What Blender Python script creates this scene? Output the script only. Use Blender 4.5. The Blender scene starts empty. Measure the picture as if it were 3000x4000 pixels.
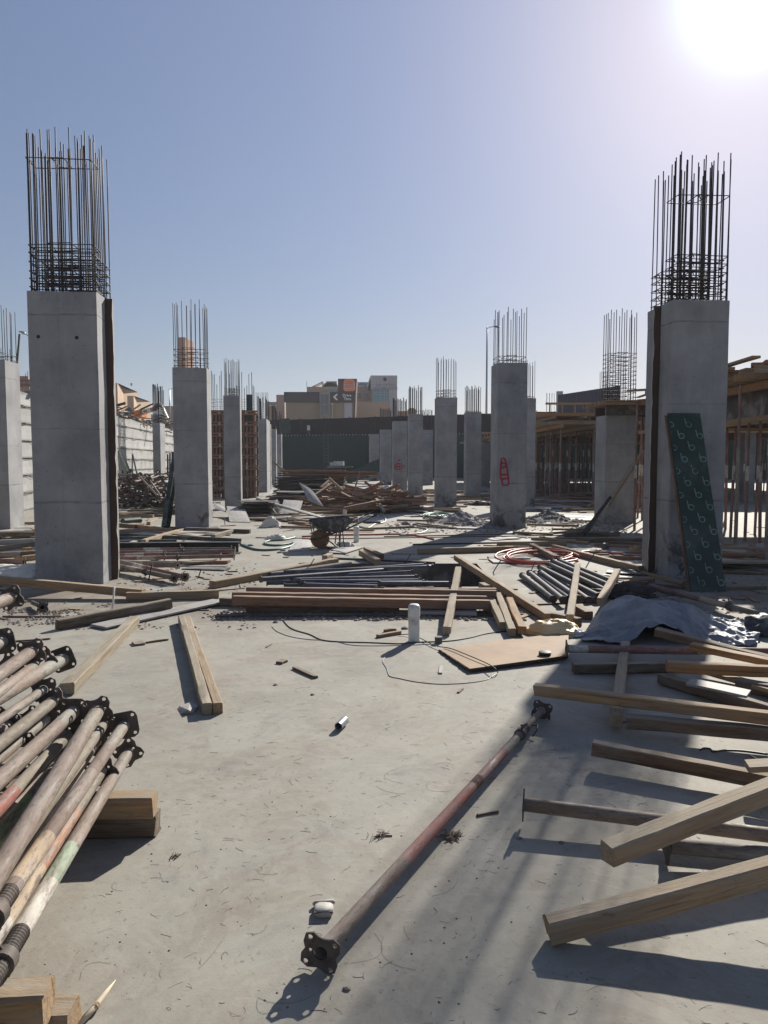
import bpy, bmesh, math, random
from mathutils import Vector, Matrix, Euler, noise
R = math.radians
rnd = random.Random(7)
scene = bpy.context.scene
COL = scene.collection

# ---------------------------------------------------------------- camera
EYE = 1.65
PITCH = R(3.88)
FPX = 2910.0                      # focal length in photo pixels (photo is 3000 x 4000)
cam = bpy.data.cameras.new('camera')
cam.sensor_fit = 'VERTICAL'
cam.sensor_height = 36.0
cam.lens = 36.0 * FPX / 4000.0
cam.clip_start = 0.05
cam.clip_end = 3000
camo = bpy.data.objects.new('camera', cam)
COL.objects.link(camo)
camo.location = (0, 0, EYE)
camo.rotation_euler = (R(90) - PITCH, 0, 0)
scene.camera = camo

# ---------------------------------------------------------------- sky and sun
SUN_AZ, SUN_EL = R(25.5), R(29.0)
SUN_DIR = Vector((math.sin(SUN_AZ) * math.cos(SUN_EL), math.cos(SUN_AZ) * math.cos(SUN_EL), math.sin(SUN_EL)))
w = bpy.data.worlds.new('World')
scene.world = w
w.use_nodes = True
nt = w.node_tree
nt.nodes.clear()
wo = nt.nodes.new('ShaderNodeOutputWorld')
bg = nt.nodes.new('ShaderNodeBackground')
sky = nt.nodes.new('ShaderNodeTexSky')
sky.sky_type = 'NISHITA'
sky.sun_disc = False
sky.sun_elevation = SUN_EL
sky.sun_rotation = SUN_AZ
sky.altitude = 50
sky.air_density = 1.0
sky.dust_density = 0.3
sky.ozone_density = 3.0
bg.inputs['Strength'].default_value = 0.066
# hazy white aureole of the dusty air round the sun
tc = nt.nodes.new('ShaderNodeTexCoord')
dot = nt.nodes.new('ShaderNodeVectorMath'); dot.operation = 'DOT_PRODUCT'
nrm = nt.nodes.new('ShaderNodeVectorMath'); nrm.operation = 'NORMALIZE'
nt.links.new(tc.outputs['Generated'], nrm.inputs[0])
nt.links.new(nrm.outputs[0], dot.inputs[0])
dot.inputs[1].default_value = SUN_DIR
mx = nt.nodes.new('ShaderNodeMath'); mx.operation = 'MAXIMUM'; mx.inputs[1].default_value = 0
nt.links.new(dot.outputs['Value'], mx.inputs[0])
def powterm(e, k):
    p = nt.nodes.new('ShaderNodeMath'); p.operation = 'POWER'; p.inputs[1].default_value = e
    nt.links.new(mx.outputs[0], p.inputs[0])
    m = nt.nodes.new('ShaderNodeMath'); m.operation = 'MULTIPLY'; m.inputs[1].default_value = k
    nt.links.new(p.outputs[0], m.inputs[0])
    return m
p1, p2 = powterm(800, 20.0), powterm(24, 0.55)
add = nt.nodes.new('ShaderNodeMath'); add.operation = 'ADD'
nt.links.new(p1.outputs[0], add.inputs[0]); nt.links.new(p2.outputs[0], add.inputs[1])
aur = nt.nodes.new('ShaderNodeVectorMath'); aur.operation = 'SCALE'
aur.inputs[0].default_value = (0.48, 1.0, 1.05)
nt.links.new(add.outputs[0], aur.inputs['Scale'])
tint = nt.nodes.new('ShaderNodeVectorMath'); tint.operation = 'MULTIPLY'
# dusty air: paler and darker towards the horizon, the same all round
sxyz = nt.nodes.new('ShaderNodeSeparateXYZ'); nt.links.new(nrm.outputs[0], sxyz.inputs[0])
half = nt.nodes.new('ShaderNodeVectorMath'); half.operation = 'SCALE'; half.inputs['Scale'].default_value = 2.0
tm = nt.nodes.new('ShaderNodeValToRGB')
els = tm.color_ramp.elements
els[0].position = 0.0; els[0].color = (.375, .355, .42, 1)
els[1].position = .5; els[1].color = (.675, .545, .50, 1)
e = els.new(.13); e.color = (.465, .38, .355, 1)
nt.links.new(sxyz.outputs[2], tm.inputs[0]); nt.links.new(tm.outputs[0], half.inputs[0]); nt.links.new(half.outputs[0], tint.inputs[1])
nt.links.new(sky.outputs[0], tint.inputs[0])
sm = nt.nodes.new('ShaderNodeVectorMath'); sm.operation = 'ADD'
nt.links.new(tint.outputs[0], sm.inputs[0]); nt.links.new(aur.outputs[0], sm.inputs[1])
nt.links.new(sm.outputs[0], bg.inputs['Color'])
nt.links.new(bg.outputs[0], wo.inputs[0])

sl = bpy.data.lights.new('sun', 'SUN')
sl.energy = 5.0
sl.angle = R(0.7)
sl.color = (1.0, 0.94, 0.84)
so = bpy.data.objects.new('sun', sl)
COL.objects.link(so)
so.rotation_euler = SUN_DIR.to_track_quat('Z', 'Y').to_euler()
so.location = (20, 40, 30)

scene.view_settings.view_transform = 'Standard'
scene.view_settings.look = 'None'
scene.view_settings.exposure = 0.6
scene.view_settings.gamma = 1.0
scene.view_settings.use_curve_mapping = False
scene.render.engine = 'CYCLES'
HAZE = 0.0007

# ---------------------------------------------------------------- measuring helpers
def ray(px, py):
    x = (px - 1500) / FPX; y = -(py - 2000) / FPX
    c, s = math.cos(PITCH), math.sin(PITCH)
    return Vector((x, c + y * s, -s + y * c))
def G(px, py, z=0.0):
    r = ray(px, py); t = (z - EYE) / r.z
    return Vector((r.x * t, r.y * t, z))
def D(px, py, Y):
    r = ray(px, py); t = Y / r.y
    return Vector((r.x * t, Y, EYE + r.z * t))
def XA(px, Y): return (px - 1500) / FPX * Y

# ---------------------------------------------------------------- mesh helpers
class MB:
    def __init__(s): s.v = []; s.f = []; s.m = []; s.c = []
    def add(s, verts, faces, mi=0, col=None):
        b = len(s.v); s.v += [Vector(p) for p in verts]
        s.f += [tuple(b + i for i in f) for f in faces]; s.m += [mi] * len(faces)
        s.c += [col or (1, 1, 1)] * len(verts)
    def box(s, x0, x1, y0, y1, z0, z1, mi=0, M=None, col=None):
        vs = [Vector(p) for p in ((x0,y0,z0),(x1,y0,z0),(x1,y1,z0),(x0,y1,z0),(x0,y0,z1),(x1,y0,z1),(x1,y1,z1),(x0,y1,z1))]
        if M: vs = [M @ p for p in vs]
        s.add(vs, [(0,3,2,1),(4,5,6,7),(0,1,5,4),(1,2,6,5),(2,3,7,6),(3,0,4,7)], mi, col)
    def tube(s, pts, r, n=6, mi=0, caps=True, closed=False, col=None):
        pts = [Vector(p) for p in pts]; k = len(pts)
        rs = r if isinstance(r, (list, tuple)) else [r] * k
        vs = []; prev = None
        for i, p in enumerate(pts):
            if closed: t = pts[(i + 1) % k] - pts[i - 1]
            else: t = pts[min(i + 1, k - 1)] - pts[max(i - 1, 0)]
            t.normalize()
            if prev is None:
                a = Vector((0, 0, 1)) if abs(t.z) < .9 else Vector((1, 0, 0))
                u = t.cross(a).normalized()
            else:
                u = (prev - t * prev.dot(t)).normalized()
            prev = u; v = t.cross(u)
            for j in range(n):
                an = 2 * math.pi * j / n
                vs.append(p + (u * math.cos(an) + v * math.sin(an)) * rs[i])
        fs = []
        for i in range(k if closed else k - 1):
            for j in range(n):
                a = i * n + j; b = i * n + (j + 1) % n; c = ((i + 1) % k) * n
                fs.append((a, b, c + (j + 1) % n, c + j))
        if caps and not closed:
            fs.append(tuple(range(n - 1, -1, -1))); fs.append(tuple((k - 1) * n + j for j in range(n)))
        s.add(vs, fs, mi, col)
    def mesh(s, name, mats, smooth=False, attr=False, angle=None):
        me = bpy.data.meshes.new(name)
        me.from_pydata([tuple(p) for p in s.v], [], s.f)
        for m in (mats if isinstance(mats, (list, tuple)) else [mats]): me.materials.append(m)
        me.polygons.foreach_set('material_index', s.m)
        if attr:
            a = me.color_attributes.new('Paint', 'FLOAT_COLOR', 'POINT')
            a.data.foreach_set('color', [x for c in s.c for x in (c[0], c[1], c[2], 1)])
        if smooth: me.polygons.foreach_set('use_smooth', [True] * len(s.f))
        me.update()
        if angle is not None:
            me.polygons.foreach_set('use_smooth', [True] * len(s.f))
            me.set_sharp_from_angle(angle=R(angle))
        return me
    def build(s, name, mats, parent=None, **k): return link(name, s.mesh(name, mats, **k), parent)

def link(name, me, parent=None, M=None):
    o = bpy.data.objects.new(name, me); COL.objects.link(o)
    if parent: o.parent = parent
    if M is not None: o.matrix_basis = M
    return o
def tag(o, label=None, cat=None, group=None, kind=None):
    if label: o['label'] = label
    if cat: o['category'] = cat
    if group: o['group'] = group
    if kind: o['kind'] = kind
    return o
def thing(name, label, cat, M=None, group=None):
    o = bpy.data.objects.new(name, None); COL.objects.link(o); o.empty_display_size = .1
    if M is not None: o.matrix_basis = M if isinstance(M, Matrix) else Matrix.Translation(M)
    return tag(o, label, cat, group)
def structure(o): o['kind'] = 'structure'; return o
def copy_tree(o, M, label=None, group=None):
    c = o.copy(); COL.objects.link(c); c.matrix_basis = M
    if label: c['label'] = label
    if group: c['group'] = group
    for ch in o.children:
        d = ch.copy(); COL.objects.link(d); d.parent = c
        for g in ch.children:
            e = g.copy(); COL.objects.link(e); e.parent = d
    return c
def frame(a, b, roll=0.0):
    """matrix at a with +X towards b and +Z as far up as it can be"""
    x = (b - a).normalized()
    up = Vector((0, 0, 1)) if abs(x.z) < .98 else Vector((0, 1, 0))
    y = up.cross(x).normalized(); z = x.cross(y)
    M = Matrix((x, y, z)).transposed().to_4x4()
    M.translation = a
    return M @ Matrix.Rotation(roll, 4, 'X')
def TR(x, y, z, rz=0): return Matrix.Translation((x, y, z)) @ Matrix.Rotation(rz, 4, 'Z')
# ---------------------------------------------------------------- materials
def new_mat(name):
    m = bpy.data.materials.new(name); m.use_nodes = True
    t = m.node_tree
    return m, t, t.nodes['Principled BSDF']
class NT:
    def __init__(s, t): s.t = t
    def n(s, typ, **k):
        o = s.t.nodes.new('ShaderNode' + typ)
        for a, b in k.items(): setattr(o, a, b)
        return o
    def l(s, a, b): s.t.links.new(a, b)
    def math(s, op, a, b=None, clamp=False):
        o = s.n('Math', operation=op); o.use_clamp = clamp
        for i, v in enumerate((a, b)):
            if v is None: continue
            if isinstance(v, (int, float)): o.inputs[i].default_value = v
            else: s.l(v, o.inputs[i])
        return o.outputs[0]
    def mix(s, f, a, b, blend='MIX'):
        o = s.n('Mix', data_type='RGBA', blend_type=blend)
        for i, v in ((0, f), (6, a), (7, b)):
            if isinstance(v, (int, float)): o.inputs[i].default_value = v
            elif isinstance(v, (tuple, list)): o.inputs[i].default_value = (*v, 1)
            else: s.l(v, o.inputs[i])
        return o.outputs[2]
    def noise(s, vec, scale, detail=4, rough=.55, dist=0):
        o = s.n('TexNoise'); o.inputs['Scale'].default_value = scale; o.inputs['Detail'].default_value = detail
        o.inputs['Roughness'].default_value = rough; o.inputs['Distortion'].default_value = dist
        s.l(vec, o.inputs['Vector']); return o.outputs['Fac']
    def ramp(s, f, lo, hi):
        o = s.n('MapRange'); o.inputs[1].default_value = lo; o.inputs[2].default_value = hi
        s.l(f, o.inputs[0]); return o.outputs[0]
    def coords(s, stretch=(1, 1, 1), world=False):
        """object space, shifted by each object's random number so that copies differ"""
        if world:
            g = s.n('NewGeometry'); src = g.outputs['Position']
        else:
            g = s.n('TexCoord'); src = g.outputs['Object']
        mp = s.n('Mapping'); mp.inputs['Scale'].default_value = stretch
        s.l(src, mp.inputs[0])
        if world: return mp.outputs[0], None
        oi = s.n('ObjectInfo'); k = s.math('MULTIPLY', oi.outputs['Random'], 37.0)
        ad = s.n('VectorMath', operation='ADD'); s.l(mp.outputs[0], ad.inputs[0]); s.l(k, ad.inputs[1])
        return ad.outputs[0], oi.outputs['Random']
    def bump(s, h, bsdf, strength=.3, dist=.01):
        b = s.n('Bump'); b.inputs['Strength'].default_value = strength; b.inputs['Distance'].default_value = dist
        s.l(h, b.inputs['Height']); s.l(b.outputs[0], bsdf.inputs['Normal'])
def mul(c, k): return tuple(min(1, x * k) for x in c)
def surf(name, base, var=.25, scale=6, rough=.8, metal=0, stretch=(1,1,1), stain=None, bump=.25, bscale=60, orand=.12, bdist=.004, spec=.4):
    m, t, b = new_mat(name); N = NT(t)
    v, rn = N.coords(stretch)
    c = N.mix(N.ramp(N.noise(v, scale, 6, .6), .3, .7), mul(base, 1 - var), mul(base, 1 + var))
    if stain:
        sc, amt, ss = stain
        c = N.mix(N.math('MULTIPLY', N.ramp(N.noise(v, ss, 5, .65, .4), .5, .66), amt, True), c, sc)
    if orand:
        k = N.math('MULTIPLY_ADD', rn, 2 * orand); t.nodes[-1].inputs[2].default_value = 1 - orand
        cc = N.n('CombineColor'); [N.l(k, cc.inputs[i]) for i in range(3)]
        c = N.mix(1.0, c, cc.outputs[0], 'MULTIPLY')
    N.l(c, b.inputs['Base Color'])
    b.inputs['Roughness'].default_value = rough; b.inputs['Metallic'].default_value = metal
    b.inputs['Specular IOR Level'].default_value = spec
    if bump: N.bump(N.noise(v, bscale, 4, .6), b, bump, bdist)
    return m
def flat(name, base, rough=.6, metal=0): return surf(name, base, var=.06, scale=3, rough=rough, metal=metal, bump=0, orand=0)

def wood(name, base, grey=.0, dirt=.35):
    m, t, b = new_mat(name); N = NT(t)
    v, rn = N.coords((1.6, 26, 26))
    v2, _ = N.coords((1, 4, 4))
    g = N.noise(v, 1.6, 6, .65, .6)
    c = N.mix(N.ramp(g, .3, .72), mul(base, .62), mul(base, 1.25))
    tone = N.mix(rn, (1.12, .98, .86), (.8, .84, .88))
    c = N.mix(1.0, c, tone, 'MULTIPLY')
    weather = N.ramp(N.noise(v2, 3.2, 5, .65), .42, .68)
    c = N.mix(N.math('MULTIPLY', weather, .35 + grey), c, (.27, .25, .215))
    v3, _ = N.coords((.7, 55, 55))
    c = N.mix(N.math('MULTIPLY', N.ramp(N.noise(v3, 1.2, 3, .5, .3), .60, .67), .6), c, mul(base, .28))
    st = N.ramp(N.noise(v2, 7, 6, .75, 1.2), .56, .68)
    c = N.mix(N.math('MULTIPLY', st, dirt), c, (.07, .055, .045))
    ge = N.n('NewGeometry'); sn = N.n('SeparateXYZ'); N.l(ge.outputs['Normal'], sn.inputs[0])
    dust = N.math('MULTIPLY', N.ramp(sn.outputs[2], .45, .95), N.ramp(N.noise(v2, 2.1, 6, .7, .5), .30, .62), True)   # site dust lies on what faces up
    c = N.mix(N.math('MULTIPLY', dust, .6), c, (.36, .325, .26))
    N.l(c, b.inputs['Base Color']); b.inputs['Roughness'].default_value = .85
    b.inputs['Specular IOR Level'].default_value = .25
    N.bump(N.math('ADD', g, N.noise(v2, 40, 3)), b, .45, .004)
    return m
def paint_steel(name, rough=.55):
    """tube steel whose paint comes from the Paint colours of its mesh, scuffed and dusty"""
    m, t, b = new_mat(name); N = NT(t)
    v, rn = N.coords((3.2, 13, 13))
    a = N.n('Attribute'); a.attribute_name = 'Paint'
    base = N.mix(N.ramp(N.noise(v, 1.3, 5, .65), .3, .7), a.outputs['Color'], (.5, .5, .5))
    base = N.mix(.55, a.outputs['Color'], N.mix(1.0, base, (1.5, 1.5, 1.5), 'MULTIPLY'))
    wear = N.ramp(N.noise(v, 2.6, 8, .76, .3), .52, .60)
    c = N.mix(N.math('MULTIPLY', wear, .75), base, (.17, .145, .125))
    dust = N.ramp(N.noise(v, .7, 6, .7), .42, .68)
    c = N.mix(N.math('MULTIPLY', dust, .7), c, (.20, .155, .125))
    fine = N.ramp(N.noise(v, 5, 6, .8), .5, .66)
    c = N.mix(N.math('MULTIPLY', fine, .55), c, (.075, .06, .052))
    c = N.mix(1.0, c, (.70, .655, .61), 'MULTIPLY')
    N.l(c, b.inputs['Base Color'])
    N.l(N.math('MULTIPLY_ADD', wear, -.22), b.inputs['Roughness']); t.nodes[-1].inputs[2].default_value = .78
    b.inputs['Specular IOR Level'].default_value = .3
    N.bump(N.noise(v, 8, 5, .7), b, .35, .002)
    return m
def concrete_column(name, base=(.282, .282, .288)):
    m, t, b = new_mat(name); N = NT(t)
    v, rn = N.coords()
    tcn = N.n('TexCoord'); sx = N.n('SeparateXYZ'); N.l(tcn.outputs['Object'], sx.inputs[0]); z = sx.outputs[2]
    c = N.mix(N.ramp(N.noise(v, 1.3, 7, .62), .3, .7), mul(base, .72), mul(base, 1.2))
    mp = N.n('Mapping'); mp.inputs['Scale'].default_value = (2.5, 2.5, .35); N.l(v, mp.inputs[0])
    c = N.mix(N.math('MULTIPLY', N.ramp(N.noise(mp.outputs[0], 3, 4, .6), .5, .75), .3), c, mul(base, 1.35))
    c = N.mix(N.math('MULTIPLY', N.ramp(N.noise(v, 1.7, 7, .74, .5), .54, .70), .45), c, mul(base, .55))
    # pour and board joints across the shaft
    wob = N.math('MULTIPLY', N.noise(v, 2.2, 3), .05)
    zz = N.math('ADD', z, wob)
    def line(h, wd, k):
        d = N.math('ABSOLUTE', N.math('SUBTRACT', zz, h))
        return N.math('MULTIPLY', N.math('SUBTRACT', 1.0, N.ramp(d, wd * .4, wd), True), k, True)
    sxx = N.math('ADD', sx.outputs[0], N.math('MULTIPLY', rn, -.25))
    dv = N.math('ABSOLUTE', N.math('SUBTRACT', sxx, .34)); lv = N.math('MULTIPLY', N.math('SUBTRACT', 1.0, N.ramp(dv, .003, .009), True), .2, True)
    off = N.math('MULTIPLY', rn, .5)
    l = N.math('MAXIMUM', line(3.60, .014, .55), line(1.13, .02, .6))
    l = N.math('MAXIMUM', l, line(N.math('ADD', off, 2.0), .012, .38))
    l = N.math('MULTIPLY', N.math('MAXIMUM', l, lv), N.ramp(N.noise(v, 5, 4), .25, .6), True)
    c = N.mix(l, c, mul(base, .34))
    # splashed, damp foot
    low = N.ramp(zz, .85, .05)
    spl = N.math('MULTIPLY', N.ramp(N.noise(v, 3.4, 7, .72, .45), .50, .57), N.math('MULTIPLY', low, N.math('MULTIPLY', rn, 1.6), True), True)
    c = N.mix(spl, c, (.085, .08, .078))
    c = N.mix(N.math('MULTIPLY', N.ramp(N.noise(v, 26, 2, .5), .685, .72), .7), c, mul(base, .3))
    N.l(c, b.inputs['Base Color']); b.inputs['Roughness'].default_value = .82; b.inputs['Specular IOR Level'].default_value = .3
    N.bump(N.math('SUBTRACT', N.math('ADD', N.math('MULTIPLY', N.noise(v, 50, 4, .6), .35), N.noise(v, 5, 4, .6)), l), b, .35, .008)
    return m
def slab_mat():
    m, t, b = new_mat('slab_concrete'); N = NT(t)
    v, _ = N.coords(world=True)
    base = (.298, .284, .244)
    c = N.mix(N.ramp(N.noise(v, .9, 8, .66, .4), .34, .66), mul(base, .82), mul(base, 1.14))
    c = N.mix(N.math('MULTIPLY', N.ramp(N.noise(v, 1.5, 8, .74, .8), .47, .64), .5), c, (.225, .182, .142))
    c = N.mix(N.math('MULTIPLY', N.ramp(N.noise(v, 3.2, 9, .8, 1.0), .55, .68), .5), c, (.19, .135, .105))
    c = N.mix(N.math('MULTIPLY', N.ramp(N.noise(v, 2.1, 7, .7, .6), .55, .68), .55), c, (.17, .17, .165))
    c = N.mix(N.math('MULTIPLY', N.ramp(N.noise(v, 34, 5, .75), .57, .66), .5), c, (.15, .125, .105))
    tr = N.noise(v, 2.4, 5, .6, 4.5)       # trowel sweeps
    c = N.mix(N.math('MULTIPLY', N.ramp(tr, .50, .58), .22), c, mul(base, 1.28))
    c = N.mix(N.math('MULTIPLY', N.ramp(N.noise(v, 5.5, 6, .7, .3), .62, .72), .4), c, (.36, .355, .33))
    # trodden earth spread over the slab in places
    sx = N.n('SeparateXYZ'); N.l(v, sx.inputs[0])
    yy = N.math('ADD', sx.outputs[1], N.math('MULTIPLY', N.noise(v, .8, 5, .6), 4.0))
    band = N.math('MULTIPLY', N.ramp(yy, 9.2, 10.2), N.ramp(yy, 13.2, 11.4), True)
    e = N.math('MULTIPLY', band, N.ramp(N.noise(v, 1.4, 7, .7, .6), .38, .58), True)
    c = N.mix(N.math('MULTIPLY', e, .85), c, (.165, .138, .11))
    N.l(c, b.inputs['Base Color']); b.inputs['Roughness'].default_value = .8; b.inputs['Specular IOR Level'].default_value = .35
    h = N.math('ADD', N.math('MULTIPLY', N.noise(v, 90, 4, .65), .4), N.noise(v, 9, 5, .6))
    N.bump(h, b, .3, .006)
    return m
def net_mat(name, base, sc=9):
    m, t, b = new_mat(name); N = NT(t)
    v, rn = N.coords()
    wv = N.n('TexWave'); wv.wave_type = 'BANDS'; wv.bands_direction = 'X'; wv.inputs['Scale'].default_value = sc; wv.inputs['Distortion'].default_value = 1.0
    N.l(v, wv.inputs[0])
    wz = N.n('TexWave'); wz.wave_type = 'BANDS'; wz.bands_direction = 'Z'; wz.inputs['Scale'].default_value = sc * .8
    N.l(v, wz.inputs[0])
    f = N.math('MULTIPLY', N.math('ADD', wv.outputs['Fac'], wz.outputs['Fac']), .5)
    f = N.math('MULTIPLY', f, N.noise(v, .7, 5, .6))
    c = N.mix(N.ramp(f, .1, .5), mul(base, .6), mul(base, 1.5))
    N.l(c, b.inputs['Base Color']); b.inputs['Roughness'].default_value = .8
    return m

M = {}
M['slab'] = slab_mat()
M['earth'] = surf('dry_earth', (.33, .28, .22), .25, 1.2, .95, orand=0)
M['column'] = concrete_column('column_concrete')
M['wall'] = surf('retaining_wall_concrete', (.36, .36, .35), .14, .8, .85, stain=((.27, .26, .24), .7, 1.3), bump=.4, bscale=14, bdist=.02)
M['wood_pale'] = wood('pale_sawn_timber', (.36, .285, .195), .25, .25)
M['wood_tan'] = wood('tan_sawn_timber', (.36, .25, .145), .2, .45)
M['wood_red'] = wood('reddish_timber', (.29, .16, .10), .05, .3)
M['wood_brown'] = wood('brown_weathered_timber', (.17, .12, .08), .2, .4)
M['wood_orange'] = wood('fresh_orange_timber', (.36, .205, .085), .0, .15)
M['ply_dark'] = surf('film_faced_plywood', (.075, .062, .055), .3, 5, .55, stain=((.3, .29, .27), .7, 1.8), bump=.2)
M['ply_pale'] = surf('dusty_plywood_face', (.37, .355, .335), .14, 2.5, .7, stain=((.22, .2, .18), .6, 3.5), bump=.2)
M['ply_orange'] = surf('bare_plywood_face', (.32, .215, .13), .2, 3, .75, stain=((.25, .17, .12), .6, 2.2), bump=.3)
M['ply_edge'] = surf('rotten_plywood_edge', (.085, .055, .04), .4, 30, .9, bump=.6)
M['paint'] = paint_steel('painted_tube_steel')
M['plate'] = surf('dark_rusty_plate', (.075, .062, .054), .4, 18, .7, stain=((.17, .125, .10), .8, 7), bump=.35)
M['rebar'] = surf('dark_rebar_steel', (.055, .048, .048), .3, 30, .6, metal=.3, stain=((.16, .085, .055), .5, 5), bump=.3, bscale=120, orand=.3)
M['rebar_rust'] = surf('rusty_rebar_steel', (.15, .085, .06), .3, 30, .75, stain=((.07, .055, .05), .5, 5), bump=.2, orand=.3)
M['blue_pipe'] = surf('dark_blue_grey_pipe', (.075, .077, .10), .25, 6, .5, metal=.1, stain=((.22, .2, .19), .5, 5), bump=.15, orand=.2)
M['grey_pipe'] = surf('dusty_grey_pipe', (.12, .112, .118), .3, 7, .72, metal=0, stain=((.20, .18, .165), .7, 5), bump=.2, orand=.2)
M['joint_board'] = surf('brown_joint_board', (.085, .060, .048), .18, 4, .9, stretch=(1, 1, .4), bump=.3, orand=0)
M['board_edge_sunlit'] = surf('sunlit_joint_board_edge', (.42, .38, .33), .2, 9, .9, orand=0)  # thin board edge: sun on its side is put into this pale colour
M['green_film'] = surf('green_film_plywood', (.026, .046, .036), .3, 2.2, .5, stain=((.075, .095, .085), .6, 2.4), bump=.15, orand=.1)
M['green_print'] = surf('pale_green_print', (.15, .24, .205), .1, 3, .6, stain=((.03, .07, .055), .95, 16), bump=0)
M['green_steel'] = surf('green_black_steel', (.035, .055, .045), .3, 4, .5, stain=((.2, .2, .185), .6, 2.5), bump=.2)
M['dark_steel'] = surf('dark_channel_steel', (.045, .042, .045), .3, 4, .5, stain=((.15, .14, .13), .5, 3), bump=.2)
M['net_green'] = net_mat('green_debris_net', (.010, .038, .025))
M['net_brown'] = net_mat('brown_shade_net', (.020, .014, .013), 5)
M['hoarding'] = surf('blue_black_sheet', (.045, .045, .07), .2, 2, .5, metal=.2, bump=0)
M['white_pipe'] = surf('white_plastic_pipe', (.66, .66, .63), .1, 5, .45, stain=((.34, .30, .25), .75, 11), bump=.1, orand=.03)
M['tarp'] = surf('grey_blue_tarpaulin', (.215, .23, .255), .18, 3, .55, stain=((.13, .14, .16), .6, 4), bump=.5, bscale=22, bdist=.02)
M['plastic_clear'] = surf('milky_plastic_sheet', (.60, .585, .54), .1, 5, .5, stain=((.42, .39, .33), .5, 4), bump=.2, bscale=25, bdist=.01)
M['plastic_yellow'] = surf('yellow_plastic_bag', (.66, .46, .21), .14, 4, .45, stain=((.72, .60, .40), .5, 3), bump=.25, bscale=14, bdist=.01)
M['hose_red'] = flat('red_hose', (.50, .10, .065), .45)
M['hose_green'] = flat('green_hose', (.045, .16, .13), .45)
M['hose_grey'] = flat('pale_grey_hose', (.42, .41, .36), .5)
M['rubble'] = surf('grey_rubble', (.20, .19, .19), .35, 6, .95, bump=.5, bscale=30, bdist=.01)
M['pebble'] = surf('small_stones', (.19, .165, .145), .5, 2, .95, bump=0, orand=0)
M['straw'] = surf('straw_and_nails', (.12, .085, .065), .5, 3, .85, bump=0, orand=0)
M['straw_pale'] = surf('pale_splinters', (.55, .47, .34), .3, 3, .8, bump=0, orand=0)
M['wire'] = flat('black_wire', (.035, .032, .032), .5)
M['tray'] = surf('cement_stained_tray', (.05, .052, .06), .3, 7, .6, metal=.1, stain=((.20, .20, .205), .85, 8), bump=.4)
M['wheel'] = surf('rust_orange_disc', (.24, .125, .06), .3, 9, .75, stain=((.13, .09, .06), .6, 6), bump=.3)
M['peach'] = surf('peach_render', (.47, .35, .245), .06, .3, .9, bump=.1, orand=0)
M['peach_d'] = surf('pinkish_render', (.41, .30, .23), .06, .3, .9, bump=.1, orand=0)
M['beige'] = surf('beige_render', (.34, .27, .185), .06, .3, .9, bump=.1, orand=0)
M['sign_dark'] = flat('charcoal_cladding', (.055, .05, .058), .6)
M['sign_brown'] = flat('brown_cladding', (.105, .05, .036), .6)
M['white'] = flat('white_sign_paint', (.80, .79, .76), .5)
M['logo_red'] = flat('sign_red', (.62, .085, .045), .45)
M['logo_orange'] = flat('sign_orange', (.80, .20, .075), .45)
M['logo_cream'] = flat('sign_cream', (.72, .50, .40), .5)
M['cladding'] = flat('pale_grey_cladding', (.42, .42, .46), .45)
M['letter_grey'] = flat('grey_letters', (.26, .26, .30), .4)
M['glass'] = surf('teal_glass', (.10, .22, .26), .1, .5, .08, metal=.0, bump=0, orand=.05, spec=.8)
M['glass_dark'] = surf('dark_glass', (.10, .10, .11), .1, .5, .12, bump=0, orand=.1, spec=.7)
M['brick'] = surf('orange_brick', (.33, .185, .125), .2, 1.2, .9, bump=0, orand=0)
M['digger'] = surf('orange_digger_paint', (.62, .19, .025), .12, 2, .5, bump=0)
M['digger_arm'] = surf('dusty_digger_arm', (.34, .21, .13), .12, 2, .6, bump=0)
M['lamp_steel'] = flat('galvanised_steel', (.30, .33, .36), .4, .5)
M['dirty_card'] = surf('dirty_card', (.42, .40, .36), .2, 20, .7, stain=((.16, .14, .12), .7, 30), bump=.2)
M['red_paint'] = flat('red_spray_paint', (.36, .02, .035), .7)
M['black_paint'] = flat('black_spray_paint', (.03, .03, .035), .7)
M['black'] = flat('black_rubber', (.02, .02, .022), .6)
M['ladder'] = flat('dull_ladder_metal', (.10, .115, .11), .6)
M['hole'] = flat('dark_hole', (.03, .03, .03), .9)
# ---------------------------------------------------------------- builders
def beam_mesh(L, w, h, seed=0, n=7, mat='wood_tan', bow=.004, rough_end=True):
    q = random.Random(seed); b = MB(); ch = min(w, h) * .09
    sec = [(-w/2+ch, -h/2), (w/2-ch, -h/2), (w/2, -h/2+ch), (w/2, h/2-ch), (w/2-ch, h/2), (-w/2+ch, h/2), (-w/2, h/2-ch), (-w/2, -h/2+ch)]
    wav = [q.uniform(-1, 1) * bow for _ in range(2)]; tw = q.uniform(-.03, .03)
    vs = []
    for i in range(n + 1):
        t = i / n; dy = wav[0] * math.sin(t * math.pi); dz = wav[1] * math.sin(t * math.pi); a = tw * t
        for (y, z) in sec:
            j = min(w, h) * .022
            yy = y + q.uniform(-j, j); zz = z + q.uniform(-j, j)
            if q.random() < .10: yy *= q.uniform(.86, 1); zz *= q.uniform(.9, 1)
            xx = t * L + (q.uniform(-.006, .006) if i in (0, n) and rough_end else 0)
            vs.append((xx, yy * math.cos(a) - zz * math.sin(a) + dy, yy * math.sin(a) + zz * math.cos(a) + dz))
    fs = []
    for i in range(n):
        for j in range(8):
            a = i * 8 + j; c = i * 8 + (j + 1) % 8
            fs.append((a, a + 8, c + 8, c))
    fs.append(tuple(range(8))); fs.append(tuple(n * 8 + j for j in range(7, -1, -1)))
    b.add(vs, fs)
    return b.mesh('timber', M[mat], angle=28)
_bs = [0]
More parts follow.
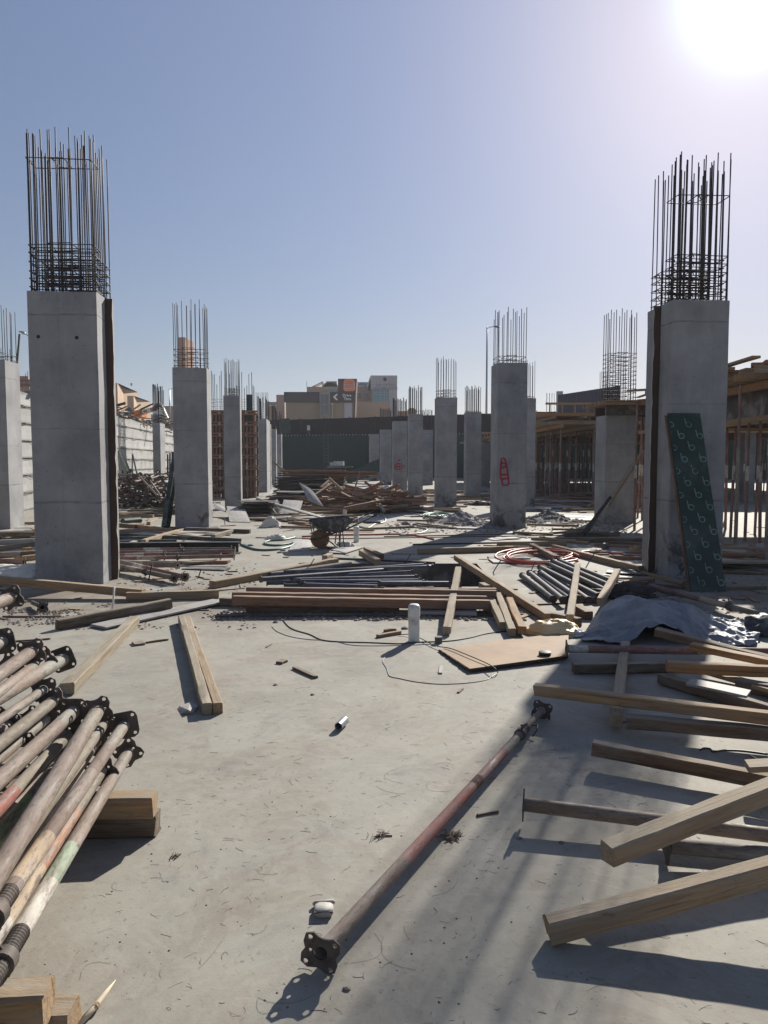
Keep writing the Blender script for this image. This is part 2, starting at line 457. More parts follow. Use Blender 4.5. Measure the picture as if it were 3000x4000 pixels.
def beam(label, p1, z1, p2, z2, w=.09, h=.09, mat='wood_tan', L=None, roll=0, cat='timber', name='timber_beam', group=None, back=0.0):
    _bs[0] += 1
    a = G(p1[0], p1[1], z1); b = G(p2[0], p2[1], z2)
    if L is None: L = (b - a).length
    F = frame(a, b, roll)
    F.translation = a - F.to_3x3() @ Vector((back, 0, 0))
    o = link(name, beam_mesh(L + back, w, h, _bs[0], max(5, int(L * 9)), mat), None, F)
    return tag(o, label, cat, group)

def curve_plate(outline, holes, thick):
    cu = bpy.data.curves.new('plate', 'CURVE'); cu.dimensions = '2D'; cu.fill_mode = 'BOTH'; cu.extrude = thick / 2
    for pts in [outline] + holes:
        sp = cu.splines.new('POLY'); sp.points.add(len(pts) - 1)
        for p, q in zip(sp.points, pts): p.co = (q[0], q[1], 0, 1)
        sp.use_cyclic_u = True
    o = bpy.data.objects.new('tmp', cu); COL.objects.link(o)
    dg = bpy.context.evaluated_depsgraph_get(); dg.update()
    me = bpy.data.meshes.new_from_object(o.evaluated_get(dg))
    bpy.data.objects.remove(o); bpy.data.curves.remove(cu)
    return me
def circ(x, y, r, n=10): return [(x + r * math.cos(2 * math.pi * i / n), y + r * math.sin(2 * math.pi * i / n)) for i in range(n)]
def plate_mesh(kind):
    s = .063
    if kind == 0:      # waisted plate with four ears
        base = [(-1, -.55), (-.8, -.95), (-.35, -1), (0, -.84), (.35, -1), (.8, -.95), (1, -.55), (.9, -.25), (.83, 0), (.9, .25), (1, .55), (.8, .95), (.35, 1), (0, .84), (-.35, 1), (-.8, .95), (-1, .55), (-.86, .25), (-.83, 0), (-.86, -.25)]
        holes = [circ(a * s * .7, b * s * .68, .0085) for a in (-1, 1) for b in (-1, 1)] + [circ(0, s * .55, .006), circ(0, 0, .024, 14)]
    elif kind == 1:    # rounded square
        base = [(-1, -.7), (-.9, -.92), (-.7, -1), (.7, -1), (.92, -.9), (1, -.7), (1, .6), (.8, .9), (.55, 1), (-.55, 1), (-.85, .9), (-1, .65)]
        holes = [circ(a * s * .68, b * s * .68, .008) for a in (-1, 1) for b in (-1, 1)] + [circ(0, 0, .022, 14)]
    else:              # same, closed by the tube behind it
        base = [(-1, -.6), (-.75, -.95), (-.3, -.93), (0, -.8), (.3, -.93), (.75, -.95), (1, -.6), (.83, -.3), (.83, .3), (1, .6), (.75, .95), (.3, .93), (0, .8), (-.3, .93), (-.75, .95), (-1, .6), (-.83, .3), (-.83, -.3)]
        holes = [circ(a * s * .7, b * s * .66, .008) for a in (-1, 1) for b in (-1, 1)]
    me = curve_plate([(x * s, y * s) for x, y in base], holes, .006)
    me.transform(Matrix.Rotation(R(90), 4, 'Y'))
    me.materials.clear(); me.materials.append(M['plate'])
    return me
PLATES = [plate_mesh(k) for k in range(3)]

PAL = {'rust': (.19, .132, .105), 'pink': (.275, .215, .18), 'red': (.34, .08, .062), 'dkred': (.22, .06, .05), 'orange': (.42, .20, .11), 'cream': (.56, .44, .30),
       'white': (.74, .74, .70), 'green': (.27, .45, .17), 'mint': (.37, .52, .40), 'grey': (.25, .23, .20), 'olive': (.24, .22, .17), 'greygreen': (.30, .32, .28),
       'black': (.05, .045, .045), 'blue': (.06, .07, .12), 'brown': (.20, .14, .09)}
def prop_parts(root, L, r, bands, thread, split, plates, rollp=0.0, thick_thread=True, n=16, handle=True):
    """bands: (from, to, colour) in metres along the outer tube; thread: (from, to) of the threaded sleeve; split: where the inner tube starts"""
    b = MB(); e = .0008
    xs = []
    for (s0, s1, c) in bands:
        k = max(1, int((s1 - s0) / .4))
        xs += [(s0 + (s1 - s0) * i / k + (e if i == 0 else (-e if i == k else 0)), PAL[c]) for i in range(k + 1)]
    vs = []; cs = []
    for x, c in xs:
        for j in range(n):
            a = 2 * math.pi * j / n; vs.append((x, r * math.cos(a), r * math.sin(a))); cs.append(c)
    fs = [(i * n + j, i * n + (j + 1) % n, (i + 1) * n + (j + 1) % n, (i + 1) * n + j) for i in range(len(xs) - 1) for j in range(n)]
    fs += [tuple((len(xs) - 1) * n + j for j in range(n - 1, -1, -1))]   # the plate end stays an open pipe mouth
    b.v = [Vector(v) for v in vs]; b.f = fs; b.m = [0] * len(fs); b.c = cs
    b.build('outer_tube', M['paint'], root, attr=True, angle=40)
    if thread:
        t0, t1 = thread; b = MB(); k = int((t1 - t0) / .0065)
        vs = []
        for i in range(k + 1):
            x = t0 + (t1 - t0) * i / k; rr = r * (1.05 if i % 2 else .95)
            vs += [(x, rr * math.cos(2 * math.pi * j / n), rr * math.sin(2 * math.pi * j / n)) for j in range(n)]
        fs = [(i * n + j, i * n + (j + 1) % n, (i + 1) * n + (j + 1) % n, (i + 1) * n + j) for i in range(k) for j in range(n)]
        b.add(vs, fs); b.build('threaded_sleeve', M['plate'], root)
        b = MB(); x = t0 + (t1 - t0) * .45
        b.tube([(x - .024, 0, 0), (x - .02, 0, 0), (x + .02, 0, 0), (x + .024, 0, 0)], [r * 1.1, r * 1.38, r * 1.38, r * 1.1], 14)
        nut = b.build('collar_nut', M['plate'], root, angle=35)
        b = MB()
        b.tube([(x, 0, r), (x, -.02, r * 2.1), (x + .012, -.035, r * 2.6)], .007, 6)
        b.tube([(x, 0, -r), (x, .012, -r * 1.7)], .009, 6)
        b.build('nut_handle', M['plate'], nut, smooth=True)
    if split is not None:
        b = MB(); b.tube([(split, 0, 0), (L, 0, 0)], r * .8, n, col=PAL['grey']); b.build('inner_tube', M['paint'], root, attr=True, angle=40)
        if handle:
            b = MB(); x = split + .06
            b.tube([(x, -.055, .01), (x, .05, -.01)], .006, 6); b.tube([(x, -.055, .01), (x - .03, -.06, -.01), (x - .09, -.05, -.03)], .005, 6)
            b.build('locking_pin', M['plate'], root, smooth=True)
    for (x, kind, tilt) in plates:
        o = link('end_plate', PLATES[kind], root, Matrix.Translation((x, 0, 0)) @ Matrix.Rotation(rollp, 4, 'X') @ Matrix.Rotation(tilt, 4, 'Z'))
def prop(label, p1, z1, p2, z2, L, r, bands, thread=None, split=None, plates=(), rollp=0., group=None, handle=True):
    a = G(p1[0], p1[1], z1); b = G(p2[0], p2[1], z2)
    root = thing('steel_prop', label, 'steel prop', frame(a, b), group)
    prop_parts(root, L, r, bands, thread, split, plates, rollp, handle=handle)
    return root
# far props: standing, one prototype mesh per part
def simple_prop_mesh(L, r, cols, n=8, plates=True, rp=.065):
    b = MB()
    for (x0, x1, c, k) in cols: b.tube([(x0, 0, 0), (x1, 0, 0)], r * k, n, col=PAL[c])
    if plates:
        for x in (0, L):
            ps = []
            for q in (-.004, .004): ps += [(x + q, rp * math.cos(math.pi / 4 * j + .3) * (1 if j % 2 else .78), rp * math.sin(math.pi / 4 * j + .3) * (1 if j % 2 else .78)) for j in range(8)]
            b.add(ps, [tuple(range(7, -1, -1)), tuple(range(8, 16))] + [(j, (j + 1) % 8, 8 + (j + 1) % 8, 8 + j) for j in range(8)], 1, PAL['black'])
    return b.mesh('steel_prop', [M['paint'], M['plate']], attr=True, angle=40)

# ---------------------------------------------------------------- columns
YAW = R(4.6)
BAR = {}
def bar_mesh(L, r):
    k = (round(L, 2), r)
    if k not in BAR:
        b = MB(); n = max(2, int(L / .5))
        b.tube([(0, 0, L * i / n) for i in range(n + 1)], r, 6); BAR[k] = b.mesh('rebar', M['rebar'], smooth=True)
    return BAR[k]
def ring(w, d, z, q, r=.0068, x0=0., y0=0.):
    pts = [(x0, y0), (x0 + w, y0), (x0 + w, y0 + d), (x0, y0 + d)]
    j = lambda: q.uniform(-.012, .012)
    P = [Vector((x, y, z + j())) for x, y in pts]
    b = MB()
    out = []
    for i in range(4):
        a, c = P[i], P[(i + 1) % 4]; out += [a.lerp(c, .04), a.lerp(c, .5), a.lerp(c, .96)]
    b.tube(out, r, 5, closed=True)
    b.tube([P[0] + Vector((.0, .0, .004)), P[0] + Vector((.06, .07, -.03))], r, 5)   # the hook
    return b
def shaft(w, d, H, seed):
    q = random.Random(seed); b = MB(); ch = .016
    sec = [(ch, 0), (w - ch, 0), (w, ch), (w, d - ch), (w - ch, d), (ch, d), (0, d - ch), (0, ch)]
    zs = [0, .05, .4, .8, 1.13, 1.6, 2.1, 2.6, 3.1, 3.6]; zs = [z for z in zs if z < H - .2] + [H - .02, H]
    vs = []
    for z in zs:
        for x, y in sec: vs.append((x + q.uniform(-.003, .003), y + q.uniform(-.003, .003), z + (q.uniform(-.008, .006) if z == H else 0)))
    fs = [(i * 8 + j, i * 8 + (j + 1) % 8, i * 8 + 8 + (j + 1) % 8, i * 8 + 8 + j) for i in range(len(zs) - 1) for j in range(8)]
    fs.append(tuple((len(zs) - 1) * 8 + j for j in range(8)))
    b.add(vs, fs)
    return b.mesh('concrete_shaft', M['column'], angle=25)
def cage(root, w, d, H, detail, q, nx, ny, tall, short, stir, step, r=.0085, y0=0, bare=False, top_ring=None, dupl=.28):
    c = .045; xs = [c + (w - 2 * c) * i / (nx - 1) for i in range(nx)]; ys = [y0 + c + (d - 2 * c) * i / (ny - 1) for i in range(ny)]
    pos = [(x, ys[0]) for x in xs] + [(x, ys[-1]) for x in xs] + [(x, y) for y in ys[1:-1] for x in (xs[0], xs[-1])]
    if detail == 2: pos += [(x + .022, y) for x, y in pos if q.random() < dupl]
    joined = MB()
    for i, (x, y) in enumerate(pos):
        Lb = (tall if (i % 2 == 0 or q.random() < .2) else short) + q.choice((-.05, 0, .04))
        x += q.uniform(-.008, .008)
        tx, ty = q.uniform(-.007, .007), q.uniform(-.007, .007)
        if detail:
            o = link('rebar', bar_mesh(Lb + .03, r), root, Matrix.Translation((x, y, H - .03)) @ Euler((tx, ty, 0)).to_matrix().to_4x4())
        else:
            joined.tube([(x, y, H - .02), (x + ty * Lb, y - tx * Lb, H + Lb)], r, 4)
    if stir:
        g = .03
        for k in range(stir):
            z = H + .05 + step * k
            rs = [ring(w - 2 * g, d - 2 * g, z, q, x0=g, y0=y0 + g)]
            if detail:
                rs.append(ring((w - 2 * g) * .36, d - 2 * g, z + .02, q, x0=g + (w - 2 * g) * .3, y0=y0 + g))
                if detail == 2: rs.append(ring(w - 2 * g, (d - 2 * g) * .4, z - .015, q, x0=g, y0=y0 + g + (d - 2 * g) * .3))
                for b in rs: b.build('stirrup', M['rebar'], root, smooth=True)
            else:
                for b in rs: joined.add(b.v, b.f)
        if top_ring:
            for b in (ring(w - 2 * g, d - 2 * g, H + top_ring, q, x0=g, y0=y0 + g), ring((w - 2 * g) * .2, d - 2 * g, H + top_ring + .01, q, x0=g + w * .36, y0=y0 + g)):
                b.build('stirrup', M['rebar'], root, smooth=True)
    if not detail: joined.build('rebar_cage', M['rebar'], root)
def column(label, xl, xr, Y, H, dep, detail, nx=6, ny=3, tall=1.9, short=1.5, stir=3, step=.11, twin=0, seed=0, top_ring=None, r=.0085, dupl=.28, yaw=YAW, group='bare concrete columns with starter bars'):
    q = random.Random(seed * 13 + 5)
    X0, X1 = XA(xl, Y), XA(xr, Y); w = (X1 - X0) / math.cos(yaw)
    root = thing('concrete_column', label, 'column', TR(X0, Y, 0, yaw), group)
    link('concrete_shaft', shaft(w, dep, H, seed), root)
    cage(root, w, dep, H, detail, q, nx, ny, tall, short, stir, step, r, 0, top_ring=top_ring, dupl=dupl)
    if twin:
        g = .028
        o = link('concrete_shaft', shaft(w, dep, H, seed + 50), root, Matrix.Translation((0, dep + g, 0)))
        cage(root, w, dep, H, detail, q, max(4, nx - 3), 3, tall - .05, short, stir - 1, step, r, dep + g, dupl=dupl)
        b = MB(); qq = random.Random(seed + 3)
        n = 34; ext = .095
        xa, xb = (w * .35, w + ext) if twin > 0 else (-ext, w * .65)
        vs = []
        for i in range(n + 1):
            z = (H - .005) * i / n; j = qq.uniform(-.004, .004) - (qq.random() < .12) * .012 * (1 if twin > 0 else -1)
            xo = (xb if twin > 0 else xa) + j; xi = xa if twin > 0 else xb
            vs += [(xi, dep + .003, z), (xo, dep + .003, z), (xo, dep + g - .003, z), (xi, dep + g - .003, z)]
        fs = []; mi = []
        for i in range(n):
            for j in range(4):
                a = i * 4 + j; c = i * 4 + (j + 1) % 4
                fs.append((a, c, c + 4, a + 4)); mi.append(1 if j == 1 else 0)
        fs.append((0, 3, 2, 1)); mi.append(0); fs.append(tuple(n * 4 + j for j in range(4))); mi.append(0)
        b.v = [Vector(v) for v in vs]; b.f = fs; b.m = mi; b.c = [(1, 1, 1)] * len(vs)
        b.build('joint_board', [M['joint_board'], M['board_edge_sunlit']], root)
    root['w'] = w
    return root
def text_mesh(s, size, ext=.004, offset=0., mat=None, align='CENTER', spacing=1.0, line=.9):
    cu = bpy.data.curves.new('text', 'FONT'); cu.body = s; cu.size = size; cu.extrude = ext; cu.offset = offset
    cu.align_x = align; cu.align_y = 'CENTER'; cu.space_character = spacing; cu.space_line = line; cu.resolution_u = 3
    o = bpy.data.objects.new('tmp', cu); COL.objects.link(o)
    dg = bpy.context.evaluated_depsgraph_get(); dg.update()
    me = bpy.data.meshes.new_from_object(o.evaluated_get(dg))
    bpy.data.objects.remove(o); bpy.data.curves.remove(cu)
    me.transform(Matrix.Rotation(R(90), 4, 'X'))
    me.materials.clear(); me.materials.append(mat)
    return me
def blob(pts_fn, nu, nv, mat, name, parent=None):
    """closed lump from a function (u, v) -> point, u round, v from bottom to top"""
    b = MB(); vs = []
    for j in range(nv + 1):
        for i in range(nu): vs.append(pts_fn(2 * math.pi * i / nu, j / nv))
    fs = [(j * nu + i, j * nu + (i + 1) % nu, (j + 1) * nu + (i + 1) % nu, (j + 1) * nu + i) for j in range(nv) for i in range(nu)]
    fs.append(tuple(nv * nu + i for i in range(nu)))
    b.add(vs, fs)
    return b.build(name, mat, parent, smooth=True)
def crumple(rx, ry, rz, seed, amp=.35, fold=3.0, flat=True):
    off = Vector((seed * 3.1, seed * 1.7, seed * .9))
    def f(u, v):
        th = v * math.pi * .5
        d = Vector((math.cos(u) * math.cos(th), math.sin(u) * math.cos(th), math.sin(th)))
        nz = noise.noise(d * fold + off); n2 = 1 - abs(noise.noise(d * fold * 2.1 + off * 2)) * 2; n3 = noise.noise(d * fold * 6 + off)
        k = 1 + amp * nz + amp * .45 * n2 * (1 - .3 * v) + amp * .12 * n3
        return Vector((d.x * rx * k, d.y * ry * k, max(.002, d.z * rz * k)))
    return f
def rock_into(b, p, s, q, mi=0, squash=.7):
    n = 5; a0 = q.uniform(0, 6.28)
    vs = [p + Vector((0, 0, s * squash * q.uniform(.8, 1.1)))]
    for lv, (zz, rr) in enumerate(((.55, .75), (0, 1.0))):
        for i in range(n):
            a = a0 + 2 * math.pi * (i + lv * .5) / n; k = s * rr * q.uniform(.7, 1.2)
            vs.append(p + Vector((math.cos(a) * k, math.sin(a) * k, s * zz * squash * q.uniform(.8, 1.2))))
    fs = [(0, 1 + i, 1 + (i + 1) % n) for i in range(n)]
    for i in range(n): fs += [(1 + i, 1 + n + i, 1 + (i + 1) % n), (1 + (i + 1) % n, 1 + n + i, 1 + n + (i + 1) % n)]
    fs.append(tuple(1 + n + i for i in range(n)))
    b.add(vs, fs, mi)
# ---------------------------------------------------------------- ground
PX0, PX1, PY0, PY1, PZ = -.68, 1.50, 9.75, 12.0, -.38
b = MB()
xs = [-19, PX0, PX1, 60]; ys = [-14, PY0, PY1, 82]
for i in range(3):
    for j in range(3):
        if (i, j) == (1, 1): continue
        b.add([(xs[i], ys[j], 0), (xs[i+1], ys[j], 0), (xs[i+1], ys[j+1], 0), (xs[i], ys[j+1], 0)], [(0, 1, 2, 3)])
q = random.Random(2)
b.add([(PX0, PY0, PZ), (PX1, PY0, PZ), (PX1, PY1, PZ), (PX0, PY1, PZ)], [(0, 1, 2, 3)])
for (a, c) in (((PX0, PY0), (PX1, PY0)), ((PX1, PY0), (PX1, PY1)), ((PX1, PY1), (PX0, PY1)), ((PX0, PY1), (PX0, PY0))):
    b.add([(*a, 0), (*c, 0), (*c, PZ), (*a, PZ)], [(0, 1, 2, 3)], 1)  # pit walls: their shade is put in with the dark plywood colour
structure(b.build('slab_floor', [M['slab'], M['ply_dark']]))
b = MB(); b.add([(-1500, -1500, -.6), (1500, -1500, -.6), (1500, 1500, -.6), (-1500, 1500, -.6)], [(0, 1, 2, 3)])
structure(b.build('ground', M['earth']))
# street level behind and left of the basement
SZ = 4.0
b = MB()
b.add([(-20.2, 83, SZ), (260, 70, SZ), (400, 900, SZ), (-400, 900, SZ)], [(0, 1, 2, 3)])
b.add([(-11.1, -20, SZ - .35), (-18.9, 83, SZ - .35), (-400, 900, SZ - .35), (-400, -20, SZ - .35)], [(0, 1, 2, 3)])
structure(b.build('street_ground', M['earth']))

# ---------------------------------------------------------------- left retaining wall, cast in lifts
def lerp2(a, c, t): return (a[0] + (c[0] - a[0]) * t, a[1] + (c[1] - a[1]) * t)
WA, WB = (-9.9, 6.0), (-18.6, 82.0)
wd = Vector((WB[0] - WA[0], WB[1] - WA[1], 0)); wl = wd.length; wd.normalize(); wn = Vector((wd.y, -wd.x, 0))
wallM = Matrix((wd, wn * -1, Vector((0, 0, 1)))).transposed().to_4x4(); wallM.translation = Vector((WA[0], WA[1], 0))
root = thing('retaining_wall', 'sunlit pale concrete retaining wall cast in rough lifts along the left side', 'retaining wall', wallM)
HW = 3.95; lifts = [0, .60, 1.18, 1.76, 2.34, 2.92, 3.50, HW]
q = random.Random(11)
seg = 7
for k in range(7):
    for s in range(seg):
        x0, x1 = wl * s / seg, wl * (s + 1) / seg - .012
        b = MB(); set_ = q.uniform(0, .03); n = 8
        z0, z1 = lifts[k] + .018, lifts[k + 1] - .018
        vs = []
        for i in range(n + 1):
            x = x0 + (x1 - x0) * i / n
            for (y, z) in ((set_, z0), (set_ - .012 + q.uniform(-.006, .006), z0 + .05), (set_, (z0 + z1) / 2), (set_ - .004, z1 - .04 + q.uniform(-.02, .02)), (set_ - .028 + q.uniform(-.014, .014), z1 + q.uniform(-.012, .01) + (q.uniform(-.02, .06) if k == 6 else 0)), (.4, z1)):
                vs.append((x, y, z))
        fs = [(i * 6 + j, (i + 1) * 6 + j, (i + 1) * 6 + j + 1, i * 6 + j + 1) for i in range(n) for j in range(5)]
        fs += [tuple(range(6)), tuple(n * 6 + j for j in range(5, -1, -1))]
        b.add(vs, fs); b.build('wall_lift', M['wall'], root)
b = MB(); b.box(0, wl, .1, .42, 0, HW - .06); b.build('wall_core', M['wall'], root)
b = MB()
for k in range(1, 7):
    for i in range(60):
        x = q.uniform(0, wl * .75); L = q.uniform(.3, 1.6)
        b.tube([(x, -.02, lifts[k] + q.uniform(-.02, .02)), (x + L * .5, -.05 - q.random() * .07, lifts[k] + q.uniform(-.05, .03)), (x + L, -.03, lifts[k] + q.uniform(-.03, .03))], q.choice((.006, .01, .014)), 4)
    for i in range(16):
        x = q.uniform(0, wl * .6); b.tube([(x, -.03, lifts[k]), (x + q.uniform(-.6, .6), -.012, lifts[k - 1] + .1)], .004, 3)
tag(b.build('wire_tie', M['rebar_rust'], root), kind='stuff')
b = MB()
for i in range(150):
    x = wl * .12 + i * .11 + q.uniform(-.04, .04)
    if q.random() < .5: b.tube([(x, .2, HW - .1), (x + q.uniform(-.06, .06), .2, HW + q.uniform(.3, 1.1) * (1.5 if x < 22 else .7))], .009, 4)
b.build('starter_bars', M['rebar_rust'], root)

# ---------------------------------------------------------------- back wall under green net, shade-net fence above
BA, BB = (-19.2, 80.0), (38.0, 66.0)
bd = Vector((BB[0] - BA[0], BB[1] - BA[1], 0)); bl = bd.length; bd.normalize()
bn = Vector((-bd.y, bd.x, 0)); backM = Matrix((bd, bn, Vector((0, 0, 1)))).transposed().to_4x4(); backM.translation = Vector((BA[0], BA[1], 0))
root = thing('back_wall', 'far basement wall hung with dark green debris net below the brown fence', 'retaining wall', backM)
b = MB(); b.box(0, bl, .1, .6, 0, 4.3); b.build('wall_core', M['wall'], root)
for s in range(10):
    b = MB(); n = 14; m = 8; vs = []
    for i in range(n + 1):
        for j in range(m + 1):
            x = bl * (s + i / n) / 10; z = .02 + 4.3 * j / m
            y = -.02 + .07 * noise.noise(Vector((x * .7, z * .5, 2.2))) + .03 * noise.noise(Vector((x * 2.3, z * .8, 7)))
            vs.append((x + (.004 if i == 0 else 0), y, z + (q.uniform(-.03, .03) if j == m else 0)))
    b.add(vs, [(i * (m + 1) + j, (i + 1) * (m + 1) + j, (i + 1) * (m + 1) + j + 1, i * (m + 1) + j + 1) for i in range(n) for j in range(m)])
    b.build('net_panel', M['net_green'], root, smooth=True)
b = MB()
for i in range(170): b.box(.3 + i * .33, .36 + i * .33, -.02, .04, 4.3, 4.3 + q.uniform(.06, .14))
tag(b.build('bar_caps', M['white_pipe'], root), kind='stuff')
fr = thing('site_fence', 'dark brown shade-net fence on posts along the top of the far wall', 'fence', backM @ Matrix.Translation((0, .35, 4.25)))
fh = lambda t: 1.62 + .95 * t
for s in range(22):
    b = MB(); n = 6; m = 4; vs = []
    for i in range(n + 1):
        for j in range(m + 1):
            t = (s + i / n) / 22; x = bl * t
            vs.append((x, .05 + .05 * noise.noise(Vector((x * .9, j * .6, 1))), fh(t) * j / m - (.05 * math.sin(math.pi * i / n) if j == m else 0)))
    b.add(vs, [(i * (m + 1) + j, (i + 1) * (m + 1) + j, (i + 1) * (m + 1) + j + 1, i * (m + 1) + j + 1) for i in range(n) for j in range(m)])
    b.build('net_panel', M['net_brown'], fr, smooth=True)
    b = MB(); b.tube([(bl * s / 22, 0, 0), (bl * s / 22, 0, fh(s / 22) + .12)], .04, 6); b.build('post', M['sign_dark'], fr)
# green film panels leaning on the fence, a lit box, a ladder
o = thing('green_board', 'green board leaning on the brown fence above the far wall at its left end', 'board', Matrix.Translation(D(1117, 1694, 76.5)))
b = MB(); b.box(-.5, .5, 0, .03, 0, 1.55, M=Matrix.Rotation(R(-4), 4, 'Y')); b.build('panel_face', M['green_film'], o); b = MB(); b.box(-.62, -.5, 0, .05, 0, 1.5, M=Matrix.Rotation(R(-4), 4, 'Y')); b.build('side_board', M['green_steel'], o)
o = thing('wall_light', 'small white flood light box on the dark brown fence', 'light', Matrix.Translation(D(1205, 1672, 75.4)))
b = MB(); b.box(-.14, .14, -.1, .1, -.22, 0); b.box(-.12, .12, -.1, .1, .02, .26); b.build('housing', M['white_pipe'], o); b = MB(); b.box(-.15, .15, .05, .2, -.6, .3); b.build('bracket', M['sign_dark'], o)
lo, hi = D(1276, 1868, 72.8), D(1272, 1690, 73.4)
o = thing('ladder', 'thin grey ladder standing against the green netted wall', 'ladder', frame(lo, hi))
L = (hi - lo).length
for s in (-1, 1): b = MB(); b.box(0, L, s * .23 - .025, s * .23 + .025, -.02, .02); b.build('rail', M['ladder'], o)
for i in range(13): b = MB(); b.box(.25 + i * .33, .29 + i * .33, -.205, .205, -.015, .015); b.build('rung', M['ladder'], o)

# ---------------------------------------------------------------- columns (left ones, then right ones)
col_L1 = column('tall twin column nearest on the left, with a brown joint board and two tie holes', 127, 386, 9.9, 3.88, .41, 2, nx=10, ny=4, tall=2.06, short=1.96, stir=6, twin=1, seed=1, top_ring=1.7, r=.0077)
for (px, py) in ((145, 1313), (292, 1315)):
    p = D(px, py, 9.87); b = MB()
    lp = col_L1.matrix_basis.inverted() @ p; lp.y = -.002
    b.tube([lp, lp + Vector((0, -.005, 0))], [.024, .02], 12); b.build('tie_hole', M['hole'], col_L1)
col_R1 = column('tall twin column nearest on the right, with the green printed panel leaning on it', 2616, 2839, 10.4, 3.87, .42, 2, nx=9, ny=4, tall=1.95, short=1.84, stir=6, twin=-1, seed=2, top_ring=1.42, r=.0078, dupl=.18)
column('sunlit column cut off by the left edge of the photo', -75, 30, 17.2, 3.98, .85, 1, nx=5, ny=4, tall=1.28, short=1.18, stir=2, seed=3)
column('column second on the left, in front of the brick chimney, with spattered foot', 681, 811, 18.06, 3.9, .66, 1, nx=8, ny=4, tall=1.58, short=1.48, stir=4, step=.13, seed=4)
col_R2 = column('column with a red spray-painted bottle shape on its face', 1939, 2058, 18.4, 4.06, .7, 1, nx=7, ny=4, tall=1.31, short=1.21, stir=2, seed=5)
column('narrow column before the brown timber column form on the left', 877, 940, 25.9, 3.92, .5, 1, nx=7, ny=3, tall=1.26, short=1.16, stir=3, step=.09, seed=6)
column('slim column with dense bundled bars beside the sunlit left wall', 600, 629, 41.0, 3.75, 1.3, 0, nx=6, ny=5, tall=2.1, short=1.9, stir=7, step=.16, seed=7, r=.02)
column('wall-like column with a sunlit flank behind the timber column form', 1006, 1043, 39.8, 3.9, 2.6, 0, nx=4, ny=6, tall=1.20, short=1.10, stir=2, seed=8, r=.014)
column('grey column just right of the wall-like column at the left', 1062, 1080, 52, 3.9, .8, 0, nx=4, tall=1.7, short=1.5, stir=2, seed=9, r=.014)
column('farthest left column, standing at the left end of the green net', 1081, 1101, 62, 3.9, .9, 0, nx=4, tall=1.9, short=1.6, stir=2, seed=10, r=.014)
col_a = column('column with a sprayed black eye and a red cross', 1444, 1481, 63, 3.95, .8, 0, nx=8, tall=1.45, short=1.35, stir=0, seed=11, r=.014)
column('column with a rough broken top right of the eye column', 1486, 1530, 52, 3.85, .7, 0, nx=8, tall=1.50, short=1.40, stir=0, seed=12, r=.014)
col_c = column('column with a red sprayed grid and heart', 1536, 1591, 41.5, 3.88, .7, 0, nx=9, tall=1.28, short=1.18, stir=0, seed=13, r=.014)
column('column right of the red grid column, with a clean square top', 1598, 1652, 35.4, 3.88, .65, 0, nx=7, tall=1.32, short=1.22, stir=2, seed=14, r=.014)
column('low column close behind its taller neighbour, its bars against the dark fence', 1650, 1691, 52, 3.85, .7, 0, nx=9, tall=1.42, short=1.32, stir=1, seed=15, r=.014)
column('column in the middle distance with a dark mortar-splashed foot', 1706, 1785, 26.4, 3.9, .6, 1, nx=8, ny=3, tall=1.39, short=1.29, stir=3, step=.1, seed=16)
column('column with a sloping broken top left of the street lamp', 1821, 1879, 33.5, 3.86, .65, 0, nx=8, tall=1.15, short=1.05, stir=1, seed=17, r=.013)
column('short column topped with timber formwork behind the lamp post', 1879, 1914, 50, 2.95, .7, 0, nx=4, tall=.3, short=.2, stir=0, seed=18)
column('column half hidden behind the red bottle column', 2030, 2091, 26.2, 3.86, .6, 1, nx=6, ny=3, tall=1.29, short=1.19, stir=1, seed=19)
col_R3 = column('column under the timber deck with a red prop before it', 2362, 2484, 19.9, 2.88, .75, 0, nx=3, tall=.1, short=.1, stir=0, seed=20)
column('broad column under the far formwork with a sunlit left edge', 2152, 2222, 45, 3.3, .8, 0, nx=3, tall=.3, short=.2, stir=0, seed=21)
column('slim pale column left of the column under the deck', 2326, 2347, 40, 3.15, .6, 0, nx=3, tall=.3, short=.2, stir=0, seed=22)
column('column standing behind the props at the far right', 2905, 2950, 31, 3.4, .6, 0, nx=3, tall=.2, short=.2, stir=0, seed=23)
# starter cage that rises through the deck over col_R3
q = random.Random(77)
cg = thing('rebar_cage', 'tall open rebar cage rising through the timber deck left of the right twin column', 'rebar cage', TR(XA(2372, 19.9), 19.95, 0, YAW))
cage(cg, col_R3['w'] - .03, .6, 3.2, 1, q, 6, 4, 2.45, 2.35, 12, .115, .0095)
# far bundles of starter bars seen above the fence
for (px, Y, z0, n, wdt, lab) in ((2148, 62, 5.4, 7, .75, 'pale starter bars standing left of the blue-black hoarding'), (2355, 44, 5.0, 6, .5, 'thin starter bars left of the tall cage on the deck'), (1030, 45, 3.9, 9, .8, 'dark bar bundle at the left of the drive-thru building')):
    o = thing('starter_bars', lab, 'rebar', TR(XA(px, Y), Y, z0, YAW))
    for i in range(n): link('rebar', bar_mesh(1.9, .013), o, Matrix.Translation((wdt * (i / n - .5), (i % 2) * .3, 0)) @ Matrix.Rotation(q.uniform(-.015, .015), 4, 'Y'))
    b = MB(); b.box(-wdt / 2 - .05, wdt / 2 + .05, -.15, .5, -(z0), -.01); b.build('footing', M['column'], o)
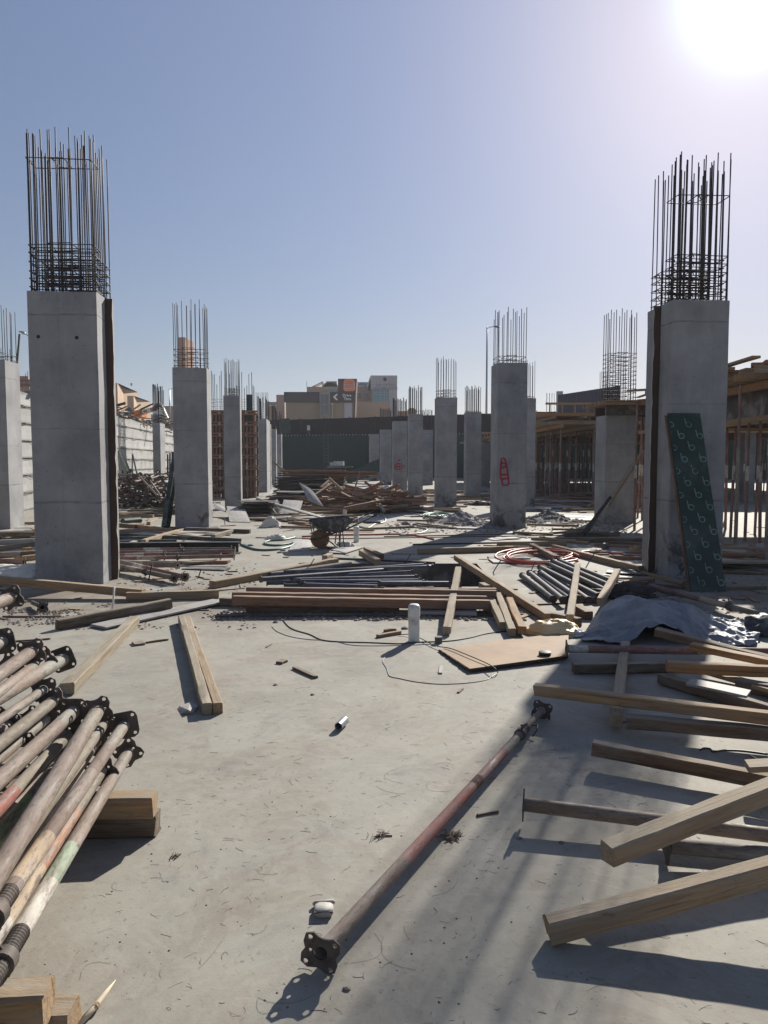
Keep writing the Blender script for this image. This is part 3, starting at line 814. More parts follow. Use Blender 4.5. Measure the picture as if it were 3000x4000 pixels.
# sprayed drawings
def spray(parent, Yf, strokes, mat, r):
    inv = parent.matrix_basis.inverted(); b = MB()
    for st in strokes:
        P = []
        for (px, py) in st:
            lp = inv @ D(px, py, Yf); lp.y = -.001; P.append(lp)
        b.tube(P, r, 6)
    me = b.mesh('graffiti', M[mat], smooth=True); me.transform(Matrix.Diagonal((1, .12, 1, 1)))
    tag(link('graffiti', me, parent, Matrix.Translation((0, -.004, 0))), {'red_paint': 'red spray-paint drawing', 'black_paint': 'black spray-paint drawing'}[mat])
def c3(pts): return [(1550 + x / 2.765, 1500 + y / 2.765) for x, y in pts]
spray(col_R2, 18.4, [c3(s) for s in ([(1130, 830), (1135, 805), (1165, 803), (1180, 850), (1195, 920), (1205, 1000), (1212, 1060), (1205, 1092), (1150, 1098), (1140, 1060), (1122, 1010), (1120, 930), (1130, 830)], [(1128, 855), (1170, 858), (1190, 890)], [(1122, 912), (1192, 888)], [(1118, 980), (1200, 978)], [(1130, 1028), (1210, 1018)])], 'red_paint', .024)
def c2(pts): return [(1000 + x / 2.765, 1750 + y / 2.765) for x, y in pts]
spray(col_a, 63, [c2([(1252, 180), (1300, 245)]), c2([(1300, 178), (1258, 248)])], 'red_paint', .04)
spray(col_a, 63, [c2([(1252, 150), (1278, 140), (1304, 150), (1278, 166), (1252, 150)]), c2([(1273, 152), (1283, 152)])], 'black_paint', .05)
spray(col_c, 41.5, [c2(s) for s in ([(1500, 235), (1500, 185), (1525, 165), (1570, 165), (1575, 230), (1505, 235)], [(1525, 165), (1522, 232)], [(1548, 165), (1550, 232)], [(1498, 205), (1575, 200)], [(1575, 185), (1605, 188), (1603, 215), (1575, 215)], [(1545, 145), (1535, 125), (1545, 130), (1556, 124), (1545, 145)])], 'red_paint', .03)
# ---------------------------------------------------------------- buildings beyond the fence
def bld(name, label, px, Y, rz=0): return thing(name, label, 'building', TR(XA(px, Y), Y, SZ, rz))
def zz(py, Y): return D(1500, py, Y).z - SZ
def part(root, name, mat, x0, x1, y0, y1, z0, z1): b = MB(); b.box(x0, x1, y0, y1, z0, z1); return b.build(name, M[mat] if isinstance(mat, str) else mat, root)
def xs_(px, ref, Y): return XA(px, Y) - XA(ref, Y)
# drive-thru restaurant
Y = 112.0; rf = 1112
bk = bld('drive_thru_restaurant', 'beige restaurant with charcoal sign band and round burger sign on a brown tower', rf, Y)
X = lambda px: xs_(px, rf, Y); Z = lambda py: zz(py, Y)
part(bk, 'wall', 'beige', X(1118), X(1385), .4, 14, -.1, Z(1534))
part(bk, 'sign_band', 'sign_dark', X(1112), X(1250), 0, .395, Z(1571), Z(1531))
part(bk, 'sign_band', 'sign_dark', X(1292.5), X(1390), 0, .395, Z(1572), Z(1532))
part(bk, 'pilaster', 'beige', X(1250.5), X(1292), -.3, .39, 0, Z(1529))
wn_ = part(bk, 'window', 'glass_dark', X(1255), X(1287), -.36, -.305, Z(1620), Z(1541))
for k in range(3): part(wn_, 'mullion', 'lamp_steel', X(1255 + 15.5 * k), X(1255 + 15.5 * k + 1.2), -.42, -.365, Z(1620), Z(1541))
for py in (1621, 1581, 1541): part(wn_, 'mullion', 'lamp_steel', X(1256.5), X(1286), -.40, -.366, Z(py), Z(py - 1.2))
part(bk, 'white_panel', 'cladding', X(1346), X(1376), .2, .395, 0, Z(1572.5))
b = MB(); zt, zb = Z(1480), 0
b.add([(X(1322), -.25, Z(1533)), (X(1391), -.25, Z(1533)), (X(1395), -.25, zt), (X(1322), -.25, zt), (X(1322), 5, Z(1533)), (X(1391), 5, Z(1533)), (X(1395), 5, zt), (X(1322), 5, zt)], [(0, 1, 2, 3), (5, 4, 7, 6), (1, 5, 6, 2), (4, 0, 3, 7), (3, 2, 6, 7), (0, 4, 5, 1)])
b.build('sign_tower', M['sign_brown'], bk)
b = MB(); b.add([(X(1377), .1, 0), (X(1384), .1, 0), (X(1391), .1, Z(1531.5)), (X(1385), .1, Z(1531.5)), (X(1377), 5, 0), (X(1384), 5, 0), (X(1391), 5, Z(1531.5)), (X(1385), 5, Z(1531.5))], [(0, 1, 2, 3), (5, 4, 7, 6), (1, 5, 6, 2), (4, 0, 3, 7)]); b.build('slanted_fin', M['sign_brown'], bk)
# the round sign: two bun halves with the name between them
sx, sz = X(1366), Z(1504.5); sw, sh = X(1388) - X(1344), Z(1480.5) - Z(1528.5)
sg = bpy.data.objects.new('round_sign', None); COL.objects.link(sg); sg.parent = bk; sg.location = (sx, -.26, sz)
def rr(w, h, rt, rb, n=7):
    o = []
    for (cx, cy, a0, r_) in ((w/2 - rb, -h/2 + rb, -90, rb), (w/2 - rt, h/2 - rt, 0, rt), (-w/2 + rt, h/2 - rt, 90, rt), (-w/2 + rb, -h/2 + rb, 180, rb)):
        o += [(cx + r_ * math.cos(R(a0 + 90 * i / n)), cy + r_ * math.sin(R(a0 + 90 * i / n))) for i in range(n + 1)]
    return o
def sheet(outline, th, mat, y, dz=0, nm='bun'):
    me = curve_plate(outline, [], th); me.transform(Matrix.Rotation(R(90), 4, 'X')); me.materials.clear(); me.materials.append(M[mat])
    return link(nm, me, sg, Matrix.Translation((0, y, dz)))
sheet(rr(sw, sh, sw * .36, sw * .2), .06, 'logo_cream', -.035, 0, 'sign_backing')
sheet(rr(sw * .90, sh * .27, sw * .32, .02), .05, 'logo_orange', -.10, sh * .335, 'bun')
sheet(rr(sw * .90, sh * .16, .02, sw * .13), .05, 'logo_orange', -.10, -sh * .39, 'bun')
link('lettering', text_mesh('BURGER', sw * .215, .03, .006, M['logo_red'], spacing=1.02), sg, Matrix.Translation((0, -.10, sh * .105)))
link('lettering', text_mesh('KING', sw * .345, .03, .01, M['logo_red'], spacing=1.04), sg, Matrix.Translation((0, -.10, -sh * .135)))
link('lettering', text_mesh('Drive\nThru', .56, .03, .012, M['white'], align='RIGHT', line=.92), bk, Matrix.Translation((X(1373), -.05, Z(1551.5) + .0)))
b = MB(); ax, az, s = X(1312), Z(1551), X(1312) - X(1302)
b.add([(ax - s, -.06, az), (ax + s * .35, -.06, az + 1.2 * s), (ax + s * 1.0, -.06, az + 1.2 * s), (ax + s * .05, -.06, az), (ax + s * 1.0, -.06, az - 1.2 * s), (ax + s * .35, -.06, az - 1.2 * s)] + [(ax - s, -.002, az), (ax + s * .35, -.002, az + 1.2 * s), (ax + s * 1.0, -.002, az + 1.2 * s), (ax + s * .05, -.002, az), (ax + s * 1.0, -.002, az - 1.2 * s), (ax + s * .35, -.002, az - 1.2 * s)], [(0, 3, 2, 1), (0, 5, 4, 3)] + [(i, (i + 1) % 6, 6 + (i + 1) % 6, 6 + i) for i in range(6)])
b.build('arrow', M['white'], bk)
b = MB(); b.tube([(X(1303), -2, 0), (X(1303), -2, Z(1583))], .04, 5); b.box(X(1303) - .2, X(1303) + .2, -2.1, -1.9, Z(1583), Z(1580)); b.build('lamp_post', M['white_pipe'], bk)
# peach block behind it
Y = 135.0; rf = 1201
pk = bld('peach_block', 'peach office block with an arched roof behind the drive-thru restaurant', rf, Y)
X = lambda px: xs_(px, rf, Y); Z = lambda py: zz(py, Y)
part(pk, 'wall', 'peach_d', 0, X(1521), 0, 20, 0, Z(1511))
part(pk, 'parapet_wall', 'peach', X(1270), X(1322), -.5, -.01, Z(1531), Z(1512))
part(pk, 'window_strip', 'glass', X(1270), X(1322), -.6, -.51, Z(1532), Z(1523))
b = MB(); n = 10; cx, rx, z0 = X(1292), X(1322) - X(1292), Z(1511)
for i in range(n):
    a0, a1 = math.pi * i / n, math.pi * (i + 1) / n
    P = lambda a, y, k: (cx + rx * k * math.cos(a), y, z0 + (Z(1491) - z0) * k * math.sin(a))
    b.add([P(a0, 0, 1), P(a1, 0, 1), P(a1, 9, 1), P(a0, 9, 1), P(a0, 0, .86), P(a1, 0, .86), P(a1, 9, .86), P(a0, 9, .86)], [(0, 1, 2, 3), (4, 7, 6, 5), (0, 4, 5, 1), (3, 2, 6, 7)])
b.build('arched_roof', M['beige'], pk)
b = MB(); b.box(cx - rx * .7, cx + rx * .7, 3, 3.2, z0 - .05, z0 + 1.3); b.build('arch_window', M['glass_dark'], pk)
for (p0, p1, t) in ((1218, 1262, 1488), (1394, 1412, 1492)):
    b = MB(); b.add([(X(p0), .5, Z(1510)), (X(p1), .5, Z(t)), (X(p1), 3.5, Z(t)), (X(p0), 3.5, Z(1510)), (X(p0), .5, Z(1511) - .05), (X(p1), .5, Z(t) - .2), (X(p1), 3.5, Z(t) - .2), (X(p0), 3.5, Z(1511) - .05)], [(0, 1, 2, 3), (4, 7, 6, 5), (0, 4, 5, 1), (1, 5, 6, 2)]); b.build('solar_panel', M['glass_dark'], pk)
    b = MB(); b.tube([(X(p1) - .1, .8, Z(1511)), (X(p1) - .1, .8, Z(t) - .2)], .06, 5); b.build('panel_stand', M['lamp_steel'], pk)
part(pk, 'roof_room', 'cladding', X(1396), X(1440), 2, 8, Z(1511) + .002, Z(1488)); part(pk, 'roof_tank', 'white_pipe', X(1400), X(1418), -.2, 1.6, Z(1511) + .003, Z(1506))
for px in (1396, 1426):
    wq = part(pk, 'window', 'glass_dark', X(px), X(px + 13), -.04, .05, Z(1552), Z(1536)); part(wq, 'sill', 'beige', X(px - 1), X(px + 14), -.15, -.041, Z(1553.5), Z(1552))
part(pk, 'low_wall', 'cladding', X(1388), X(1490), -3, -2.5, 0, Z(1598))
b = MB(); b.tube([(X(1201), 0, Z(1511)), (X(1201), 0, Z(1490))], .05, 5); b.build('mast', M['lamp_steel'], pk)
# white clad office with emblem and lettering
Y = 128.0; rf = 1449
wk = bld('white_office', 'pale panel-clad office with a dark round emblem and teal corner window', rf, Y)
X = lambda px: xs_(px, rf, Y); Z = lambda py: zz(py, Y)
part(wk, 'core', 'peach_d', .05, X(1551), .06, 14, 0, Z(1467))
rows = [1466, 1476.5, 1488, 1501.5, 1515, 1521, 1541, 1555, 1568, 1590, 1612, 1640]; cols = [1448, 1470, 1484, 1499, 1520, 1533, 1551.5]
cp = None
for i in range(len(rows) - 1):
    for j in range(len(cols) - 1):
        if cols[j] < 1518 and rows[i] >= 1520: continue
        b = MB(); b.box(X(cols[j]) + .02, X(cols[j + 1]) - .02, 0, .055, Z(rows[i + 1]) + .02, Z(rows[i]) - .02)
        b.build('clad_panel', M['cladding'], wk)
wq = part(wk, 'corner_window', 'glass', X(1457), X(1519), -.05, .05, Z(1568), Z(1522))
for px in (1455.5, 1486, 1501, 1510, 1519): part(wq, 'frame', 'cladding', X(px), X(px + 1.2), -.12, -.051, Z(1568), Z(1522))
for py in (1569, 1542, 1533): part(wq, 'frame', 'cladding', X(1457), X(1519), -.1, -.052, Z(py) - .02, Z(py) + .03)
part(wk, 'lower_wall', 'peach', X(1395), X(1519), -.04, 0.04, 0, Z(1569.5))
b = MB(); b.tube([(X(1503.5), 0, Z(1482)), (X(1503.5), -.12, Z(1482))], X(1503.5) - X(1496.5), 24); b.build('emblem', M['letter_grey'] if 0 else M['sign_dark'], wk)
link('lettering', text_mesh('BIN OMRAN INC', .50, .02, .008, M['letter_grey'], spacing=1.1), wk, Matrix.Translation((X(1507.5), -.03, Z(1517.5))))
b = MB()     # the line of joined script above it, drawn as strokes
def sc(pts): b.tube([(X(1420 + x / 8.295), -.02, Z(1450 + y / 8.295)) for x, y in pts], .035, 4)
for st in ([(1040, 470), (1040, 410), (1010, 400), (1005, 470), (1040, 470)], [(1005, 470), (930, 470), (925, 500), (915, 510)], [(930, 470), (930, 410), (900, 420), (900, 470), (860, 470), (820, 440), (790, 470), (790, 400), (820, 395)], [(845, 395), (845, 470)], [(750, 400), (750, 500), (665, 505), (660, 440)], [(690, 400), (690, 470)], [(730, 420), (710, 470)], [(610, 460), (540, 460), (545, 420), (520, 420), (515, 470), (480, 500)], [(515, 460), (470, 455), (430, 420), (415, 440), (420, 480), (470, 480)]): sc(st)
for (x, y) in ((1000, 370), (870, 380), (820, 380), (690, 375), (540, 395), (430, 380), (520, 505)):
    b.box(X(1420 + x / 8.295) - .06, X(1420 + x / 8.295) + .06, -.05, -.02, Z(1450 + y / 8.295) - .05, Z(1450 + y / 8.295) + .05)
b.build('script_lettering', M['letter_grey'], wk)
b = MB(); b.add([(X(1433), .1, Z(1508)), (X(1448) - .02, .1, Z(1467)), (X(1448) - .02, .1, Z(1480)), (X(1438), .1, Z(1511)), (X(1433), 9, Z(1508)), (X(1448) - .02, 9, Z(1467)), (X(1448) - .02, 9, Z(1480)), (X(1438), 9, Z(1511))], [(0, 3, 2, 1), (0, 1, 5, 4), (3, 7, 6, 2), (0, 4, 7, 3)]); b.build('slanted_wall', M['cladding'], wk)
# low far blocks
Y = 140.0; o = bld('low_peach_house', 'low peach house at the left end of the drive-thru restaurant', 1050, Y); X = lambda px: xs_(px, 1050, Y); Z = lambda py: zz(py, Y)
part(o, 'wall', 'peach_d', 0, X(1084), 0, 8, 0, Z(1570)); part(o, 'wall', 'peach_d', X(1084) + .01, X(1116), -.5, 8, 0, Z(1543)); part(o, 'band', 'white_pipe', 0, X(1084), -.15, -.01, Z(1586), Z(1581)); part(o, 'window', 'glass', X(1109), X(1116), -.6, -.51, Z(1606), Z(1589))
Y = 150.0; o = bld('domed_house', 'far peach house with a small dome right of the white office', 1596, Y); X = lambda px: xs_(px, 1596, Y); Z = lambda py: zz(py, Y)
part(o, 'wall', 'peach_d', X(1555), X(1625), 0, 8, 0, Z(1611)); part(o, 'cornice', 'peach', X(1553), X(1627), -.3, -.01, Z(1611), Z(1606))
b = MB(); b.add([(X(1590) + (X(1626) - X(1590)) * .5 * (1 + math.cos(a)), y, Z(1606) + (Z(1593) - Z(1606)) * math.sin(a)) for y in (0, 6) for a in [math.pi * i / 8 for i in range(9)]], [(i, i + 1, i + 10, i + 9) for i in range(8)] + [tuple(range(8, -1, -1))]); b.build('dome', M['peach_d'], o)
# left: peach towers, brown house, brick chimney, orange house
Y = 90.0; o = bld('peach_tower_house', 'plain peach house with two stepped flat-roofed towers behind the left wall', 451, Y, R(0)); X = lambda px: xs_(px, 451, Y); Z = lambda py: zz(py, Y)
def prism(root, name, mat, xa, xb, xc, ztop, depth):   # front face xa..xb in shade, flank xb..xc turned to the sun
    b = MB(); P = [(xa, 0), (xb, 0), (xc, depth), (xa, depth)]
    b.add([(x, y, 0) for x, y in P] + [(x, y, ztop) for x, y in P], [(0, 1, 5, 4), (1, 2, 6, 5), (2, 3, 7, 6), (3, 0, 4, 7), (4, 5, 6, 7)]); b.build(name, M[mat], root)
prism(o, 'tower', 'peach', X(420), X(468), XA(509, 102) - XA(451, 90), Z(1496), 12)
prism(o, 'tower', 'peach', X(505), X(530), XA(559, 99) - XA(451, 90), Z(1546), 9)
b = MB(); b.tube([(X(501), 2, Z(1500)), (X(501), 2, Z(1490))], .12, 6); b.build('vent_pipe', M['lamp_steel'], o)
b = MB(); b.box(X(509), X(527), -.05, -.002, Z(1612), Z(1597)); b.build('window', M['glass_dark'], o)
Y = 120.0; o = bld('brown_house', 'flat-roofed brown house behind the lamp at the left', 639, Y); X = lambda px: xs_(px, 639, Y); Z = lambda py: zz(py, Y)
part(o, 'wall', 'beige', 0, X(740), 0, 10, 0, Z(1590)); part(o, 'roof_edge', 'sign_brown', -.2, X(741), -.3, -.01, Z(1590), Z(1587)); part(o, 'lower_wall', 'cladding', X(560), -.05, .5, 6, 0, Z(1618))
Y = 130.0; o = bld('brick_tower', 'orange brick tower seen through the bars of the second left column', 708, Y); X = lambda px: xs_(px, 708, Y); Z = lambda py: zz(py, Y)
prism(o, 'shaft', 'brick', 0, X(733), X(742), Z(1322), 4)
for k in range(14): part(o, 'brick_course', 'peach_d', X(720), X(733) + .03, -.06, -.002, Z(1420 - k * 7.2), Z(1416 - k * 7.2))
part(o, 'cap', 'brick', -.1, X(733) + .1, -.1, 3.8, Z(1322) + .002, Z(1318))
Y = 62.0; o = bld('orange_house', 'small terracotta house with stepped roof above the wall at far left', 66, Y); X = lambda px: xs_(px, 66, Y); Z = lambda py: zz(py, Y)
part(o, 'wall', 'brick', X(40), X(150), 0, 8, -.4, Z(1482)); part(o, 'upper_wall', 'peach_d', X(40), X(112), .5, 7, Z(1482) + .002, Z(1466)); part(o, 'band', 'peach_d', X(40), X(150), -.1, -.002, Z(1500), Z(1492)); part(o, 'lower_wall', 'peach_d', X(40), X(150), -1, -.11, -.4, Z(1515))

# ---------------------------------------------------------------- lamps
def lamp(px, pytop, Y, label, arm=1, z0=SZ):
    top = D(px, pytop, Y); o = thing('street_lamp', label, 'street lamp', Matrix.Translation((top.x, Y, z0)))
    h = top.z - z0; b = MB(); b.tube([(0, 0, 0), (0, 0, h * .5), (0, 0, h)], [.13, .10, .07], 8); b.build('pole', M['lamp_steel'], o, smooth=True)
    b = MB(); b.tube([(0, 0, h - .1), (arm * .5, 0, h + .05), (arm * .8, 0, h + .05)], .04, 6); b.build('arm', M['lamp_steel'], o)
    b = MB(); b.tube([(arm * .75, 0, h + .05), (arm * 1.0, 0, h + .06), (arm * 1.3, 0, h)], [.05, .13, .06], 8); b.build('lamp_head', M['lamp_steel'], o, smooth=True)
lamp(1903, 1278, 78, 'tall street lamp behind the fence left of the red bottle column', 1)
lamp(662, 1518, 100, 'thin street lamp between the slim column and the second left column', .9)
b = MB(); P = [D(115, 1315, 60), D(100, 1305, 60), D(92, 1300, 60)]
o = thing('street_lamp', 'lamp arm poking out left of the nearest left column', 'street lamp', Matrix.Translation((P[0].x + .6, 60, SZ)))
pb = MB(); pb.tube([(0, 0, -.3), (0, 0, P[0].z - SZ - .25)], .08, 6); pb.build('pole', M['lamp_steel'], o)
lw = o.matrix_basis.inverted(); b.tube([Vector((0, 0, P[0].z - SZ - .25)), lw @ P[0], lw @ P[1]], .035, 6); b.build('arm', M['lamp_steel'], o); b = MB(); b.tube([lw @ P[1], lw @ P[2], lw @ P[2] + Vector((-.35, 0, .1))], [.05, .13, .05], 8); b.build('lamp_head', M['lamp_steel'], o, smooth=True)
# leaning pole left
a, c = D(66, 1430, 24), D(78, 1283, 24)
o = tag(link('leaning_pole', beam_mesh(2.2, .05, .05, 3, mat='dark_steel'), None, frame(a + (a - c), c)), 'dark leaning pole above the leftmost column', 'pole')

# ---------------------------------------------------------------- hoarding, excavator, heap on the left wall
p0, p1 = D(2176, 1600, 64), D(2420, 1592, 56)
hz = D(2176, 1543, 64).z
o = thing('steel_hoarding', 'blue-black corrugated hoarding rising above the far formwork on the right', 'hoarding', Matrix.Translation((0, 0, 0)))
n = 16
for i in range(n):
    a = p0.lerp(p1, i / n); c = p0.lerp(p1, (i + 1) / n); dirv = (c - a); nrmv = Vector((-dirv.y, dirv.x, 0)).normalized()
    b = MB(); k = 6; vs = []
    for j in range(k + 1):
        p = a.lerp(c, j / k) - dirv * .0 ; off = nrmv * (.05 if j % 3 == 1 else 0)
        vs += [Vector((p.x, p.y, SZ)) + off, Vector((p.x, p.y, hz)) + off]
    b.add(vs, [(2 * j, 2 * j + 2, 2 * j + 3, 2 * j + 1) for j in range(k)]); b.build('sheet', M['hoarding'], o)
b = MB(); b.tube([p0 - Vector((0, 0, p0.z - SZ)), Vector((p0.x, p0.y, hz + .1))], .09, 6); b.build('post', M['white_pipe'], o)
b = MB(); b.box(-.25, .25, -.15, .15, 0, .3, M=Matrix.Translation((p0.x + .2, p0.y, hz + .01))); b.build('lamp_box', M['lamp_steel'], o)
ex = thing('excavator', 'orange excavator with lettered boom working behind the left wall', 'excavator', Matrix.Translation(Vector((D(560, 1640, 70).x, 70, SZ))))
inv = ex.matrix_basis.inverted(); E = lambda px, py: inv @ D(px, py, 70)
def slabxz(name, pts, y0, y1, mat):
    b = MB(); n = len(pts); P = [E(*p) for p in pts]
    b.add([Vector((p.x, y0, p.z)) for p in P] + [Vector((p.x, y1, p.z)) for p in P], [tuple(range(n)), tuple(range(2 * n - 1, n - 1, -1))] + [(i, n + i, n + (i + 1) % n, (i + 1) % n) for i in range(n)])
    return b.build(name, M[mat], ex)
slabxz('boom', [(552, 1604), (600, 1591), (622, 1570), (634, 1582), (606, 1604), (556, 1620)], -.25, .25, 'digger_arm')
slabxz('body', [(515, 1618), (530, 1606), (553, 1602), (553, 1628), (520, 1632)], -.6, 1.6, 'digger')
link('lettering', text_mesh('CB', .62, .015, .02, M['white'], spacing=1.1), ex, Matrix.Translation(E(575, 1607) + Vector((0, -.27, 0))) @ Matrix.Rotation(R(-14), 4, 'Y'))
slabxz('dipper_arm', [(622, 1574), (634, 1580), (658, 1632), (650, 1636)], -.2, .2, 'white_pipe')
b = MB(); b.tube([E(545, 1602), E(585, 1583), E(600, 1576)], [.09, .09, .05], 6); b.build('hydraulic_ram', M['black'], ex)
b = MB(); b.box(-1.4, 1.4, -.9, 1.9, -.4, .9); b.box(-1.8, 1.8, -1.2, -.7, -.4, .35); b.box(-1.8, 1.8, 1.7, 2.2, -.4, .35); b.build('undercarriage', M['black'], ex)
# demolition heap on the wall top
q = random.Random(31)
def walltop(px, Y): return Vector((XA(px, Y), Y, 0))
dark = ['wood_brown', 'wood_red', 'wood_brown', 'dark_steel']
for i in range(70):
    t = q.random(); Y = 34 + 26 * t; f = (Y - WA[1]) / (WB[1] - WA[1]); x = WA[0] + (WB[0] - WA[0]) * f
    hgt = .75 * max(0, 1 - abs(Y - 40) / 8) + .35 * max(0, 1 - abs(Y - 55) / 6) + .12
    L = q.uniform(.6, 1.7)
    Mx = Matrix.Translation((x - q.uniform(.05, 1.0), Y, HW + q.random() * hgt)) @ Euler((q.uniform(-.5, .5), q.uniform(-.5, .5), q.uniform(0, 3.1))).to_matrix().to_4x4()
    o = link('broken_timber', beam_mesh(L, q.uniform(.08, .2), q.uniform(.03, .08), i, 3, q.choice(dark)), None, Mx)
    tag(o, 'broken dark timber in the heap on top of the sunlit left wall', 'timber', 'broken timbers heaped on the left wall')
b = MB()
for i in range(420):
    Y = q.uniform(20, 66); f = (Y - WA[1]) / (WB[1] - WA[1]); x = WA[0] + (WB[0] - WA[0]) * f
    hgt = .55 * max(0, 1 - abs(Y - 40) / 9) + .1
    rock_into(b, Vector((x - q.uniform(-.02, 1.6), Y, HW - .08 + q.random() * hgt)), q.uniform(.08, .26), q)
tag(b.build('earth_heap', M['pebble']), 'brown heap of earth and rubble along the top of the left wall', 'earth heap', kind='stuff')
# ---------------------------------------------------------------- timber column form (left)
q = random.Random(41)
Yf = 33.6; x0, x1 = XA(828, Yf), XA(999, Yf); W = x1 - x0; HF = 3.9
fm = thing('column_form', 'brown timber and plywood column form with walers and props behind the narrow column', 'formwork', TR(x0, Yf, 0, YAW))
nb = 6
for i in range(nb):
    b = MB(); b.box(W * i / nb + .004, W * (i + 1) / nb - .004, .10, .125, 0, HF - q.uniform(0, .05)); b.build('form_panel', M['ply_dark' if i != 4 else 'green_film'], fm)
    b = MB(); b.box(0.001, W - .001, 1.3, 1.325, 0, HF) if i == 0 else b.box(W - .1, W - .075, .13 + i * .19, .13 + (i + 1) * .19 - .01, 0, HF); b.build('form_panel', M['ply_dark'], fm)
for i in range(13): b = MB(); x = W * (i + .5) / 13; b.box(x - .04, x + .04, .0, .098, .02, HF - q.uniform(-.1, .1)); b.build('stud', M['wood_red'], fm)
for k in range(8):
    for dy in (0, 1): b = MB(); z = .3 + k * .49; b.box(-.12, W + .12, -.095, -.003, z + dy * .12, z + dy * .12 + .085); b.build('waler', M['wood_red'], fm)
    for i in range(3): b = MB(); b.tube([(W * (.2 + .3 * i), -.2, z + .1), (W * (.2 + .3 * i), .05, z + .1)], .02, 5); b.box(W * (.2 + .3 * i) - .05, W * (.2 + .3 * i) + .05, -.13, -.1, z + .05, z + .15); b.build('tie_bolt', M['lamp_steel'], fm)
b = MB(); b.box(W * .80, W * .94, -.02, -.001, HF - .4, HF + .75); b.build('green_board', M['green_film'], fm)
cage(fm, W * .95, 1.1, HF, 0, q, 9, 3, 1.75, 1.2, 4, .16, .013)
for i, fx in enumerate((.42, .86)):
    o = thing('steel_prop', ('red standing prop with a white band left of the narrow column', 'red standing prop with a white band right of the narrow column')[i], 'steel prop', Matrix.Translation((x0 + W * fx, Yf - .6, 0)) @ Matrix.Rotation(R(-90), 4, 'Y'), 'props standing at the column form')
    link('shaft', simple_prop_mesh(3.2, .032, [(0, 1.3, 'dkred', 1), (1.301, 1.6, 'white', 1.02), (1.601, 3.2, 'dkred', .8)]), o)

# ---------------------------------------------------------------- slab decks on the right
q = random.Random(52)
SP = simple_prop_mesh(3.05, .032, [(0, 1.25, 'dkred', 1), (1.251, 1.56, 'white', 1.03), (1.561, 3.05, 'dkred', .8)])
SPB = simple_prop_mesh(3.75, .034, [(0, 1.9, 'black', 1), (1.901, 2.2, 'white', 1.03), (2.201, 3.75, 'black', .8)])
SPR = simple_prop_mesh(3.75, .03, [(0, 1.3, 'dkred', 1), (1.301, 1.6, 'white', 1.03), (1.601, 3.75, 'brown', .8)])
def standing(me, x, y, label, group, lean=(0, 0), z=0.0):
    o = link('steel_prop', me, None, Matrix.Translation((x, y, z)) @ Euler((lean[0], lean[1], q.uniform(0, 6))).to_matrix().to_4x4() @ Matrix.Rotation(R(-90), 4, 'Y'))
    return tag(o, label, 'steel prop', group)
dk = thing('slab_formwork', 'timber slab deck on red props at the right edge, loose boards on top', 'formwork deck', TR(0, 0, 0))
DX0, DX1, DY0, DY1, DZ = 6.75, 24.0, 12.4, 41.0, 3.24
BAYS = [(DY0, 21.2), (29.5, 63.0)]
yrows = [12.4, 14.6, 16.8, 19.0, 21.2, 29.5, 36, 43, 50, 57, 63]
for i in range(7):
    for j in range(10):
        if j == 4: continue
        b = MB(); xa = DX0 + (DX1 - DX0) * i / 7
        b.box(xa + .004, xa + (DX1 - DX0) / 7 - .004, yrows[j] + .004, yrows[j + 1] - .004, DZ, DZ + .02); b.build('deck_panel', M['ply_orange'], dk)
for y in [12.5 + .43 * k for k in range(21)] + [29.6 + .6 * k for k in range(56)]:
    b = MB(); b.box(DX0 - q.uniform(.05, .6), DX1, y - .04, y + .04, DZ - .125, DZ - .002); b.build('joist', M['wood_tan'], dk)
for i, x in enumerate((6.95, 8.35, 9.75, 11.2, 12.6, 14.2, 16, 18, 20, 22)):
    for (ya, yb) in BAYS: b = MB(); b.box(x - .05, x + .05, ya - q.uniform(.1, .6), yb + .2, DZ - .27, DZ - .128); b.build('bearer', M['wood_tan' if i else 'wood_orange'], dk)
# dropped beam form across the deck front and beside the column
def beamform(xa, xb, ya, yb, z0, z1):
    b = MB(); b.box(xa, xb, ya, yb, z0, z1); b.build('beam_side', M['ply_dark'], dk)
    b = MB(); b.box(xa - .1, xb + .1, ya - .15, yb + .15, z0 - .09, z0 - .003); b.build('beam_soffit', M['wood_tan'], dk)
beamform(7.25, 7.7, 12.6, 21.0, 2.52, 3.045)
beamform(9.2, 14.8, 14.9, 15.3, 2.52, 3.045)
beamform(8.0, 14.8, 19.6, 20.0, 2.52, 3.045)
pp = XA(2356, 19.86)
b = MB(); b.box(pp, pp + 1.6, 19.72, 19.84, 2.885, 3.12); b.build('beam_side', M['ply_dark'], dk)
b = MB(); b.box(pp, pp + 1.6, 20.75, 20.85, 2.885, 3.12); b.build('beam_side', M['ply_dark'], dk)
for i in range(5): b = MB(); y = 19.5 + i * .38; b.box(pp - .25, DX0 + .2, y, y + .08, 3.123, 3.21); b.build('joist', M['wood_tan'], dk)
for i in range(4): b = MB(); xb = pp - .1 + i * .27; b.box(xb, xb + .22, 19.4, 21.3, 3.213, 3.24); b.build('deck_board', M['wood_tan'], dk)
for i in range(46):
    x = DX0 + q.uniform(-.3, 2.6); y = q.uniform(DY0, 21); L = q.uniform(1.0, 2.6)
    o = link('timber_plank', beam_mesh(L, q.uniform(.09, .2), q.uniform(.03, .08), 300 + i, 3, q.choice(['wood_red', 'wood_tan', 'wood_orange', 'wood_red'])), None,
             Matrix.Translation((x - L * .3, y, DZ + .06 + q.random() * .10)) @ Matrix.Rotation(q.gauss(0, .5) + (R(90) if q.random() < .5 else 0), 4, 'Z') @ Matrix.Rotation(q.uniform(-.05, .05), 4, 'Y'))
    tag(o, 'loose reddish plank lying on the slab deck at the right', 'plank', 'loose planks on the slab deck')
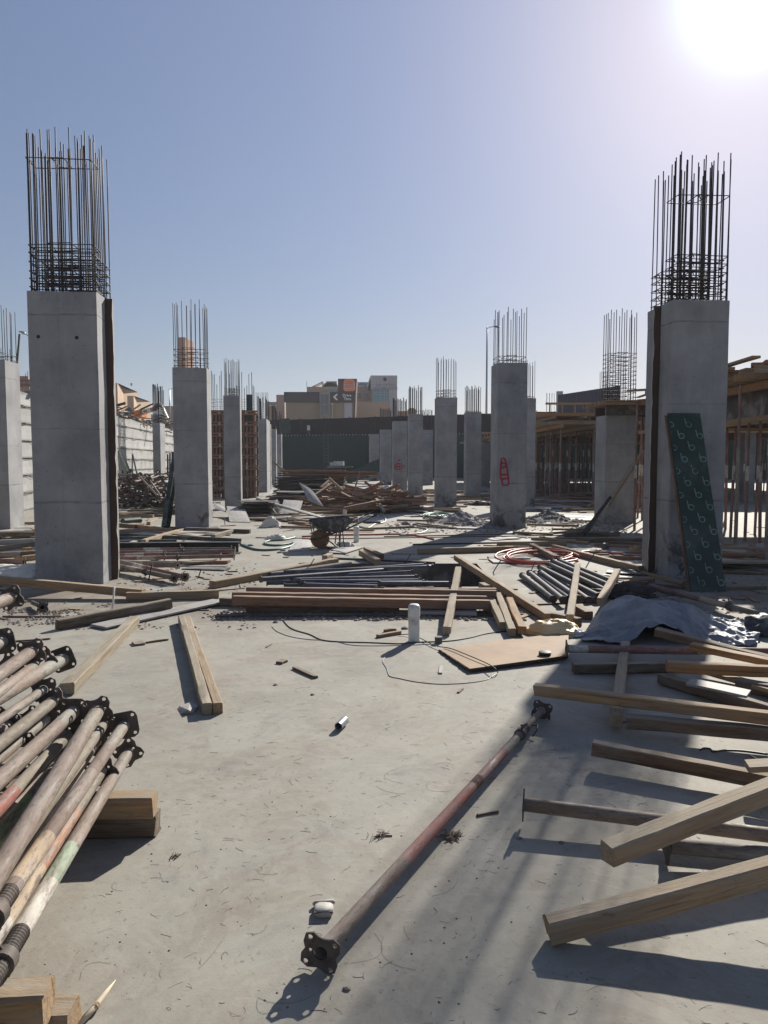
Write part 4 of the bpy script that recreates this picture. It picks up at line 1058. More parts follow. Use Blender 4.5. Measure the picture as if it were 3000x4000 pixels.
for i, x in enumerate((6.95, 8.35, 9.75, 11.2, 12.6, 14.2, 16, 18, 20)):
    for j in range(20):
        yj = DY0 + .1 + j * 1.42
        if 21.6 < yj < 29.4 or q.random() < .12 or x > .535 * yj: continue
        standing(SP, x + q.uniform(-.06, .06), DY0 + .1 + j * 1.42 + q.uniform(-.1, .1), 'red prop with a white band standing in the thicket under the right-hand deck', 'props under the right-hand deck', (q.uniform(-.015, .015), q.uniform(-.015, .015)))
for j in range(12): standing(SP, 7.45 + q.uniform(-.25, .25), DY0 + .3 + j * .9, 'red prop with a white band standing in the thicket under the right-hand deck', 'props under the right-hand deck', (q.uniform(-.02, .02), q.uniform(-.02, .02)))
p = G(2380, 2038); standing(SP, p.x, p.y, 'orange-red prop with a white band standing before the column under the deck', None)
p = G(2478, 2072); standing(SP, p.x, p.y, 'rusty prop with a white band standing just left of the right twin column', None)
p = G(2872, 2150); standing(simple_prop_mesh(3.05, .035, [(0, 1.9, 'olive', 1), (1.901, 3.05, 'dkred', .8)]), p.x, p.y, 'tan standing prop just right of the right twin column', None)
p = G(2994, 2200); standing(simple_prop_mesh(3.1, .045, [(0, 1.75, 'olive', 1), (1.751, 2.05, 'white', 1.03), (2.051, 3.1, 'dkred', .85)]), p.x, p.y, 'thick tan prop with a white band at the right edge of the photo', None)
# far deck
fk = thing('far_slab_formwork', 'far timber deck on black and red props right of the red bottle column', 'formwork deck', TR(0, 0, 0))
FX0, FX1, FY0, FY1, FZ = 7.9, 17.0, 36.0, 50.0, 3.95
for i in range(6):
    for j in range(6):
        b = MB(); xa = FX0 + (FX1 - FX0) * i / 6; ya = FY0 + (FY1 - FY0) * j / 6; b.box(xa, xa + 1.5, ya, ya + 2.3, FZ, FZ + .02); b.build('deck_panel', M['ply_orange'], fk)
for i in range(26): y = FY0 + i * .55; b = MB(); b.box(FX0 - q.uniform(.1, .9), FX1, y - .04, y + .04, FZ - .125, FZ - .002); b.build('joist', M['wood_tan'], fk)
for i in range(7): x = FX0 + .2 + i * 1.4; b = MB(); b.box(x - .05, x + .05, FY0 - q.uniform(.2, 1.2), FY1, FZ - .27, FZ - .128); b.build('bearer', M['wood_tan'], fk)
b = MB(); b.box(FX0 - .9, 13.5, FY0 - .3, FY0 - .2, FZ - .1, FZ + .01); b.build('edge_beam', M['wood_orange'], fk)
b = MB(); b.box(FX0 - .2, 13.5, FY0 - .28, FY0 - .2, FZ + .4, FZ + .5); b.build('edge_beam', M['wood_tan'], fk)
for i in range(9): b = MB(); x = FX0 + i * .6; b.box(x, x + .05, FY0 - .19, FY0 - .12, FZ - .1, FZ + .5); b.build('edge_post', M['wood_tan'], fk)
for i in range(7):
    for j in range(7):
        if q.random() < .15: continue
        me = SPB if (j == 0 and i in (0, 1, 2)) or q.random() < .25 else SPR
        standing(me, FX0 + .2 + i * 1.4 + q.uniform(-.2, .2), FY0 + .2 + j * 2.1 + q.uniform(-.4, .4), 'dark standing prop under the far timber deck', 'props under the far deck', (q.uniform(-.04, .04), q.uniform(-.05, .05)))
p = G(2213, 1934); standing(SPB, p.x, p.y, 'black standing prop, left one of two at the front of the far deck', None)
p = G(2297, 1940); standing(SPB, p.x, p.y, 'thick black standing prop, right one of two at the front of the far deck', None)
# yellow-studded form head on the broad column
hd = thing('form_head', 'green form head with yellow timber studs round the broad far column', 'formwork', TR(XA(2140, 44.6), 44.5, 0, YAW))
wd_ = XA(2325, 44.6) - XA(2140, 44.6)
b = MB(); b.box(0, wd_, .1, .13, 3.15, 4.15); b.build('form_panel', M['green_film'], hd)
for i in range(10): b = MB(); x = wd_ * i / 9; b.box(x - .05, x + .05, 0, .098, 2.9 - (1.8 if i == 0 else 0), 4.2); b.build('stud', M['wood_orange'], hd)
for z in (3.2, 3.45): b = MB(); b.box(-.3, wd_ + .3, -.1, -.003, z, z + .1); b.build('waler', M['wood_orange'], hd)
b = MB(); b.tube([(.6, .4, 0), (.6, .4, 3.15)], .05, 5); b.tube([(wd_ - .6, .4, 0), (wd_ - .6, .4, 3.15)], .05, 5); b.build('head_prop', M['dark_steel'], hd)
hd2 = thing('form_head', 'small timber frame on top of the short column left of the red bottle column', 'formwork', TR(XA(1878, 49.9), 49.9, 2.96, YAW))
for i in range(4): b = MB(); b.box(i * .2, i * .2 + .06, 0, .1, 0, .62); b.build('stud', M['wood_red'], hd2)
for z in (0, .56): b = MB(); b.box(-.1, .75, -.1, -.003, z, z + .09); b.build('waler', M['wood_tan'], hd2)
# tower of brown formwork left of that (1490-1500 columns)
for i in range(16):
    x = XA(q.uniform(2075, 2180), 40); y = q.uniform(38, 52)
    o = standing(SPR, x * y / 40, y, 'dark standing prop in the far formwork right of the red bottle column', 'props in the far formwork', (q.uniform(-.06, .06), q.uniform(-.06, .06)))
for i in range(10):
    x = XA(2080, 46) + q.uniform(0, 2); o = link('timber_beam', beam_mesh(q.uniform(1.2, 2.2), .1, .1, 500 + i, 3, 'wood_tan'), None, Matrix.Translation((x, 45 + q.uniform(-2, 3), 2.95 + i * .09)) @ Matrix.Rotation(q.uniform(-.3, .3), 4, 'Z'))
    tag(o, 'timber laid across the far props right of the red bottle column', 'timber', 'timbers on the far props')
o = thing('timber_shelf', 'timber shelf carrying the stacked timbers on the far props', 'formwork', TR(XA(2080, 46), 44.5, 0)); b = MB(); b.box(-.2, 4, -2.5, 4, 2.8, 2.9); b.build('shelf_board', M['wood_brown'], o); b = MB(); b.box(0, .1, 0, .1, 0, 2.8); b.box(3.6, 3.7, 2, 2.1, 0, 2.8); b.build('shelf_post', M['wood_brown'], o)
# standing light-coloured columns' neighbours: green leaning board and timber at the back
o = tag(link('green_board', beam_mesh(5.4, 1.0, .03, 61, mat='green_film'), None, frame(D(1348, 1872, 58), D(1446, 1832, 57), R(75))), 'long green board propped on its edge in front of the green netted wall', 'board')
o = tag(link('timber_beam', beam_mesh((D(1129, 1855, 34) - D(1064, 1800, 34)).length, .08, .08, 62, mat='wood_pale'), None, frame(D(1129, 1855, 34), D(1064, 1800, 34))), 'pale timber leaning on the wall-like column above the plywood stack', 'timber')

# ---------------------------------------------------------------- stacks of plywood and planks
q = random.Random(63)
def stack(cx, cy, w, d, H, n, mats, label, group, rz=0, th=.02, tilt=.03, shift=.12, cat='plywood sheet', name='plywood_sheet'):
    z = 0; meshes = {}
    for i in range(n):
        t = H / n; m = q.choice(mats); ww = w * q.choice((1, .92, .85)) ; key = (m, ww)
        if key not in meshes: meshes[key] = beam_mesh(ww, d, min(th, t * .8), len(meshes) + 700, 5, m, bow=.02)
        o = link(name, meshes[key], None, Matrix.Translation((cx - ww / 2 + q.uniform(-shift, shift), cy + q.uniform(-shift, shift), z + t / 2)) @ Matrix.Rotation(rz + q.uniform(-tilt, tilt), 4, 'Z') @ Matrix.Rotation(q.uniform(-.012, .012), 4, 'Y'))
        tag(o, label, cat, group); z += t
    return z
stack(XA(1172, 32), 33.0, 2.4, 1.5, .98, 22, ['ply_dark'], 'dark sheet in the long plywood stack before the green net', 'sheets of the long plywood stack', th=.03)
stack(XA(1190, 32), 32.2, 3.3, 1.0, .16, 3, ['wood_red'], 'reddish plank bundle at the foot of the long plywood stack', 'planks at the long plywood stack', th=.05, cat='plank', name='timber_plank')
for i in range(34):
    L = q.uniform(1.8, 3.2)
    o = link('timber_plank', beam_mesh(L, .09, .05, 750 + i, 3, q.choice(['wood_red', 'wood_brown'])), None, Matrix.Translation((XA(1130, 32.5) - .6 + q.uniform(0, 2.0), 32.6 + q.uniform(-.7, .8), 1.0 + .03 + (i % 5) * .055)) @ Matrix.Rotation(q.uniform(-.12, .12), 4, 'Z') @ Matrix.Rotation(q.uniform(-.02, .05), 4, 'Y'))
    tag(o, 'reddish plank on top of the long plywood stack', 'plank', 'planks on the long plywood stack')
stack(XA(1318, 37), 37, .78, .9, 1.34, 20, ['ply_dark', 'wood_brown'], 'dark sheet in the tall narrow stack with white boxes on top', 'sheets of the tall narrow stack', th=.045, shift=.03)
stack(XA(1330, 37), 36.9, 1.25, .8, .06, 2, ['ply_pale'], 'pale board overhanging the top of the tall narrow stack', 'boards on the tall narrow stack', th=.02)
for o in [o for o in COL.objects if o.get('group') == 'boards on the tall narrow stack']: o.location.z += 1.36
for i, (dx, w_) in enumerate(((-.25, .22), (.08, .5))):
    b = MB(); b.box(-w_ / 2, w_ / 2, -.2, .2, 0, .17 + .05 * i); o = b.build('white_box', M['white_pipe']); o.location = (XA(1318, 37) + dx, 37, 1.44); tag(o, ('small white box on the tall narrow stack, at its left', 'larger white box on the tall narrow stack, at its right')[i], 'box')
stack(XA(1135, 26), 26.2, 1.3, 1.1, .62, 13, ['ply_dark', 'ply_dark', 'ply_pale'], 'sheet in the low plywood stack behind the leaning sheets', 'sheets of the low plywood stack', th=.03, rz=.05)
stack(XA(1008, 22.5), 22.7, 1.0, 1.1, .46, 13, ['ply_dark'], 'black sheet in the stack left of the leaning sheets', 'sheets of the black plywood stack', th=.022, rz=-.06)
def sheet4(label, quad, th=.02, mat='ply_pale', name='plywood_sheet', cat='plywood sheet', group=None):
    """a sheet from four corners given as (px, py, distance)"""
    P = [D(*c) for c in quad]; n = (P[1] - P[0]).cross(P[3] - P[0]).normalized()
    if n.z < 0: n = -n
    b = MB(); k = 4; vs = []
    for s in (0, 1):
        for i in range(k + 1):
            for j in range(k + 1):
                u, v = i / k, j / k
                p = P[0] * (1-u) * (1-v) + P[1] * u * (1-v) + P[2] * u * v + P[3] * (1-u) * v
                vs.append(p - n * th * s + n * .02 * math.sin(u * 3.1) * math.sin(v * 3.1))
    N_ = (k + 1) ** 2; idx = lambda s, i, j: s * N_ + i * (k + 1) + j
    fs = [(idx(0, i, j), idx(0, i + 1, j), idx(0, i + 1, j + 1), idx(0, i, j + 1)) for i in range(k) for j in range(k)] + [(idx(1, i, j), idx(1, i, j + 1), idx(1, i + 1, j + 1), idx(1, i + 1, j)) for i in range(k) for j in range(k)]
    for i in range(k): fs += [(idx(0, i, 0), idx(1, i, 0), idx(1, i + 1, 0), idx(0, i + 1, 0)), (idx(0, i, k), idx(0, i + 1, k), idx(1, i + 1, k), idx(1, i, k)), (idx(0, 0, i), idx(0, 0, i + 1), idx(1, 0, i + 1), idx(1, 0, i)), (idx(0, k, i), idx(1, k, i), idx(1, k, i + 1), idx(0, k, i + 1))]
    o0 = P[0].copy(); b.add([v - o0 for v in vs], fs); o = b.build(name, M[mat]); o.location = o0
    bm = bmesh.new(); bm.from_mesh(o.data); bmesh.ops.recalc_face_normals(bm, faces=bm.faces); bm.to_mesh(o.data); bm.free()
    return tag(o, label, cat, group)
def gy(px, py): return G(px, py).y
sheet4('pale plywood sheet standing tilted on its corner against the timber pile', [(1168, 1884, 23.3), (1219, 1911, 23.1), (1263, 1977, 22.5), (1206, 1953, 22.6)])
sheet4('pale plywood sheet leaning on the low stack, with smaller sheet on its foot', [(1108, 1952, 23.9), (1183, 1956, 23.9), (1166, 2016, 22.4), (1092, 2016, 22.4)])
sheet4('smaller sheet lying against the foot of the leaning plywood sheet', [(1112, 1996, 22.6), (1168, 1998, 22.6), (1162, 2017, 22.2), (1093, 2018, 22.2)])
sheet4('plywood sheet bent in front of the black stack, right of it', [(1052, 1962, 23.2), (1084, 1950, 23.4), (1097, 1985, 22.6), (1088, 2012, 22.2)])
sheet4('narrow sheet standing on edge beside the black plywood stack', [(1038, 1966, 22.6), (1046, 1964, 22.6), (1090, 2014, 21.9), (1084, 2016, 21.9)])
sheet4('long pale plank slanting down from the black stack towards the wheelbarrow', [(1000, 1943, 23.2), (1000, 1955, 23.0), (1252, 2020, 20.6), (1270, 2018, 20.8)], .04)
sheet4('pale plywood sheet lying curled right of the second left column', [(885, 1977, 22.6), (953, 1981, 22.4), (979, 2040, 20.0), (897, 2037, 20.2)])
sheet4('thin pale sheet tucked behind the second left column', [(835, 1962, 23.2), (884, 1986, 22.4), (884, 2000, 21.9), (838, 1985, 22.4)])
sheet4('grey plywood sheet left of the plywood stacks under the wall-like column', [(1016, 1938, 27), (1065, 1912, 29), (1068, 1926, 28), (1020, 1940, 26.8)])
sheet4('cement-dusted board lying left of the wheelbarrow wheel', [(1150, 2102, gy(1150, 2102) ), (1226, 2106, gy(1226, 2106)), (1212, 2146, gy(1212, 2152)), (1128, 2150, gy(1128, 2156))], .03, 'ply_pale')
sheet4('thin pale sheet lying in front of the wheelbarrow legs', [(1260, 2156, gy(1260, 2162)), (1348, 2160, gy(1348, 2166)), (1424, 2136, gy(1424, 2141)), (1330, 2135, gy(1330, 2140))], .012)
for i, (a, c, d_, e) in enumerate((((1560, 1985), (1680, 1952), (1690, 1962), (1600, 1990)), ((1405, 2035), (1500, 2010), (1700, 2012), (1680, 2030)), ((1255, 2030), (1400, 2002), (1500, 2008), (1420, 2035)), ((1640, 1975), (1700, 1968), (1760, 1990), (1720, 2000)), ((2120, 2030), (2200, 2010), (2330, 2020), (2300, 2035)), ((1550, 2180), (1480, 2186), (1620, 2192), (1705, 2180)), ((2004, 2110), (2108, 2100), (2120, 2105), (2090, 2113)))):
    sheet4(('thin sheet lying right of the timber pile', 'broad pale sheet lying flat beyond the white pipes', 'pale sheet lying flat at the foot of the timber pile', 'thin sheet lying left of the mortar-splashed column', 'pale curved sheet on the floor below the far black props', 'dark thin sheet at the far rim of the pit', 'small thin sheet lying left of the leaning dark channel')[i], [(p[0], p[1], gy(*p)) for p in (a, c, d_, e)], .014, 'ply_pale' if i != 5 else 'ply_dark')

# ---------------------------------------------------------------- the big timber pile
q = random.Random(88)
pm = [beam_mesh(L, .075, .05, 900 + i, 3, m, bow=.015) for i, (L, m) in enumerate([(2.2, 'wood_red'), (1.7, 'wood_red'), (1.2, 'wood_orange'), (1.9, 'wood_tan'), (1.0, 'wood_red'), (1.5, 'wood_red'), (1.6, 'wood_brown'), (.7, 'wood_orange')])]
pc = Vector((XA(1425, 25), 25.0, 0))
for i in range(290):
    for _ in range(20):
        dx, dy = q.gauss(0, .62), q.gauss(0, .75)
        if abs(dx) < 1.55 and abs(dy) < 1.7: break
    h = max(.04, .72 * (1 - (dx / 1.75) ** 2) * (1 - (dy / 1.9) ** 2) * q.uniform(.35, 1.0))
    a = q.gauss(0, .28) if q.random() < .72 else q.uniform(-1.4, 1.4)
    me = q.choice(pm); L = max(v.co.x for v in me.vertices)
    o = link('timber_offcut', me, None, Matrix.Translation((pc.x + dx, pc.y + dy, h)) @ Matrix.Rotation(a + (math.pi if q.random() < .5 else 0), 4, 'Z') @ Matrix.Rotation(q.gauss(0, .09 if q.random() < .7 else .24), 4, 'Y') @ Matrix.Rotation(q.uniform(0, 3), 4, 'X') @ Matrix.Translation((-L / 2, 0, 0)))
    tag(o, 'reddish timber offcut in the big heap behind the wheelbarrow', 'timber', 'timber offcuts in the big heap')
def fbeam(label, a, c, Ya, Yc, w=.09, h=.07, mat='wood_red', roll=0):
    P, Q = D(a[0], a[1], Ya), D(c[0], c[1], Yc); P.z = max(P.z, h / 2); Q.z = max(Q.z, h / 2)
    _bs[0] += 1
    return tag(link('timber_beam', beam_mesh((Q - P).length, w, h, _bs[0], 6, mat), None, frame(P, Q, roll)), label, 'timber')
fbeam('long reddish timber crossing the front of the big heap up to the right', (1370, 1986), (1535, 1938), 22.6, 24.5)
fbeam('second long timber at the front of the heap, lying below the first', (1345, 1985), (1500, 1955), 22.3, 23.2)
fbeam('short pale timber propped on the right foot of the big heap', (1470, 1950), (1500, 1997), 23.6, 22.2, mat='wood_pale')
fbeam('timber standing up out of the left side of the big heap', (1230, 1935), (1300, 1887), 24.2, 25.2, mat='wood_red')
fbeam('timber running out level from the right of the heap', (1420, 1926), (1530, 1928), 25, 25.4, mat='wood_red')
fbeam('thin pale lath sticking up at the back of the heap by the dark sheets', (1255, 1905), (1285, 1878), 25.4, 26)
fbeam('pale timber lying left of the wheelbarrow, uppermost of three', (1148, 2027), (1212, 2036), gy(1148, 2034), gy(1212, 2044), mat='wood_pale')
fbeam('reddish timber lying left of the wheelbarrow, middle of three', (1148, 2040), (1220, 2050), gy(1148, 2045), gy(1220, 2056), mat='wood_red')
fbeam('reddish short timber lying left of the wheelbarrow, lowest of three', (1195, 2052), (1225, 2058), gy(1195, 2056), gy(1225, 2064), mat='wood_red')
fbeam('pale timber lying behind the wheelbarrow tray, above its rim', (1270, 2022), (1378, 2014), 19.3, 19.6, mat='wood_tan')
fbeam('dark thin timber lying behind the wheelbarrow handles', (1420, 2040), (1486, 2040), 18.1, 18.1, .06, .05, 'dark_steel')
fbeam('red-brown timber under the wheelbarrow handles', (1340, 2040), (1400, 2036), 18.2, 18.2, mat='wood_red')
fbeam('short timber wedged under the wheelbarrow wheel', (1250, 2135), (1305, 2147), 14.2, 13.9, .07, .05, 'wood_brown')

# ---------------------------------------------------------------- heap of steel props (left)
q = random.Random(99)
PP = [simple_prop_mesh(L, .03, [(0, L * .55, c1, 1), (L * .551, L * .67, 'white', 1.02), (L * .671, L, c2, .8)], rp=.085) for L, c1, c2 in ((2.6, 'rust', 'grey'), (2.2, 'pink', 'black'), (2.4, 'dkred', 'black'), (2.0, 'olive', 'rust'))]
hc = Vector((XA(575, 26.5), 26.8, 0))
for i in range(150):
    dx = q.uniform(-1.55, 1.35); dy = q.uniform(-.9, 1.3)
    hmax = 1.18 * (1 - (dx / 2.3) ** 2) * (1 - (dy / 2.4) ** 2)
    z = .05 + q.random() ** .8 * hmax; me = q.choice(PP)
    along = q.random() < .72
    rz = R(90) + q.gauss(.1, .22) if along else q.gauss(0, .3)
    o = link('steel_prop', me, None, Matrix.Translation((hc.x + dx, hc.y + dy - (.6 if along else 0), z)) @ Matrix.Rotation(rz, 4, 'Z') @ Matrix.Rotation(q.gauss(0, .09), 4, 'Y') @ Matrix.Rotation(q.uniform(0, 6), 4, 'X') @ Matrix.Translation((-.2 if along else -1.1, 0, 0)))
    tag(o, 'rusty steel prop in the dark heap with drilled end plates beside the left wall', 'steel prop', 'steel props in the heap by the left wall')
def fprop(label, a, c, Ya, Yc, L, bands, thread=None, split=None, plates=((0, 0, 0),), r=.03, rollp=0, handle=True, group=None):
    P, Q = D(a[0], a[1], Ya), D(c[0], c[1], Yc)
    root = thing('steel_prop', label, 'steel prop', frame(P, Q), group); prop_parts(root, L, r, bands, thread, split, plates, rollp, handle=handle, n=12); return root
fprop('pale prop sliding down the face of the prop heap', (570, 1855), (614, 1918), 25.9, 24.6, 1.9, [(0, 1.9, 'pink')])
fprop('prop lying on the right shoulder of the prop heap', (540, 1855), (572, 1890), 25.4, 24.9, 1.6, [(0, 1.6, 'pink')])
# green leaning steel and planks
def lean(label, a, c, Ya, Yc, w, th, mat, name='green_plank', cat='plank', roll=R(90)):
    P, Q = D(*a, Ya), D(*c, Yc); _bs[0] += 1
    return tag(link(name, beam_mesh((Q - P).length, w, th, _bs[0], 5, mat), None, frame(P, Q, roll)), label, cat)
ch = thing('steel_channel', 'green-black steel channel leaning on the second left column', 'steel channel', frame(D(640, 2066, 18.0), D(684, 1776, 19.3), R(80)))
Lc = (D(640, 2066, 18.0) - D(684, 1776, 19.3)).length
b = MB(); b.box(0, Lc, -.12, .12, -.02, 0); b.build('web', M['green_steel'], ch)
for s in (-1, 1): b = MB(); b.box(0, Lc, s * .12 - (.02 if s > 0 else 0), s * .12 + (0 if s > 0 else .02), .001, .1); b.build('flange', M['green_steel'], ch)
for i in range(4): lean(('dark green plank leaning behind the second left column, leftmost of four', 'dark green plank leaning behind the second left column, second of four', 'dark green plank leaning behind the second left column, third of four', 'dark green plank leaning behind the second left column, nearest the column')[i], (655 + i * 9, 1850), (655 + i * 9, 1783 - i * 4), 27, 28, .2, .06, 'green_steel')
lean('dark green plank leaning on the left wall, its top at the joint board', (498, 1856), (462, 1774), 27, 29, .3, .05, 'green_steel')
lean('pale green board edge leaning beside the dark green plank on the left wall', (510, 1856), (480, 1780), 27.5, 29.5, .25, .03, 'green_film')
lean('narrow green plank, left leg of the inverted V on the left wall', (516, 1855), (517, 1778), 27, 29, .14, .04, 'green_steel')
lean('narrow dark plank, right leg of the inverted V on the left wall', (536, 1855), (519, 1780), 26.8, 28.8, .12, .04, 'green_steel')
# ---------------------------------------------------------------- timbers in the middle ground
def gb(label, a, c, w=.09, h=.09, mat='wood_tan', z1=None, z2=None, cat='timber', name='timber_beam', roll=0):
    """a timber on the ground; a and c are the ends of its axis in the photograph"""
    return beam(label, a, h / 2 if z1 is None else z1, c, h / 2 if z2 is None else z2, w, h, mat, cat=cat, name=name, roll=roll)
# right front
beam('pale splintered beam nearest the camera at the lower right', (2140, 3634), .046, (3000, 3405), .20, .068, .082, 'wood_tan', L=1.9)
beam('grey-topped beam lying across the dark props at the right', (2372, 3335), .15, (3000, 3095), .24, .08, .078, 'wood_pale', L=1.9)
beam('weathered beam with rounded end between the two right-hand props and the crossing timbers', (2319, 2920), .10, (2928, 3040), .085, .075, .072, 'wood_brown', L=2.3)
beam('long clean beam lying across the upright timber at the right', (2090, 2692), .165, (3000, 2806), .185, .072, .07, 'wood_tan', L=2.6)
beam('grey timber pointing at the camera under the long clean beam', (2405, 2815), .075, (2443, 2520), .05, .075, .075, 'wood_pale')
beam('brown beam with a split top just below the long clean beam', (2446, 2816), .095, (3000, 2866), .10, .075, .075, 'wood_brown', L=2.4)
beam('dark timber passing behind the upright timber at the right', (2240, 2608), .046, (2640, 2602), .046, .078, .075, 'wood_brown')
beam('fresh orange-ended beam on top of the dark timber at the right', (2606, 2602), .137, (3000, 2622), .13, .078, .08, 'wood_orange', L=2.2)
beam('brown beam running off diagonally beneath the long clean beam', (2582, 2648), .046, (2990, 2770), .046, .075, .075, 'wood_brown', L=2.0)
beam('yellowish board slanting across the red and white prop', (2700, 2523), .18, (3000, 2583), .165, .10, .05, 'wood_orange', L=1.8)
beam('brown beam reaching out of the dark hollow under the tarpaulin', (2560, 2466), .20, (2815, 2530), .12, .11, .07, 'wood_brown', L=1.7)
beam('dark timber at the right edge behind the green-white board', (2880, 2672), .046, (3000, 2694), .046, .088, .088, 'wood_brown', L=1.4)
beam('thin board between the orange-ended beam and the green-white board', (2760, 2622), .06, (2885, 2658), .06, .10, .03, 'wood_pale', L=.8)
beam('greenish white plywood strip lying on the diagonal beam', (2692, 2664), .10, (2925, 2712), .085, .15, .018, 'ply_pale', name='plywood_strip', cat='plywood strip')
beam('short splintered white board at the right edge above the grey-topped beam', (2918, 2993), .16, (3000, 2990), .17, .10, .03, 'wood_pale', L=.5, cat='board')
gb('black iron rod at the right edge over the weathered beam', (2925, 2950), (3000, 2985), .012, .012, 'wire', z1=.14, z2=.10, cat='iron rod', name='iron_rod')
# centre
gb('long timber lying in front of the pit, front upper one of the row', (912, 2345), (1912, 2362), .09, .10, 'wood_red', z1=.15, z2=.10)
gb('long timber lying in front of the pit, rear one of the row', (908, 2327), (1900, 2344), .09, .09, 'wood_red', z1=.17, z2=.12)
gb('thin split timber on the rear of the row before the pit', (965, 2308), (1938, 2322), .08, .09, 'wood_red', z1=.16, z2=.16)
gb('dark bottom timber of the row before the pit', (965, 2374), (1560, 2374), .09, .09, 'wood_brown')
gb('grey timber end sticking out left of the row before the pit', (862, 2349), (1000, 2354), .09, .09, 'wood_brown', z1=.05, z2=.05)
gb('reddish timber at the far right end of the row before the pit', (1500, 2312), (1940, 2312), .09, .09, 'wood_red', z1=.10, z2=.10)
gb('pale green board under the row, behind the white pipe stub', (1640, 2388), (1860, 2392), .22, .03, 'ply_pale', z1=.03, z2=.03, cat='board', name='green_board')
gb('grey timber pointing at the camera beside the white pipe stub', (1745, 2462), (1790, 2224), .08, .075, 'wood_pale', z1=.055, z2=.24)
gb('long tan timber slanting down to the right across the pit corner', (1782, 2178), (2140, 2412), .08, .085, 'wood_tan', z1=.10, z2=.05)
gb('short timber of the fan of three, left one', (1915, 2340), (1965, 2444), .075, .075, 'wood_pale', z1=.10, z2=.046)
gb('short timber of the fan of three, middle one', (1945, 2326), (2000, 2470), .075, .075, 'wood_pale', z1=.12, z2=.046)
gb('short yellowish timber of the fan of three, right one', (1990, 2345), (2040, 2462), .078, .075, 'wood_orange', z1=.10, z2=.07)
gb('grey timber end poking out beneath the long tan timber', (1882, 2288), (1905, 2300), .09, .09, 'wood_tan', z1=.05, z2=.05)
gb('upright pale timber lying across the grey pipes, left of two', (2226, 2414), (2256, 2210), .078, .075, 'wood_pale', z1=.09, z2=.2)
gb('upright pale timber lying across the grey pipes, right of two', (2345, 2350), (2412, 2232), .078, .075, 'wood_pale', z1=.16, z2=.2)
gb('dark timber under the yellow bag running to the tarpaulin', (2130, 2405), (2262, 2432), .09, .09, 'wood_brown')
gb('short timber between the pale timber and the tarpaulin', (2252, 2378), (2300, 2405), .09, .09, 'wood_brown')
gb('straight timber lying beyond the pit, below the column shadow', (1632, 2154), (2005, 2144), .10, .10, 'wood_tan')
gb('straight timber lying behind the red hose, farther one', (1942, 2125), (2210, 2122), .09, .09, 'wood_tan')
gb('reddish timber lying across the red hose coil', (2078, 2132), (2175, 2182), .10, .09, 'wood_red', z1=.10, z2=.06)
gb('long timber from the red hose to the foot of the right twin column', (2163, 2138), (2505, 2225), .10, .10, 'wood_tan')
gb('thin black bar lying on the floor beyond the pit', (1612, 2127), (1945, 2120), .03, .03, 'dark_steel', cat='steel bar', name='steel_bar')
gb('flat brown timber left of the right twin column, lower of two', (2250, 2108), (2510, 2112), .12, .10, 'wood_brown')
gb('flat brown timber left of the right twin column, upper of two', (2205, 2088), (2418, 2086), .12, .10, 'wood_brown')
gb('timber behind those, near the broken black pipe', (2380, 2124), (2510, 2128), .09, .09, 'wood_brown')
gb('long timber leading from the left edge of the pit towards the wheelbarrow', (828, 2284), (1312, 2192), .11, .10, 'wood_tan')
gb('short thick timber near the thin sheet before the wheelbarrow, nearer one', (1412, 2160), (1476, 2196), .10, .10, 'wood_pale', z1=.09, z2=.055)
gb('short thick timber near the thin sheet before the wheelbarrow, farther one', (1430, 2148), (1490, 2174), .10, .09, 'wood_red')
gb('small timber block under the thin sheet before the wheelbarrow', (1268, 2180), (1290, 2170), .1, .09, 'wood_pale')
gb('dark thin bar under the thin sheet, running right', (1290, 2180), (1700, 2198), .035, .03, 'dark_steel', cat='steel bar', name='steel_bar')
# left
gb('long grey plank running from the left edge past the foot of the nearest left column', (-60, 2262), (560, 2318), .10, .10, 'wood_tan', z1=.20, z2=.07)
gb('thick short timber right of the white dowel', (495, 2330), (855, 2319), .09, .10, 'wood_tan', z1=.052, z2=.052)
gb('timber slanting across the rubble strip at the left', (222, 2440), (665, 2356), .09, .10, 'wood_brown', z1=.052, z2=.09)
gb('cracked grey plywood strip under the slanting timber', (385, 2448), (860, 2346), .26, .02, 'ply_pale', z1=.02, z2=.03, cat='plywood strip', name='plywood_strip')
beam('yellow stained beam leading away beside the prop stack at the left', (262, 2690), .05, (525, 2422), .05, .10, .085, 'wood_pale')
gb('grey timber of the pair lying free on the slab, left one with cracks', (808, 2770), (708, 2418), .064, .08, 'wood_pale')
gb('tan timber of the pair lying free on the slab, right one', (851, 2768), (731, 2418), .064, .075, 'wood_tan')
gb('lower block of the two timbers carrying the prop stack', (300, 3218), (618, 3212), .10, .095, 'wood_brown', z1=.048, z2=.048)
gb('upper block of the two timbers carrying the prop stack', (300, 3150), (605, 3142), .10, .095, 'wood_tan', z1=.145, z2=.145)
gb('timber block at the lower left corner, upper one', (-80, 3935), (190, 3915), .10, .10, 'wood_tan', z1=.15, z2=.15)
gb('timber block at the lower left corner, lower one reaching right', (-80, 3995), (285, 3985), .10, .10, 'wood_tan', z1=.05, z2=.05)
# splinter of cane
P = [G(300, 4010, .01), G(375, 3930, .015), G(408, 3885, .02), G(452, 3828, .03)]
b = MB(); b.tube([p - P[0] for p in P], [.010, .0095, .008, .001], 5); o = b.build('cane_splinter', M['straw_pale'], smooth=True); o.location = P[0]; tag(o, 'pale pointed cane splinter at the bottom left of the slab', 'splinter')
b = MB(); b.tube([G(375, 3930, .015) - P[0] - Vector((.0, .006, 0)), G(375, 3930, .015) - P[0] + Vector((.003, .006, 0))], .0112, 5); b.build('cane_knot', M['wood_tan'], o)

